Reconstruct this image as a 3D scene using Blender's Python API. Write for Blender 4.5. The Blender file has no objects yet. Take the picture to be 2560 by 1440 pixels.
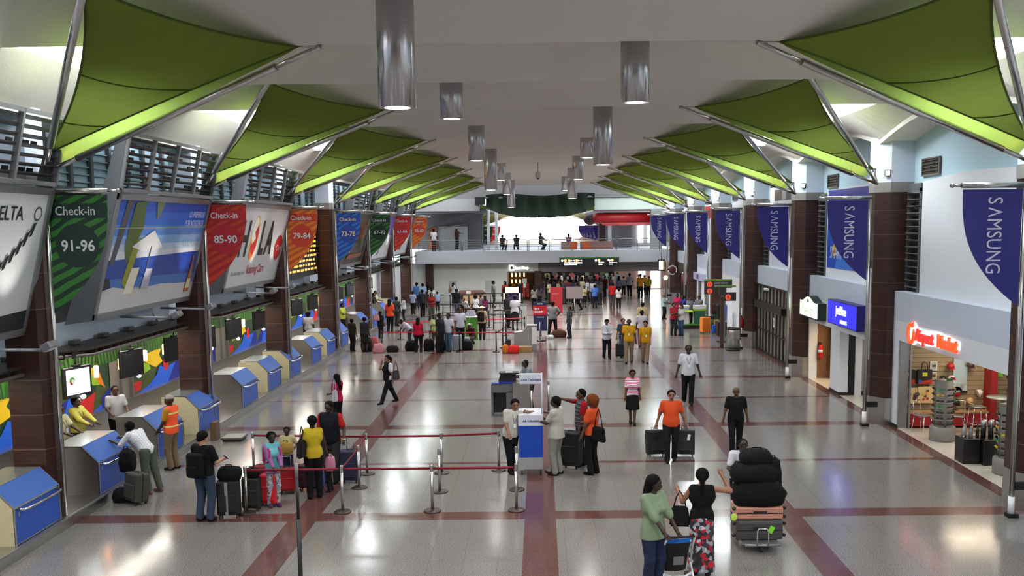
import bpy, bmesh, math, random
import numpy as np
from mathutils import Vector, Matrix, Euler
random.seed(7)
S = bpy.context.scene
C = S.collection
PI = math.pi
R_ = math.radians

# ------------------------------------------------------------------ camera
HC = 5.8
pit = math.atan(287/2450.); rol = 0.010
right = Vector((1, 0, 0)); up = Vector((0, math.sin(pit), math.cos(pit))); fwd = Vector((0, math.cos(pit), -math.sin(pit)))
r2 = right*math.cos(rol) - up*math.sin(rol); u2 = right*math.sin(rol) + up*math.cos(rol)
cd = bpy.data.cameras.new('camera'); cam = bpy.data.objects.new('camera', cd); C.objects.link(cam)
cam.matrix_world = Matrix(((r2.x, u2.x, -fwd.x, 0), (r2.y, u2.y, -fwd.y, 0), (r2.z, u2.z, -fwd.z, HC), (0, 0, 0, 1)))
cd.sensor_width = 36; cd.lens = 36*2450/2560.; cd.shift_x = (1280-1354)/2560.; cd.shift_y = (850-720)/2560.
cd.clip_start = 0.1; cd.clip_end = 600
S.camera = cam

# ------------------------------------------------------------------ world, exposure, big lights
W = bpy.data.worlds.new('sky'); S.world = W; W.use_nodes = True
wn = W.node_tree.nodes; wn['Background'].inputs[0].default_value = (0.86, 0.93, 1.0, 1); wn['Background'].inputs[1].default_value = 1.0
S.view_settings.view_transform = 'Standard'; S.view_settings.look = 'None'; S.view_settings.gamma = 1
S.view_settings.exposure = 1.2; S.view_settings.use_curve_mapping = False
S.cycles.max_bounces = 7; S.cycles.diffuse_bounces = 4; S.cycles.glossy_bounces = 3; S.cycles.transmission_bounces = 4
S.cycles.sample_clamp_indirect = 4; S.cycles.caustics_reflective = False; S.cycles.caustics_refractive = False
SKY_E = 6.8       # daylight behind the roof glass
LAMP_E = 16.0     # pendant lamps

def alight(name, loc, rot, size, power, col=(1, 1, 1), kind='AREA', sy=None, spot=60, blend=.5, r=.05):
    l = bpy.data.lights.new(name, kind); l.energy = power; l.color = col
    if kind == 'AREA':
        l.size = size
        if sy: l.shape = 'RECTANGLE'; l.size_y = sy
    elif kind == 'SPOT':
        l.spot_size = R_(spot); l.spot_blend = blend; l.shadow_soft_size = r
    else: l.shadow_soft_size = r
    o = bpy.data.objects.new(name, l); C.objects.link(o); o.location = loc; o.rotation_euler = rot
    return o
def aim(o, to):
    d = Vector(to) - Vector(o.location); o.rotation_euler = d.to_track_quat('-Z', 'Y').to_euler()

# ------------------------------------------------------------------ materials
MATS = {}
def mat(name, col=(.5, .5, .5), rough=.5, metal=0, emit=0, ecol=None, var=.06, scale=12, spec=.5, trans=0, alpha=1, bump=0, sss=0):
    if name in MATS: return MATS[name]
    m = bpy.data.materials.new(name); m.use_nodes = True; nt = m.node_tree; b = nt.nodes['Principled BSDF']
    b.inputs['Roughness'].default_value = rough; b.inputs['Metallic'].default_value = metal
    b.inputs['Specular IOR Level'].default_value = spec
    c4 = (*col, 1)
    tc = nt.nodes.new('ShaderNodeTexCoord'); nz = nt.nodes.new('ShaderNodeTexNoise'); nz.inputs['Scale'].default_value = scale; nz.inputs['Detail'].default_value = 3
    nt.links.new(tc.outputs['Object'], nz.inputs['Vector'])
    if var > 0:
        mx = nt.nodes.new('ShaderNodeMix'); mx.data_type = 'RGBA'
        mx.inputs['A'].default_value = tuple(max(0, x*(1-var)) for x in col) + (1,); mx.inputs['B'].default_value = tuple(min(1, x*(1+var)) for x in col) + (1,)
        nt.links.new(nz.outputs['Fac'], mx.inputs['Factor']); nt.links.new(mx.outputs['Result'], b.inputs['Base Color'])
    else: b.inputs['Base Color'].default_value = c4
    if bump:
        bp = nt.nodes.new('ShaderNodeBump'); bp.inputs['Strength'].default_value = bump; bp.inputs['Distance'].default_value = .02
        nt.links.new(nz.outputs['Fac'], bp.inputs['Height']); nt.links.new(bp.outputs['Normal'], b.inputs['Normal'])
    if emit:
        b.inputs['Emission Color'].default_value = (*(ecol or col), 1); b.inputs['Emission Strength'].default_value = emit
    if trans: b.inputs['Transmission Weight'].default_value = trans
    if alpha < 1: b.inputs['Alpha'].default_value = alpha
    MATS[name] = m
    return m
def h2(c, k=1.):   # sRGB 0-255 -> linear
    return tuple((((v/255.)/12.92) if v/255. <= .04045 else (((v/255.)+.055)/1.055)**2.4)*k for v in c)
def M(name, srgb, rough=.5, **k): return mat(name, h2(srgb), rough, **k)
def cloth(srgb, rough=.85):
    return mat('cloth_%02x%02x%02x' % tuple(srgb), h2(srgb, .68), rough, var=.12, scale=30, spec=.2)

# ------------------------------------------------------------------ mesh builder
class MB:
    def __init__(s): s.bm = bmesh.new(); s.mi = 0; s.T = Matrix.Identity(4)
    def _fin(s, vs, fs=None, M=None):
        T = s.T @ M if M is not None else s.T
        for v in vs: v.co = T @ v.co
        if fs is None:
            fs = {f for v in vs for f in v.link_faces}
        for f in fs: f.material_index = s.mi
    def box(s, c, d, rot=None, bev=0, seg=1):
        r = bmesh.ops.create_cube(s.bm, size=1); vs = r['verts']
        for v in vs: v.co = Vector((v.co.x*d[0], v.co.y*d[1], v.co.z*d[2]))
        if bev:
            es = list({e for v in vs for e in v.link_edges})
            rr = bmesh.ops.bevel(s.bm, geom=es, offset=bev, segments=seg, affect='EDGES', profile=.5)
            vs = list({v for f in rr['faces'] for v in f.verts} | {v for v in vs if v.is_valid})
            # collect the whole island
            st = list(vs); seen = set(st)
            while st:
                v = st.pop()
                for e in v.link_edges:
                    o = e.other_vert(v)
                    if o not in seen: seen.add(o); st.append(o)
            vs = list(seen)
        Mx = Matrix.Translation(Vector(c)) @ ((rot if isinstance(rot, Matrix) else Euler(rot).to_matrix()).to_4x4() if rot is not None else Matrix.Identity(4))
        s._fin(vs, M=Mx); return s
    def b2(s, a, b, bev=0):   # box by two corners
        return s.box([(a[i]+b[i])/2 for i in range(3)], [abs(b[i]-a[i]) for i in range(3)], bev=bev)
    def face(s, pts):
        vs = [s.bm.verts.new(s.T @ Vector(p)) for p in pts]
        f = s.bm.faces.new(vs); f.material_index = s.mi; return s
    def prism(s, pts, off):   # planar polygon extruded by vector off
        off = Vector(off); n = len(pts)
        a = [s.bm.verts.new(s.T @ Vector(p)) for p in pts]; b = [s.bm.verts.new(s.T @ (Vector(p)+off)) for p in pts]
        fs = [s.bm.faces.new(a), s.bm.faces.new(b[::-1])] + [s.bm.faces.new((a[i], b[i], b[(i+1) % n], a[(i+1) % n])) for i in range(n)]
        for f in fs: f.material_index = s.mi
        return s
    def tube(s, pts, r, n=10, cap=True, flat=None):
        pts = [Vector(p) for p in pts]; rr = r if isinstance(r, (list, tuple)) else [r]*len(pts)
        rings = []; prev = None
        for i, p in enumerate(pts):
            d = (pts[min(i+1, len(pts)-1)] - pts[max(i-1, 0)]).normalized()
            if prev is None:
                a = Vector((0, 0, 1)) if abs(d.z) < .9 else Vector((1, 0, 0)); x = d.cross(a).normalized()
            else:
                x = prev - d*prev.dot(d); x = x.normalized() if x.length > 1e-6 else d.orthogonal().normalized()
            prev = x; y = d.cross(x)
            fl = flat if flat else 1
            rings.append([s.bm.verts.new(s.T @ (p + (x*math.cos(2*PI*k/n) + y*math.sin(2*PI*k/n)*fl)*rr[i])) for k in range(n)])
        for i in range(len(rings)-1):
            for k in range(n):
                f = s.bm.faces.new((rings[i][k], rings[i][(k+1) % n], rings[i+1][(k+1) % n], rings[i+1][k])); f.material_index = s.mi; f.smooth = True
        if cap:
            for q in (rings[0][::-1], rings[-1]):
                f = s.bm.faces.new(q); f.material_index = s.mi
        return s
    def lathe(s, prof, n=24, c=(0, 0, 0), sx=1, sy=1):   # prof [(r,z)...]
        c = Vector(c); rings = []
        for r, z in prof:
            if r < 1e-5: rings.append([s.bm.verts.new(s.T @ (c+Vector((0, 0, z))))])
            else: rings.append([s.bm.verts.new(s.T @ (c+Vector((r*sx*math.cos(2*PI*k/n), r*sy*math.sin(2*PI*k/n), z)))) for k in range(n)])
        for a, b in zip(rings, rings[1:]):
            for k in range(n):
                q = [a[k % len(a)], a[(k+1) % len(a)], b[(k+1) % len(b)], b[k % len(b)]]
                q2 = []
                for v in q:
                    if v not in q2: q2.append(v)
                if len(q2) > 2:
                    f = s.bm.faces.new(q2); f.material_index = s.mi; f.smooth = True
        for a, rev in ((rings[0], True), (rings[-1], False)):
            if len(a) > 2:
                f = s.bm.faces.new(a[::-1] if rev else a); f.material_index = s.mi
        return s
    def ell(s, c, r, n=12, m=8):
        return s.lathe([(math.sin(PI*i/m), -math.cos(PI*i/m)*r[2]) for i in range(m+1)], n, c, r[0], r[1])
    def sheet(s, fn, nu, nv, smooth=True):
        g = [[s.bm.verts.new(s.T @ Vector(fn(i/nu, j/nv))) for j in range(nv+1)] for i in range(nu+1)]
        for i in range(nu):
            for j in range(nv):
                f = s.bm.faces.new((g[i][j], g[i+1][j], g[i+1][j+1], g[i][j+1])); f.material_index = s.mi; f.smooth = smooth
        return s
    def build(s, name, mats, parent=None, loc=None, rot=None):
        me = bpy.data.meshes.new(name); s.bm.to_mesh(me); s.bm.free()
        for m in (mats if isinstance(mats, (list, tuple)) else [mats]): me.materials.append(m)
        o = bpy.data.objects.new(name, me); C.objects.link(o)
        if parent: o.parent = parent
        if loc: o.location = loc
        if rot: o.rotation_euler = rot
        return o
def tag(o, label, cat, group=None, kind=None):
    o['label'] = label; o['category'] = cat
    if group: o['group'] = group
    if kind: o['kind'] = kind
    return o
def st(o): o['kind'] = 'structure'; return o
def thing(name, label, cat, loc=(0, 0, 0), rz=0, group=None):
    o = bpy.data.objects.new(name, None); C.objects.link(o); o.empty_display_size = .2
    o.location = loc; o.rotation_euler = (0, 0, rz); return tag(o, label, cat, group)
def dup(root, loc=None, rz=None, label=None, group=None, keep=None):
    r = root.copy(); C.objects.link(r)
    if loc is not None: r.location = loc
    if rz is not None: r.rotation_euler = (0, 0, rz)
    if label: r['label'] = label
    if group: r['group'] = group
    for ch in list(root.children):
        c = ch.copy(); C.objects.link(c); c.parent = r
        for g in ch.children:
            d = g.copy(); C.objects.link(d); d.parent = c
    return r
def mirror(o):
    """mirror a built mesh tree in X by copying data (keeps normals right)"""
    for q in [o] + list(o.children_recursive):
        if q.type == 'MESH':
            bm = bmesh.new(); bm.from_mesh(q.data); bmesh.ops.scale(bm, vec=(-1, 1, 1), verts=bm.verts); bmesh.ops.reverse_faces(bm, faces=bm.faces); bm.to_mesh(q.data); bm.free()
        if q is not o or q.type == 'EMPTY': q.location.x *= -1

# flat artwork: frame = origin, U (unit), V (unit), N
class Frame:
    def __init__(s, O, U, V): s.O = Vector(O); s.U = Vector(U).normalized(); s.V = Vector(V).normalized(); s.N = s.U.cross(s.V)
    def p(s, u, v, d=0): return s.O + s.U*u + s.V*v + s.N*d
def art(name, fr, shapes, parent, d0=.004, step=.002):
    """shapes: [(material, [(u,v)...])]; stacked a little in front of the frame"""
    mb = MB(); ms = []; 
    for k, (m, pts) in enumerate(shapes):
        if m not in ms: ms.append(m)
        mb.mi = ms.index(m)
        mb.face([fr.p(u, v, d0+step*k) for u, v in pts])
    return mb.build(name, ms, parent)
def circ(u, v, r, n=28, ry=None): return [(u+r*math.cos(2*PI*k/n), v+(ry or r)*math.sin(2*PI*k/n)) for k in range(n)]
def rect(u0, v0, u1, v1): return [(u0, v0), (u1, v0), (u1, v1), (u0, v1)]
_tc = {}
def text(name, s, fr, u, v, size, m, parent, d=.012, ext=.004, bold=0.0, align='LEFT', xs=1.0, vert=False, shear=0, world=False):
    key = (s, bold, ext, align, shear)
    if key not in _tc:
        cu = bpy.data.curves.new('t', 'FONT'); cu.body = s; cu.size = 1; cu.extrude = ext/size if ext else 0; cu.offset = bold; cu.align_x = align; cu.shear = shear; cu.resolution_u = 3
        to = bpy.data.objects.new('t', cu); C.objects.link(to)
        dg = bpy.context.evaluated_depsgraph_get(); me = bpy.data.meshes.new_from_object(to.evaluated_get(dg)); bpy.data.objects.remove(to); _tc[key] = me
    me = _tc[key].copy(); me.materials.clear(); me.materials.append(m)
    U, V = (fr.U, fr.V) if not vert else (-fr.V, fr.U)
    T = Matrix(((U.x, V.x, fr.N.x, 0), (U.y, V.y, fr.N.y, 0), (U.z, V.z, fr.N.z, 0), (0, 0, 0, 1)))
    p = fr.p(u, v, d)
    T = Matrix.Translation(p) @ T @ Matrix.Diagonal((size*xs, size, size, 1))
    me.transform(T)
    o = bpy.data.objects.new(name, me); C.objects.link(o)
    if parent: o.parent = parent
    return o

LN = [19.2 + 8.82*k for k in range(-1, 7)]      # bay lines (index 1 = 19.2)
def Lk(k): return 19.2 + 8.82*k

steel = mat('brushed_steel', (.52, .51, .50), .28, 1, var=.1, scale=40)
chrome = mat('polished_chrome', (.75, .75, .77), .08, 1, var=0)
alu = M('grey_aluminium', (150, 152, 156), .38, metal=.7)
dark = M('black_plastic', (22, 22, 24), .45)
blackm = M('black_metal', (26, 26, 28), .35, metal=.4)
white = M('white_paint', (226, 228, 232), .6)
# ------------------------------------------------------------------ floor
def floor_mat():
    m = bpy.data.materials.new('polished_granite'); m.use_nodes = True; nt = m.node_tree; N = nt.nodes; L = nt.links; b = N['Principled BSDF']
    tc = N.new('ShaderNodeTexCoord'); sp = N.new('ShaderNodeSeparateXYZ'); L.new(tc.outputs['Object'], sp.inputs[0])
    def mth(op, a, bb=None, c=None):
        n = N.new('ShaderNodeMath'); n.operation = op
        for i, x in enumerate((a, bb, c)):
            if x is None: continue
            if isinstance(x, (int, float)): n.inputs[i].default_value = x
            else: L.new(x, n.inputs[i])
        return n.outputs[0]
    X, Y = sp.outputs[0], sp.outputs[1]
    def band(v, c, w): return mth('LESS_THAN', mth('ABSOLUTE', mth('SUBTRACT', v, c)), w)
    def rep(v, c, per, w):
        t = mth('PINGPONG', mth('SUBTRACT', v, c), per/2.); return mth('LESS_THAN', t, w)
    br = mth('MAXIMUM', band(X, -.06, .31), mth('MAXIMUM', band(X, -4.8, .28), band(X, 4.87, .26)))
    br = mth('MAXIMUM', br, rep(Y, 19.2, 8.82, .27)); br = mth('MAXIMUM', br, rep(Y, 19.2+4.41, 8.82, .11))
    br = mth('MAXIMUM', br, mth('MULTIPLY', band(X, 9.85, .17), 1))
    # speckle
    n1 = N.new('ShaderNodeTexNoise'); n1.inputs['Scale'].default_value = 60; n1.inputs['Detail'].default_value = 4; L.new(tc.outputs['Object'], n1.inputs['Vector'])
    cr = N.new('ShaderNodeValToRGB'); L.new(n1.outputs['Fac'], cr.inputs[0])
    cr.color_ramp.elements[0].position = .40; cr.color_ramp.elements[0].color = (*h2((92, 88, 87)), 1)
    cr.color_ramp.elements[1].position = .60; cr.color_ramp.elements[1].color = (*h2((146, 142, 139)), 1)
    n2 = N.new('ShaderNodeTexNoise'); n2.inputs['Scale'].default_value = .9; L.new(tc.outputs['Object'], n2.inputs['Vector'])
    cr2 = N.new('ShaderNodeValToRGB'); L.new(n2.outputs['Fac'], cr2.inputs[0]); cr2.color_ramp.elements[0].color = (.86, .86, .86, 1); cr2.color_ramp.elements[1].color = (1, 1, .98, 1)
    mu = N.new('ShaderNodeMix'); mu.data_type = 'RGBA'; mu.blend_type = 'MULTIPLY'; mu.inputs['Factor'].default_value = 1
    L.new(cr.outputs[0], mu.inputs['A']); L.new(cr2.outputs[0], mu.inputs['B'])
    jt = mth('MAXIMUM', rep(X, .4, .6, .004), rep(Y, 19.5, .6, .004))
    mj = N.new('ShaderNodeMix'); mj.data_type = 'RGBA'; L.new(mth('MULTIPLY', jt, .45), mj.inputs['Factor']); L.new(mu.outputs['Result'], mj.inputs['A']); mj.inputs['B'].default_value = (*h2((70, 64, 60)), 1)
    brn = N.new('ShaderNodeValToRGB'); L.new(n1.outputs['Fac'], brn.inputs[0]); brn.color_ramp.elements[0].position = .35; brn.color_ramp.elements[0].color = (*h2((62, 36, 33)), 1); brn.color_ramp.elements[1].position = .65; brn.color_ramp.elements[1].color = (*h2((112, 76, 72)), 1)
    mb_ = N.new('ShaderNodeMix'); mb_.data_type = 'RGBA'; L.new(br, mb_.inputs['Factor']); L.new(mj.outputs['Result'], mb_.inputs['A']); L.new(brn.outputs[0], mb_.inputs['B'])
    L.new(mb_.outputs['Result'], b.inputs['Base Color'])
    n3 = N.new('ShaderNodeTexNoise'); n3.inputs['Scale'].default_value = 2.2; L.new(tc.outputs['Object'], n3.inputs['Vector'])
    mr = N.new('ShaderNodeMapRange'); L.new(n3.outputs['Fac'], mr.inputs[0]); mr.inputs[3].default_value = .10; mr.inputs[4].default_value = .20; L.new(mr.outputs[0], b.inputs['Roughness'])
    b.inputs['Specular IOR Level'].default_value = .5
    bp = N.new('ShaderNodeBump'); bp.inputs['Strength'].default_value = .02; bp.inputs['Distance'].default_value = .01; L.new(n3.outputs['Fac'], bp.inputs['Height']); L.new(bp.outputs[0], b.inputs['Normal'])
    return m
FLOOR = floor_mat()
f = MB(); f.b2((-13, -10, -.2), (10.02, 76, 0)); st(f.build('floor', FLOOR))
shopfl = M('pale_shop_tile', (196, 190, 176), .18, var=.04)
f = MB(); f.b2((10.02, -10, -.2), (16, 76, 0)); st(f.build('floor_shops', shopfl))
f = MB(); f.b2((-13, 76, -.2), (16, 130, 0)); st(f.build('floor_concourse', FLOOR))

plaster = M('textured_plaster', (222, 217, 213), .9, var=.04, scale=60, bump=.25)
wallw = M('white_wall', (222, 226, 232), .7, var=.02)
wallb = M('pale_blue_wall', (176, 204, 218), .7, var=.03)
fasc = M('pale_blue_fascia', (196, 206, 222), .6, var=.03)
# ------------------------------------------------------------------ ceiling (scalloped half bays)
def ceil_z(y):
    t = ((y - (Lk(0)-2.85))/4.41) % 1.0
    return 8.75 + .6*math.sin(PI*t)
XW = 9.55
y = Lk(0)-2.85-4.41*5; kk = 0
ceil = MB()
y0 = Lk(0)-2.85-4.41*7
g = MB(); g.b2((-13, -10.2, 0), (16, -10, 10)); st(g.build('wall_rear', M('rear_wall_grey', (104, 100, 96), .7)))
for h in range(20):
    ya = y0+4.41*h; isAB = ((h-7) % 2 == 0)     # half bay that begins on an A crease: open to the sky at both sides
    xw = 6.9 if isAB else XW
    ceil.sheet(lambda u, v: (-xw+2*xw*u, ya+4.41*v, ceil_z(ya+4.41*v*.9999)), 2, 14)
c_ = ceil.build('ceiling', plaster); st(c_)
yend = y0+4.41*18
skym = mat('daylight_roof_glass', (.9, .95, 1), .3, emit=SKY_E, ecol=(.93, .97, 1.0), var=0)
mull = M('white_glazing_bar', (205, 208, 210), .5)
for h in range(20):
    ya = y0+4.41*h
    if (h-7) % 2: continue
    for sx in (-1, 1):
        g = MB(); g.b2((sx*6.9, ya, 9.34), (sx*8.65, ya+4.41, 9.38)); g.b2((sx*8.62, ya, 8.82), (sx*8.65, ya+4.41, 9.35)); sk = st(g.build('skylight', skym))
        g = MB()
        for q in (.5,): g.b2((sx*6.9, ya+4.41*q-.03, 9.26), (sx*8.65, ya+4.41*q+.03, 9.33))
        g.b2((sx*7.8-.03, ya, 9.26), (sx*7.8+.03, ya+4.41, 9.33)); 
        o = g.build('glazing_bar', mull); o.parent = sk
        g = MB(); g.face([(sx*6.9, ya, 8.8), (sx*6.9, ya+4.41, 8.8), (sx*6.9, ya+4.41, 9.4), (sx*6.9, ya, 9.4)]); o = g.build('skylight_curb', plaster); o.parent = sk

# ------------------------------------------------------------------ arched spandrel beams above the pillars
right_side = True
def arch(y):
    t = abs(((y - Lk(0)) / 8.82 + .5) % 1 - .5)*2    # 0 at the pillar, 1 at mid bay
    return 7.95 + (.52 if right_side else 0)*math.sin(PI/2*min(1, t*1.15))
for sx, nm in ((-1, 'left'), (1, 'right')):
    right_side = sx > 0; g = MB(); n = 200; ys = [y0+(72.1-y0)*i/n for i in range(n+1)]
    a = [g.bm.verts.new((sx*XW, q, arch(q))) for q in ys]; b = [g.bm.verts.new((sx*XW, q, arch(q)+.12)) for q in ys]; dd = [g.bm.verts.new((sx*8.65, q, 8.8)) for q in ys]; c = [g.bm.verts.new((sx*(XW+.9), q, arch(q))) for q in ys]
    for i in range(n):
        g.bm.faces.new((a[i], a[i+1], b[i+1], b[i])); g.bm.faces.new((a[i], a[i+1], c[i+1], c[i])); g.bm.faces.new((b[i], b[i+1], dd[i+1], dd[i]))
    st(g.build('trim_beam_'+nm, plaster))

# ------------------------------------------------------------------ pillars
def stone_mat():
    m = bpy.data.materials.new('brown_stone_cladding'); m.use_nodes = True; nt = m.node_tree; N = nt.nodes; L = nt.links; b = N['Principled BSDF']
    tc = N.new('ShaderNodeTexCoord'); sp = N.new('ShaderNodeSeparateXYZ'); L.new(tc.outputs['Object'], sp.inputs[0])
    mp = N.new('ShaderNodeMapping'); mp.inputs['Scale'].default_value = (2, 2, 22); L.new(tc.outputs['Object'], mp.inputs[0])
    nz = N.new('ShaderNodeTexNoise'); nz.inputs['Scale'].default_value = 1.2; nz.inputs['Detail'].default_value = 5; L.new(mp.outputs[0], nz.inputs['Vector'])
    cr = N.new('ShaderNodeValToRGB'); L.new(nz.outputs['Fac'], cr.inputs[0]); cr.color_ramp.elements[0].position = .3; cr.color_ramp.elements[0].color = (*h2((40, 24, 19)), 1); cr.color_ramp.elements[1].position = .7; cr.color_ramp.elements[1].color = (*h2((66, 37, 29)), 1)
    pp = N.new('ShaderNodeMath'); pp.operation = 'PINGPONG'; pp.inputs[1].default_value = .34; L.new(sp.outputs[2], pp.inputs[0])
    lt = N.new('ShaderNodeMath'); lt.operation = 'LESS_THAN'; lt.inputs[1].default_value = .007; L.new(pp.outputs[0], lt.inputs[0])
    mx = N.new('ShaderNodeMix'); mx.data_type = 'RGBA'; L.new(lt.outputs[0], mx.inputs['Factor']); L.new(cr.outputs[0], mx.inputs['A']); mx.inputs['B'].default_value = (*h2((104, 90, 80)), 1)
    L.new(mx.outputs['Result'], b.inputs['Base Color']); b.inputs['Roughness'].default_value = .32
    return m
STONE = stone_mat()
def pillar_fp(L): return [(9.5, L+.05), (9.5, L+.55), (9.8, L+.95), (10.6, L+.95), (10.6, L-.35), (9.8, L-.35)]
ordn = ['nearest', 'second', 'third', 'fourth', 'fifth', 'sixth', 'seventh']
NUM = ['91-96', '85-90', '79-84', '73-78', '67-72', '61-66', '55-60']
for k in range(7):
    L = Lk(k)
    for sx, nm in ((-1, 'left'), (1, 'right')):
        near = ('beside the %s check-in banner' % NUM[k]) if sx < 0 else ('behind the %s blue banner of the shop side' % ordn[k])
        b0 = 0 if sx > 0 else .22
        t = thing('pillar', 'brown stone-clad pillar %s' % near, 'pillar', (sx*10.05, L+.3, b0), group='stone-clad pillars along the hall')
        fp = [(sx*x - sx*10.05, q-L-.3) for x, q in (pillar_fp(L) if sx > 0 else [(9.62, L-.6), (9.52, L-.4), (9.52, L-.1), (9.62, L), (10.25, L), (10.25, L-.6)])]
        g = MB(); g.prism([(x, q, .78 if sx > 0 else 0) for x, q in fp], (0, 0, 6.62-b0-(.78 if sx > 0 else 0))); g.build('stone_cladding', STONE, t)
        if sx > 0:
            g = MB(); g.prism([(x*1.02, q*1.02, 0) for x, q in fp], (0, 0, .78)); g.build('steel_base', steel, t)
        g = MB(); g.prism([(x*1.03, q*1.03, 6.62-b0) for x, q in fp], (0, 0, .28)); g.build('capital', M('grey_capital', (128, 126, 122), .5), t)
        g = MB(); g.prism([(x, q, 6.9-b0) for x, q in fp], (0, 0, 1.3)); g.build('upper_column', fasc, t)

# ------------------------------------------------------------------ sails
def sail_mat():
    m = bpy.data.materials.new('green_sail_fabric'); m.use_nodes = True; nt = m.node_tree; N = nt.nodes; L = nt.links
    N.remove(N['Principled BSDF']); out = N['Material Output']
    tc = N.new('ShaderNodeTexCoord'); nz = N.new('ShaderNodeTexNoise'); nz.inputs['Scale'].default_value = 3; L.new(tc.outputs['Object'], nz.inputs['Vector'])
    cr = N.new('ShaderNodeValToRGB'); L.new(nz.outputs['Fac'], cr.inputs[0]); cr.color_ramp.elements[0].color = (*h2((118, 134, 60)), 1); cr.color_ramp.elements[1].color = (*h2((127, 144, 66)), 1)
    d = N.new('ShaderNodeBsdfDiffuse'); t = N.new('ShaderNodeBsdfTranslucent'); mx = N.new('ShaderNodeMixShader'); mx.inputs[0].default_value = .07
    L.new(cr.outputs[0], d.inputs[0]); L.new(cr.outputs[0], t.inputs[0]); L.new(d.outputs[0], mx.inputs[1]); L.new(t.outputs[0], mx.inputs[2]); L.new(mx.outputs[0], out.inputs[0])
    return m
SAIL = sail_mat()
def fab(name, srgb, tr=.5):
    m = bpy.data.materials.new(name); m.use_nodes = True; nt = m.node_tree; N = nt.nodes; L = nt.links; N.remove(N['Principled BSDF'])
    d = N.new('ShaderNodeBsdfDiffuse'); t = N.new('ShaderNodeBsdfTranslucent'); mx = N.new('ShaderNodeMixShader'); mx.inputs[0].default_value = tr
    nz = N.new('ShaderNodeTexNoise'); nz.inputs['Scale'].default_value = 5; cr = N.new('ShaderNodeValToRGB'); L.new(nz.outputs['Fac'], cr.inputs[0])
    cr.color_ramp.elements[0].color = (*h2(srgb, .92), 1); cr.color_ramp.elements[1].color = (*h2(srgb), 1)
    L.new(cr.outputs[0], d.inputs[0]); L.new(cr.outputs[0], t.inputs[0]); L.new(d.outputs[0], mx.inputs[1]); L.new(t.outputs[0], mx.inputs[2]); L.new(mx.outputs[0], N['Material Output'].inputs[0])
    return m
HEM = fab('pale_green_sail_hem', (128, 150, 72), .5)
SEAM = M('dark_green_seam', (70, 92, 22), .8)
def sail_pt(A, T, Cc, u, v):
    """u: along from A(0) to far edge; triangle patch A-T-C with concave sides"""
    a = 1-u; b = u*(1-v); c = u*v
    P = A*a + T*b + Cc*c
    cen = (A+T+Cc)/3
    for (i, j, pi, pj, sag) in ((a, b, A, T, .10), (a, c, A, Cc, .26), (b, c, T, Cc, .22)):
        k = 1-i-j; w = 4*i*j*(1-k)
        P = P + ((cen - (pi+pj)/2).normalized())*sag*w
    return P + Vector((0, 0, -.18*27*a*b*c/3))
def make_sail(sx):
    t = thing('sail_canopy', '', 'canopy')
    A0 = Vector((sx*9.4, -.4, 6.86)); T0 = Vector((sx*3.55, -2.82, 8.72)); C0 = Vector((sx*6.0, -5.8, 9.0))
    A = A0 + Vector((-sx*.1, -.05, .36)); T = T0 + Vector((sx*.38, .0, -.0)); Cc = C0
    s1 = MB(); s1.sheet(lambda u, v: sail_pt(A, T, Cc, max(u, .02), v), 24, 18); s1.build('sail', SAIL, t)
    # lit hem strip between the sail edge and the boom
    s2 = MB(); Al = A0 + Vector((-sx*.35, 0, .16)); Tl = T0 + Vector((sx*.5, 0, -.07))
    s2.sheet(lambda u, v: (sail_pt(A, T, Cc, max(.02, u), 0)*(1-v) + (Al*(1-u)+Tl*u)*v) + Vector((0, .06*v, 0)), 24, 3); s2.build('sail_hem', HEM, t)
    # scalloped hem stitches
    s3 = MB()
    for (ua, va, ub, vb) in ((.62, 0, .55, 1), (.28, 0, .24, 1)):
        pts = [sail_pt(A, T, Cc, ua+(ub-ua)*q/14, q/14) + Vector((0, 0, -.012)) for q in range(15)]
        s3.tube(pts, .012, 6)
    for e in (0, 1):
        s3.tube([sail_pt(A, T, Cc, max(.02, q/24), e) for q in range(25)], .02, 6)
    s3.tube([sail_pt(A, T, Cc, 1, q/24) for q in range(25)], .02, 6)
    s3.build('seam', SEAM, t)
    b = MB(); d = (T0-A0); b.tube([A0+d*.14, A0+d*.86], .065, 12); b.build('boom', steel, t)
    b = MB(); b.tube([A0, A0+d*.15], .045, 10); b.build('boom_end', steel, t)
    b = MB(); b.tube([A0+d*.85, T0], .045, 10)
    b.tube([T0, T0+Vector((-sx*.1, 0, .12)), T0+Vector((-sx*.16, 0, .05))], .02, 6); b.build('boom_end', steel, t)
    b = MB(); M0 = A0+Vector((sx*.0, .05, 0)); d = C0-M0; b.tube([M0+d*.2, M0+d*1.0], .062, 12); b.build('mast', steel, t)
    b = MB(); b.tube([M0, M0+d*.2], .042, 10); b.build('mast_foot', steel, t)
    b = MB(); b.tube([A0, A], .02, 6); b.tube([A0+Vector((0, .1, 0)), A+Vector((0, .1, 0))], .015, 6); b.box(A+Vector((-sx*.02, 0, 0)), (.12, .03, .12)); b.tube([T0, T], .015, 6); b.build('sail_clamp', steel, t)
    return t
sides = {-1: 'on the check-in side', 1: 'on the shop side'}
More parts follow.
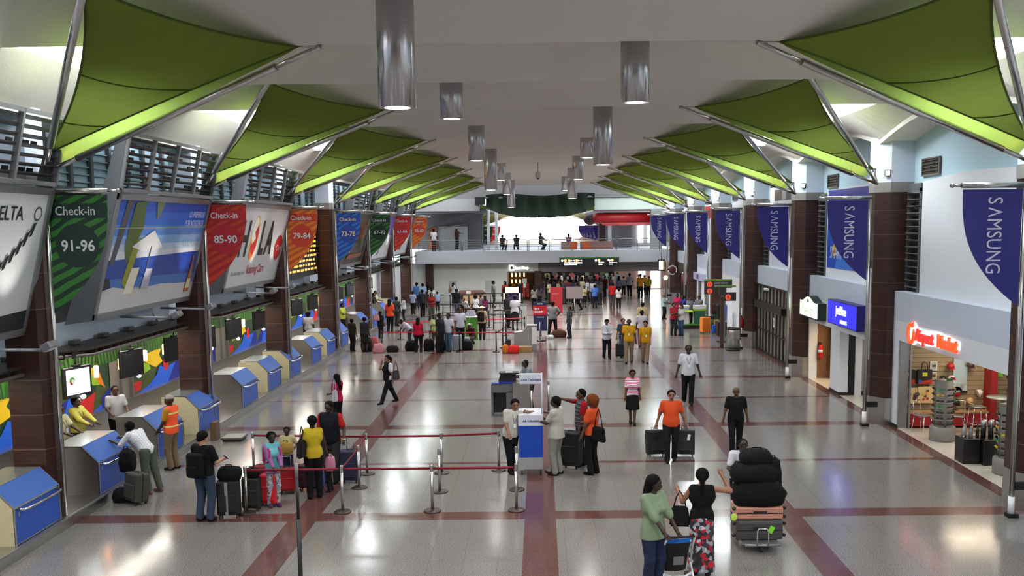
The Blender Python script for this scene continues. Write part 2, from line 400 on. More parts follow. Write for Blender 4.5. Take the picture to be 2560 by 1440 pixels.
for sx in (-1, 1):
    sl = make_sail(sx)
    for k in range(7):
        o = sl if k == 0 else dup(sl)
        o.location = (0, Lk(k), 0)
        o['group'] = 'green sail canopies along both walls'
        o['label'] = 'green fabric sail canopy %s, %s along the hall from the camera' % (sides[sx], ordn[k] if k else 'the nearest')
        # warm floodlight at the pillar
        fl = thing('floodlight', 'small warm floodlight on the pillar beside the %s green sail %s' % (ordn[k], sides[sx]), 'light', (sx*9.72, Lk(k)-.3, 7.15), group='warm floodlights at the pillar tops')
        g = MB(); g.box((0, 0, 0), (.16, .12, .18), bev=.015); g.build('housing', dark, fl)
        g = MB(); g.box((-sx*.03, -.065, .0), (.12, .012, .13)); g.build('lens', mat('warm_lens', (1, .85, .5), .4, emit=14, ecol=(1, .78, .38), var=0), fl)
        g = MB(); g.tube([(sx*.05, .05, -.02), (sx*.1, .12, -.12)], .02, 6); g.build('bracket', steel, fl)
        l = alight('sail_uplight', (sx*9.25, Lk(k)-.2, 7.3), (0, 0, 0), 0, 26, (1, .55, .08), 'SPOT', spot=60, blend=.9, r=.06)
        aim(l, (sx*7.3, Lk(k)-1.45, 7.5))

# ------------------------------------------------------------------ pendant lamps
lampE = mat('lamp_diffuser', (1, 1, 1), .5, emit=LAMP_E, ecol=(1, .98, .95), var=0)
tube_m = mat('mirror_lamp_tube', (.50, .50, .52), .2, 1, var=0)
_b = tube_m.node_tree.nodes['Principled BSDF']; _t = tube_m.node_tree.nodes.new('ShaderNodeTangent'); _t.direction_type = 'RADIAL'; _t.axis = 'Z'
tube_m.node_tree.links.new(_t.outputs[0], _b.inputs['Tangent']); _b.inputs['Anisotropic'].default_value = .97; _b.inputs['Anisotropic Rotation'].default_value = .25
def make_pendant(ln):
    t = thing('pendant_lamp', '', 'ceiling lamp')
    g = MB(); r = .265
    g.lathe([(r-.012, 0), (r, 0), (r, ln), (r-.012, ln)], 40); g.build('lamp_tube', tube_m, t)
    g = MB(); g.lathe([(0, .0), (.15, -.005), (r-.012, .012), (r-.012, .03), (0, .03)], 40); g.build('diffuser', lampE, t)
    g = MB(); g.lathe([(0, ln), (.22, ln), (.22, ln+.06), (0, ln+.06)], 30); g.tube([(0, 0, ln), (0, 0, ln+.45)], .02, 8); g.build('mounting', steel, t)
    return t
PEND = [(-2.0, 14.1, 7.46, 'long chrome pendant lamp, the largest, cut by the top of the picture'), (1.77, 18.5, 8.03, 'short-looking chrome pendant lamp nearest the camera in the shop side row'),
        (-2.0, 22.8, 8.23, 'second chrome pendant lamp of the check-in side row'), (1.72, 27.1, 7.42, 'long chrome pendant lamp, second of the shop side row'),
        (-2.0, 31.5, 7.85, 'third chrome pendant lamp of the check-in side row'), (1.72, 35.9, 8.2, 'short chrome pendant lamp, third of the shop side row, half behind the second'),
        (-2.0, 40.3, 7.24, 'fourth chrome pendant lamp of the check-in side row, hanging low'), (1.72, 44.7, 7.83, 'fourth chrome pendant lamp of the shop side row'),
        (-1.95, 49.1, 8.03, 'fifth chrome pendant lamp of the check-in side row, half hidden'), (1.74, 53.5, 7.22, 'fifth chrome pendant lamp of the shop side row, hanging low'),
        (-1.95, 57.9, 7.6, 'sixth chrome pendant lamp of the check-in side row'), (1.6, 62.3, 7.95, 'sixth chrome pendant lamp of the shop side row'),
        (-1.95, 66.8, 7.0, 'last and lowest chrome pendant lamp of the check-in side row before the green drape')]
for x, yy in ((2.0, 9.7), (-2.0, 5.3), (2.0, .9), (-2.0, -3.5)):
    alight('pendant_light', (x, yy, 7.6), (0, 0, 0), 0, 400, (1, .97, .92), 'SPOT', spot=150, blend=.8, r=.22)
for x, yy, z, lab in PEND:
    t = make_pendant(ceil_z(yy)-z-.05); t.location = (x, yy, z); t['label'] = lab; t['group'] = 'chrome cylinder pendant lamps'
    l = alight('pendant_light', (x, yy, z-.06), (0, 0, 0), 0, 360 if yy < 45 else 1500, (1, .97, .92), 'SPOT', spot=150, blend=.8, r=.22)
# lamp nearer than the frame (lights the foreground floor)
# ceiling camera
t = thing('ceiling_camera', 'small dome security camera hanging on a thin rod from the ceiling', 'security camera', (-.1, 50, 8.1))
g = MB(); g.tube([(0, 0, .35), (0, 0, 1.1)], .02, 8); g.b2((-.15, -.05, 1.07), (.15, .05, 1.11)); g.build('rod', alu, t)
g = MB(); g.lathe([(0, .36), (.1, .36), (.14, .3), (.14, .1), (.1, .08)], 20); g.build('housing', M('camera_grey', (190, 190, 188), .4), t)
g = MB(); g.lathe([(0, 0), (.06, .015), (.1, .09), (0, .1)], 20); g.build('dome', M('smoked_dome', (20, 20, 22), .1), t)
# ================================================================== LEFT (check-in) SIDE
YL0, YL1 = -9.9, 75
g = MB(); g.b2((-12.2, YL0, 0), (-12.0, YL1, 9.4)); st(g.build('wall_left', wallw))
g = MB(); g.b2((-12, YL0, 0), (-9.3, YL1, .22)); o = g.build('counter_platform', steel); tag(o, 'long low steel platform step carrying the blue check-in desks', 'platform')
g = MB(); g.b2((-9.32, YL0, .19), (-9.28, YL1, .225)); e = g.build('edge_trim', alu, o)
# steel back band under the mural
g = MB(); g.b2((-12, YL0, .22), (-11.9, 73, .93)); g.b2((-12, YL0, .9), (-11.8, 73, .96)); st(g.build('trim_steel_dado', steel))

# ---- mural behind the desks
mc = dict(y=M('mural_yellow', (250, 204, 20), .5), l=M('mural_lime', (150, 200, 40), .5), dg=M('mural_dark_green', (28, 66, 44), .5), ol=M('mural_olive', (70, 84, 34), .5),
          r=M('mural_red', (222, 28, 38), .5), b=M('mural_blue', (36, 104, 236), .5), nv=M('mural_navy', (20, 38, 150), .5), gr=M('mural_grey_door', (150, 142, 132), .45, metal=.3), gs=M('frieze_green', (70, 150, 42), .5), gd=M('frieze_dark', (26, 72, 30), .5), o=M('mural_orange', (240, 140, 24), .5))
def mural(k):
    off = 8.82*k
    fr = Frame((-12, off, 0), (0, 1, 0), (0, 0, 1))
    sh = [(mc['dg'], rect(23.3, .96, 32.1, 2.3)), (mc['ol'], rect(23.3, .96, 24.6, 2.0)),
          (mc['nv'], [(23.3, .96), (24.0, 1.45), (24.43, 1.55), (24.3, .96)]), (mc['b'], [(24.47, 1.56), (25.0, 1.39), (24.9, .96), (24.05, .96)]),
          (mc['ol'], [(26.06, 1.64), (26.81, 1.5), (26.5, 1.1), (25.76, .96), (25.7, 1.1)]), (mc['r'], [(25.95, 1.48), (25.74, .96), (24.84, .96), (25.04, 1.38), (25.5, 1.4)]),
          (mc['b'], [(25.74, .96), (26.3, 1.1), (26.9, 1.16), (26.9, .96)]), (mc['nv'], [(26.3, .96), (26.25, 1.22), (26.74, 1.45), (26.9, 1.45), (26.9, .96)]),
          (mc['o'], [(25.4, 2.16), (26.1, 2.22), (26.55, 1.5), (26.2, 1.66), (25.83, 1.9)]), (mc['y'], [(25.45, 2.12), (26.0, 2.15), (26.2, 1.8), (25.83, 1.97)]), (mc['l'], [(25.5, 2.04), (25.87, 1.93), (26.24, 1.62), (25.9, 1.66), (25.55, 1.78)]),
          (mc['gr'], rect(26.85, .96, 28.2, 2.3)), (mc['ol'], [(28.2, .96), (28.2, 1.4), (28.77, 1.5), (29.73, 1.66), (30.2, 1.62), (29.9, 1.2), (29.6, .96)]),
          (mc['l'], [(28.8, 1.95), (29.6, 1.7), (29.7, 1.55), (28.8, 1.45)]), (mc['y'], [(28.9, 2.03), (30.65, 2.12), (30.4, 1.9), (30.65, 1.66), (30.1, 1.55), (29.4, 1.77)]),
          (mc['r'], [(28.25, 1.34), (28.97, 1.3), (28.85, 1.04), (28.22, 1.06)]), (mc['b'], [(30.4, 1.56), (30.9, 1.44), (31.75, 1.5), (31.3, .96), (28.6, .96), (29.6, 1.12), (30.1, 1.3)]),
          (mc['nv'], [(31.72, 1.5), (32.1, 1.5), (32.1, .96), (31.0, .96)]), (mc['r'], circ(30.9, 1.56, .22))]
    # leaf frieze
    sh.append((mc['gs'], [(23.3, 2.2), (32.1, 2.06), (32.1, 2.7), (23.3, 2.7)]))
    for q in range(44):
        u = 23.35+q*.2; s_ = .12 if (q//7) % 2 else -.12
        sh.append((mc['gd'], [(u, 2.2-(u-23.3)*.016), (u+.07, 2.2-(u-23.3)*.016), (u+.07+s_, 2.68), (u+s_, 2.68)]))
    o = art('mural_panel', fr, sh, None, .012, .0015)
    tag(o, 'bright abstract mural panel %s' % MUR[k+1], 'mural', 'mural panels behind the check-in desks')
MUR = ['cut by the left edge of the picture'] + [s for s in ('behind the man in the plaid shirt', 'behind desks under the red 85-90 banner', 'behind the white-shirted man under the orange 79-84 banner', 'under the blue 73-78 banner', 'under the green 67-72 banner', 'under the last red banner')]
for k in range(-1, 5): mural(k)
for k in range(-1, 6):
    o = 8.82*k; g = MB(); g.b2((-11.98, 27.46+o, .96), (-11.9, 27.5+o, 2.9)); g.b2((-11.98, 28.12+o, .96), (-11.88, 28.2+o, 2.9)); st(g.build('trim_door_post', alu))

# ---- fascia + suspended light trays
for k in range(-1, 6):
    L = Lk(k)
    g = MB(); g.b2((-12, L+.6, 3.05), (-10.9, L+8.2, 3.68)); st(g.build('wall_fascia_left', fasc))
    trn = {-1: 'at the left edge'}.get(k, 'starting under the %s check-in banner' % NUM[max(k, 0)])
    t = thing('light_tray', 'dark suspended lattice light tray %s' % trn, 'light tray', (-10.4, L+5, 3.05), group='dark light trays over the desks')
    z = 0
    dk = M('tray_dark_metal', (62, 56, 52), .45, metal=.5)
    g = MB(); fp = [(-.5, -4.0), (.42, -2.6), (.42, 4.7), (-.5, 4.7)]
    g.tube([(-.5, -4.0, .06), (.45, -2.6, 0), (.45, 4.75, 0)], .035, 6); g.tube([(-.5, -4.0, .06), (-.5, 4.75, .06)], .04, 6)
    g.build('edge_rail', M('tray_rail', (128, 122, 116), .4, metal=.6), t)
    g = MB()
    for q in range(22):
        yy = -4.0+.4*q; x1 = min(.42, -.5+(yy+4.3)/1.7*.92)
        g.b2((-.5, yy-.012, -.04), (x1, yy+.012, .12))
    for x in (-.25, 0, .22): g.b2((x-.01, -3.6+abs(x+.25), -.03), (x+.01, 4.7, .1))
    g.build('lattice', dk, t)
    g = MB(); g.prism([(x*.97, y*.99, .1) for x, y in fp], (0, 0, .04)); g.build('tray_top', dk, t)
    for q in range(6):
        g = MB(); yy = -3.4+1.5*q; g.box((-.3, yy, .2), (.16, .3, .1), bev=.01); g.build('ballast', M('ballast_grey', (90, 86, 82), .5), t)
    g = MB()
    for yy in (-3.3, -1.2, 1.2, 3.6): g.tube([(-.5, yy, .08), (-.75, yy, .5)], .02, 6)
    g.build('hanger', dk, t)
    l = alight('tray_light', (-10.7, L+4.6, 2.98), (0, 0, 0), .3, 55, (1, .93, .8), 'AREA', sy=7)

# ---- monitors, small white lamps and orange pendants above the desks
def monitor(y, lab, lit=False):
    t = thing('hanging_monitor', lab, 'monitor', (-10.8, y, 2.3), R_(-18), group=None if lit else 'hanging desk monitors')
    g = MB(); g.box((0, 0, 0), (.08, .86, .72), bev=.012); g.build('monitor_case', dark, t)
    fr = Frame((.042, -.36, -.28), (0, 1, 0), (0, 0, 1))
    if lit:
        sc = art('screen', fr, [(mat('lit_screen', (.85, .88, .92), .3, emit=.62, ecol=(.86, .9, .96), var=0), rect(0, 0, .72, .58))], t)
        grn = M('logo_green', (88, 158, 60)); art('logo', fr, [(grn, circ(.17, .33, .085)), (M('logo_red', (170, 50, 40)), circ(.15, .28, .05)), (M('logo_screen', (214, 220, 228)), circ(.19, .31, .05))], sc, .008)
        text('lettering', 'AIR ANTILLES', fr, .26, .33, .075, M('logo_teal', (60, 120, 80)), sc, ext=0, xs=.85); text('lettering', 'EXPRESS', fr, .26, .25, .065, grn, sc, ext=0, xs=1.)
    else:
        art('screen', fr, [(M('dark_screen', (30, 31, 34), .25), rect(0, 0, .72, .58))], t)
    g = MB(); g.tube([(0, 0, .36), (0, 0, .8)], .02, 8); g.box((0, 0, .38), (.1, .2, .04)); g.build('hanger', dark, t)
    return t
def whitelamp(y, lab):
    t = thing('desk_lamp', lab, 'lamp', (-10.72, y, 1.93), 0, 'small white lamps under the monitors')
    g = MB(); g.ell((0, 0, 0), (.05, .09, .055), 10, 8); g.build('bulb', mat('white_bulb', (1, 1, 1), .4, emit=9, ecol=(.85, .92, 1), var=0), t)
    g = MB(); g.box((-.03, 0, .06), (.06, .16, .03)); g.build('holder', dark, t)
    g = MB(); g.tube([(-.03, 0, .07), (-.03, 0, 1.1)], .008, 6); g.build('cord', dark, t)
def orangelamp(y, lab):
    t = thing('pendant_light', lab, 'ceiling lamp', (-11.0, y, 2.17), 0, 'orange glass pendants above the desks')
    g = MB(); g.lathe([(.055, 0), (.06, .02), (.06, .28), (.04, .3), (0, .3)], 16); g.build('glass_shade', mat('orange_glass', (1, .45, .2), .4, emit=3.2, ecol=(1, .36, .12), var=0), t)
    g = MB(); g.lathe([(0, .05), (.045, .06), (.05, .18), (0, .2)], 12); g.build('bulb', mat('warm_bulb', (1, .9, .7), .4, emit=9, ecol=(1, .8, .55), var=0), t)
    g = MB(); g.tube([(0, 0, .3), (0, 0, .85)], .008, 6); g.build('cord', dark, t)
monitor(22.5, 'hanging monitor with a lit white airline screen above the agents in yellow shirts', True)
k = 0
for y in (25.55, 28.6, 31.4, 34.2, 37.4, 40.3, 43.2, 46.2, 49.2, 52.2, 55.2, 58.2, 61.5):
    o = monitor(y, 'dark hanging monitor over the check-in desks, %s past the lit one' % ['first', 'second', 'third', 'fourth', 'fifth', 'sixth', 'seventh', 'eighth', 'ninth', 'tenth', 'eleventh', 'twelfth', 'thirteenth'][k]); k += 1
k = 0
for y in (22.6, 25.8, 28.9, 31.6, 34.4, 37.6, 40.6, 43.5, 46.5, 49.5, 52.5, 55.5, 58.5, 61.8): whitelamp(y, 'tiny bright white lamp %s along the desk row' % ['first', 'second', 'third', 'fourth', 'fifth', 'sixth', 'seventh', 'eighth', 'ninth', 'tenth', 'eleventh', 'twelfth', 'thirteenth', 'fourteenth', 'fifteenth', 'sixteenth'][k]); k += 1
k = 0
for y in (23.95, 25.35, 26.95, 28.35, 32.5, 34.6, 36.0, 41.6, 44.2, 50.3, 53.0): orangelamp(y, 'glowing orange glass pendant, %s of the row above the desks' % ['first', 'second', 'third', 'fourth', 'fifth', 'sixth', 'seventh', 'eighth', 'ninth', 'tenth', 'eleventh'][k]); k += 1

# ---- check-in desks
blueP = M('desk_blue_panel', (38, 84, 180), .35); blueS = M('desk_blue_slope', (66, 102, 178), .3)
cream = M('desk_cream_side', (196, 186, 150), .5); trim_s = M('desk_steel_trim', (168, 172, 178), .3, metal=.8)
def make_desk(side):
    t = thing('check_in_desk', '', 'check-in desk')
    w = .82; sm = cream if side else steel
    g = MB(); prof = [(0, .0), (0, .68), (-.34, 1.03), (-.98, 1.03), (-.98, .0)]
    g.prism([(x-.012, -w, z) for x, z in prof], (0, 2*w, 0)); g.build('desk_body', sm, t)
    g = MB(); g.b2((-.012, -w+.03, .02), (.006, w-.03, .655)); g.build('front_panel', blueP, t)
    g = MB(); g.prism([(.004, -w+.03, .69), (.018, -w+.03, .70), (-.32, -w+.03, 1.045), (-.335, -w+.03, 1.03)], (0, 2*w-.06, 0)); g.build('sloping_panel', blueS, t)
    g = MB()
    for s_ in (-w, w-.03):
        g.prism([(.004, s_, .0), (.02, s_, .0), (.02, s_, .69), (-.33, s_, 1.05), (-.98, s_, 1.05), (-.98, s_, 1.035), (-.335, s_, 1.03), (.004, s_, .68)], (0, .03, 0))
    g.b2((-.98, -w, 1.03), (-.33, w, 1.05)); g.build('edge_trim', trim_s, t)
    g = MB(); pts = [(.0, -w+.12, .64), (.13, -w+.14, .64), (.17, -w+.3, .64), (.17, w-.3, .64), (.13, w-.14, .64), (0, w-.12, .64)]; g.tube(pts, .024, 8); g.build('bumper_rail', chrome, t)
    g = MB(); g.b2((.0, w-.2, .5), (.012, w-.14, .58)); g.b2((0, -w+.14, .5), (.012, -w+.2, .58)); g.build('socket_plate', trim_s, t)
    # belt/well behind
    g = MB(); g.b2((-.95, w, 0), (-.15, w+.55, .42)); g.build('scale_well', steel, t)
    g = MB(); g.b2((-.9, w+.04, .42), (-.2, w+.5, .46)); g.build('scale_plate', M('rubber_belt', (46, 46, 48), .6), t)
    return t
desks = [(13.6, 1, 'blue check-in desk nearest the camera, only its far end in the picture'), (17.7, 1, 'large blue check-in desk at the bottom left corner'), (21.05, 0, 'blue check-in desk where the man in the plaid shirt leans'),
         (24.25, 0, 'blue check-in desk just past the man in the orange vest'), (27.15, 1, 'blue check-in desk beside the second left pillar, its side cream'), (31.05, 0, 'blue check-in desk in front of the two-pane mural with a steel side'),
         (34.0, 1, 'blue check-in desk, middle of the three under the red 85-90 banner'), (36.9, 1, 'blue check-in desk just before the third left pillar'), (40.45, 0, 'blue check-in desk beside the man in white seen from behind'),
         (43.35, 1, 'blue check-in desk second from the queue of passengers'), (46.3, 1, 'blue check-in desk at the very start of the queue of passengers'), (51.9, 0, 'blue check-in desk in the crowd near the passenger in orange'),
         (55.2, 1, 'blue check-in desk half hidden by the crowd under the 73-78 banner'), (59.0, 0, 'blue check-in desk behind the crowd under the 67-72 banner'), (63.0, 1, 'farthest blue check-in desk, mostly hidden by the crowd')]
pr = [None, None]
for y, s_, lab in desks:
    if pr[s_] is None: o = pr[s_] = make_desk(s_)
    else: o = dup(pr[s_])
    o.location = (-9.38, y, .22); o['label'] = lab; o['group'] = 'blue check-in desks along the platform'

# ---- upper glazing between the bays
glz = M('louvre_glass', (150, 178, 190), .2, var=.15, scale=1.2)
for k in range(-1, 7):
    L = Lk(k)
    g = MB(); g.b2((-11.05, L+.6, 3.7), (-11.0, L+8.2, 6.7)); st(g.build('wall_upper_left', M('dark_void_panel', (70, 68, 66), .7)))
    g = MB(); g.b2((-11.03, L+.6, 6.7), (-11.0, L+8.2, 8.6)); w = st(g.build('window_upper', glz))
    g = MB()
    for q in range(8): g.b2((-11.0, L+.7+q*1.06, 6.7), (-10.9, L+.84+q*1.06, 8.6))
    g.b2((-11, L+.6, 6.66), (-10.86, L+8.2, 6.8)); g.build('window_frame', M('dark_mullion', (58, 62, 66), .4), w)
    g = MB()
    for q in range(9): g.b2((-10.99, L+.6, 6.92+q*.18), (-10.95, L+8.2, 6.95+q*.18))
    g.build('louvre_slat', M('louvre_slat', (124, 150, 162), .4), w)

# ---- tilted billboards with louvre crown
def curve_x(z):  # crown outline
    return -9.15 + (z-6.6)*.24 if z > 6.6 else -9.9 + (z-3.8)*.268
BILL = {}
def make_billboard(k, lab):
    L = Lk(k); y0, y1 = L+2.3, L+8.3
    t = thing('billboard', lab, 'billboard', (0, 0, 0), 0, 'tilted billboards above the check-in desks')
    fr = Frame((-9.9, y0, 3.82), (0, 1, 0), (.75, 0, 2.8)); w = y1-y0; h = 2.86
    g = MB(); f_ = .13
    for (u0, v0, u1, v1) in ((0, 0, w, f_), (0, h-f_, w, h), (0, 0, f_, h), (w-f_, 0, w, h)):
        p = [fr.p(u0, v0, -.1), fr.p(u1, v0, -.1), fr.p(u1, v1, -.1), fr.p(u0, v1, -.1)]; g.prism(p, fr.N*.14)
    g.build('frame', alu, t)
    g = MB(); g.prism([(-9.9, y0-.02, 3.8), (-9.15, y0-.02, 6.64), (-8.87, y0-.02, 7.9), (-9.06, y0-.02, 7.9), (-9.5, y0-.02, 6.6), (-10.5, y0-.02, 3.72)], (0, .06, 0)); g.build('side_panel', M('billboard_side', (104, 106, 110), .45, metal=.4), t)
    g = MB(); g.prism([(-9.9, y1-.04, 3.8), (-9.15, y1-.04, 6.64), (-8.87, y1-.04, 7.9), (-9.06, y1-.04, 7.9), (-9.5, y1-.04, 6.6), (-10.5, y1-.04, 3.72)], (0, .06, 0)); g.build('side_panel', M('billboard_side', (104, 106, 110), .45, metal=.4), t)
    pn = art('poster', fr, [(BILL[k][0], rect(f_, f_, w-f_, h-f_))], t, .0)
    BILL[k][1](fr, w, h, pn)
    # louvre crown: three bays of frames with slats
    fc = Frame((-9.15, y0, 6.62), (0, 1, 0), (.29, 0, 1.28)); hh = 1.31
    g = MB()
    for q in range(5):
        u = q*(w-.07)/4; g.prism([fc.p(u, 0, -.04), fc.p(u+.07, 0, -.04), fc.p(u+.07, hh, -.04), fc.p(u, hh, -.04)], fc.N*.1)
    for v in (0, hh-.07): g.prism([fc.p(0, v, -.04), fc.p(w, v, -.04), fc.p(w, v+.08, -.04), fc.p(0, v+.08, -.04)], fc.N*.1)
    g.build('crown_frame', M('crown_frame', (136, 136, 140), .4, metal=.5), t)
    for q in range(7):
        v = .14+q*.165; g = MB(); g.prism([fc.p(.05, v, -.14), fc.p(w-.05, v, -.14), fc.p(w-.05, v+.06, .0), fc.p(.05, v+.06, .0)], fc.N*.02+fc.V*.02); g.build('crown_slat', M('crown_slat', (112, 108, 108), .45, metal=.4), t)
    g = MB()
    for q in range(4):
        for r in range(6):
            if (q+r) % 3 == 0 or q == 0:
                u = .15+q*w/4; 
                for z_ in range(4): g.prism([fc.p(u+z_*.28, .16+r*.165, -.3), fc.p(u+.2+z_*.28, .16+r*.165, -.3), fc.p(u+.2+z_*.28, .26+r*.165, -.3), fc.p(u+z_*.28, .26+r*.165, -.3)], fc.N*.02)
    g.build('crown_grid', dark, t)
    # two spotlights on arms below
    for q, u in enumerate((w*.36, w*.78)):
        base = Vector((-10.2, y0+u, 3.7)); tip = Vector((-9.0, y0+u+.4, 3.62))
        g = MB(); g.tube([base, tip], .03, 8); a = g.build('spot_arm', alu, t)
        g = MB(); g.box(tip+Vector((.02, 0, .08)), (.2, .34, .14), rot=(0, R_(-30), 0), bev=.02); g.build('spot_head', alu, a)
        l = alight('billboard_spot', tip+Vector((-.0, 0, .2)), (0, 0, 0), 0, 42, (1, .96, .86), 'SPOT', spot=55, blend=.9, r=.08); aim(l, fr.p(u+.2, h*.62))
    return t
def A_beach(fr, w, h, pn):
    b = .13; W_ = w-2*b; H_ = h-2*b
    q = lambda x, y: (b+x*W_, b+y*H_)
    P = lambda pts: [q(*p) for p in pts]
    sky = [h2(c) for c in ((28, 88, 200), (44, 108, 214), (84, 142, 226), (140, 184, 236), (196, 216, 240), (226, 232, 244))]
    sh = []
    ys = [1, .9, .78, .68, .6, .54, .47]
    for i in range(6): sh.append((mat('poster_sky_%d' % i, sky[i], .4, var=0), P([(0, ys[i+1]), (1, ys[i+1]), (1, ys[i]), (0, ys[i])])))
    sh += [(M('poster_sea', (24, 72, 168), .4), P([(0, .2), (1, .16), (1, .5), (0, .46)])), (M('poster_sea_light', (60, 120, 200), .4), P([(.0, .2), (1, .16), (1, .26), (.0, .3)])),
           (M('poster_sand', (214, 212, 214), .5), P([(0, 0), (1, 0), (1, .15), (.6, .19), (.3, .17), (.1, .22), (0, .2)])),
           (M('poster_trunk', (86, 84, 96), .5), P([(.02, .42), (.06, .42), (.14, 1), (.08, 1)])), (M('poster_leaf', (92, 110, 54), .5), P([(.16, .98), (.26, 1), (.28, .75), (.22, .55), (.18, .42), (.13, .58)])),
           (M('poster_leaf2', (150, 156, 40), .5), P([(.22, .6), (.28, .66), (.25, .35), (.21, .18), (.17, .26)])), (M('poster_leaf3', (110, 124, 84), .5), P([(.37, 1), (.46, 1), (.42, .84), (.40, .84)])),
           (M('poster_white', (238, 238, 238), .5), P([(.2, .58), (.4, .73), (.53, .56), (.42, .53), (.3, .54)])), (M('poster_pole', (104, 96, 100), .5), P([(.395, .2), (.405, .2), (.405, .58), (.395, .58)])),
           (M('poster_chair', (246, 240, 214), .5), P([(.2, .14), (.29, .14), (.32, .38), (.24, .38)])), (M('poster_chair2', (186, 182, 196), .5), P([(.37, .16), (.45, .16), (.46, .36), (.39, .36)])),
           (M('poster_bush', (36, 50, 48), .5), P([(.0, .2), (.07, .22), (.05, .3), (0, .32)])),
           (M('poster_bottle', (176, 108, 50), .5), P([(.9, .06), (.96, .06), (.975, .14), (.955, .34), (.95, .46), (.94, .46), (.93, .34), (.905, .14)])), (M('poster_cream', (236, 226, 200), .5), P([(.91, .1), (.965, .1), (.96, .2), (.92, .2)]))]
    art('picture', fr, sh, pn, .004, .0015)
    for i, (s_, m_) in enumerate((('LO PREFERIDO', 0), ('POR NOSOTROS', 0), ('HOY ES ADMIRADO', 1), ('POR EL MUNDO', 1))):
        text('lettering', s_, fr, b+W_*.97, b+H_*(.86-.09*i-(.03 if i > 1 else 0)), .23, M('poster_text_grey', (150, 152, 160)) if m_ else M('poster_text_pale', (216, 224, 240)), pn, d=.04, ext=0, xs=.78, align='RIGHT')
    art('rule', fr, [(M('poster_rule', (170, 164, 140)), P([(0, .745), (1, .755), (1, .765), (0, .755)]))], pn, .03)
def A_hola(fr, w, h, pn):
    blk = M('poster_black', (26, 26, 28)); red = M('poster_red', (196, 24, 34))
    for s_, u in (('H', .7), ('L', 2.95), ('A', 3.72)): text('lettering', s_, fr, u, 1.15, 1.62, blk, pn, ext=0, bold=.03, xs=.72 if s_ != 'H' else .8)
    sh = [(M('globe_gold', (232, 196, 120)), circ(2.25, 1.7, .43, ry=.78)), (M('globe_white', (246, 240, 224)), circ(2.18, 2.0, .3, ry=.42)), (red, [(2.02, 1.2), (2.35, 1.05), (2.58, 1.4), (2.6, 1.9), (2.45, 2.2), (2.2, 1.9), (2.4, 1.7), (2.1, 1.5), (1.92, 1.6)]),
          (M('globe_orange', (220, 120, 40)), [(1.9, 1.15), (2.15, .95), (2.3, 1.05), (2.1, 1.3)]), (red, circ(5.45, 1.32, .46))]
    art('picture', fr, sh, pn, .005)
    text('lettering', 'Claro', fr, 5.12, 1.22, .3, M('poster_white', (238, 238, 238)), pn, d=.03, ext=0)
    text('lettering', 'Donde estés con', fr, .5, .5, .2, M('poster_grey', (90, 90, 94)), pn, ext=0); text('lettering', 'Roaming Claro', fr, 2.1, .5, .42, red, pn, ext=0, bold=.01, xs=.8)
def A_delta(fr, w, h, pn):
    text('lettering', 'DELTA', fr, w-2.0, h-.62, .36, M('poster_navy', (40, 44, 62)), pn, ext=0, bold=.01)
    art('logo', fr, [(M('poster_grey', (90, 90, 94)), circ(w-.4, h-.5, .14)), (M('poster_w', (226, 228, 230)), circ(w-.4, h-.5, .1))], pn)
    sh = [(M('poster_dark', (38, 38, 42)), [(.13, .13), (w-.13, .13), (w-.13, .5), (2.6, .34), (.13, .7)])]
    for i in range(12):
        u = w-2.6+i*.18; v = .9+(i*.18)**2*.26; sh.append((M('poster_dark', (38, 38, 42)), [(u, v), (u+.1, v+.04), (u+.2, v+.3), (u+.1, v+.26)]))
    art('picture', fr, sh, pn)
def A_bronze(fr, w, h, pn):
    o_ = M('poster_ember', (232, 110, 40)); sh = [(M('poster_brown', (92, 78, 66)), rect(.13, 1.6, w-.13, 2.7))]
    random.seed(3)
    for i in range(16):
        u = .9+i*.26; v = 1.0+random.random()*.6; sh.append((M('poster_copper', (150, 84, 56)), [(u, v), (u+.14, v), (u+.12, v+.7+random.random()*.4), (u+.03, v+.8)]))
    sh += [(o_, [(.5, 1.0), (1.1, 1.1), (1.0, 1.7), (.7, 1.9), (.45, 1.5)]), (M('poster_silver', (200, 200, 190)), [(.5, .72), (1.9, .76), (1.8, .88), (.5, .84)]), (M('poster_copper', (150, 84, 56)), [(1.2, .4), (5.2, .46), (5.4, .66), (1.6, .62)]),
           (M('poster_silver', (200, 200, 190)), [(w-.75, 2.1), (w-.6, 2.1), (w-.62, 2.5), (w-.7, 2.5)])]
    art('picture', fr, sh, pn)
def A_spire(fr, w, h, pn):
    sh = [(M('poster_violet', (108, 96, 180)), rect(.13, 1.5, w-.13, h-.13)), (M('poster_haze', (176, 184, 220)), rect(.13, .8, w-.13, 1.5)),
          (M('poster_snow', (226, 230, 238)), [(.13, .13), (w-.13, .13), (w-.13, .9), (4.4, 1.9), (3.6, 2.2), (2.4, 1.2), (1.0, .8), (.13, .9)]), (M('poster_blue_shade', (120, 138, 180)), [(1.6, .3), (2.2, .3), (3.6, 1.9), (3.3, 1.9)])]
    art('picture', fr, sh, pn)
    text('lettering', 'COTUBANAMA', fr, 3.0, 2.3, .3, M('poster_white', (238, 238, 238)), pn, ext=0, xs=.6) if False else None
def A_ice(fr, w, h, pn):
    sh = [(M('poster_ice', (150, 174, 210)), rect(.13, 1.2, w-.13, h-.13)), (M('poster_snow', (226, 230, 238)), [(.13, .13), (w-.13, .13), (w-.13, 1.5), (4.8, 2.4), (3.8, 1.4), (2, .9), (.13, .7)]), (M('poster_slate', (96, 110, 120)), [(1.8, .4), (2.8, .4), (3.4, 1.3), (2.9, 1.5)])]
    art('picture', fr, sh, pn)
paper = M('poster_paper', (226, 229, 233), .32)
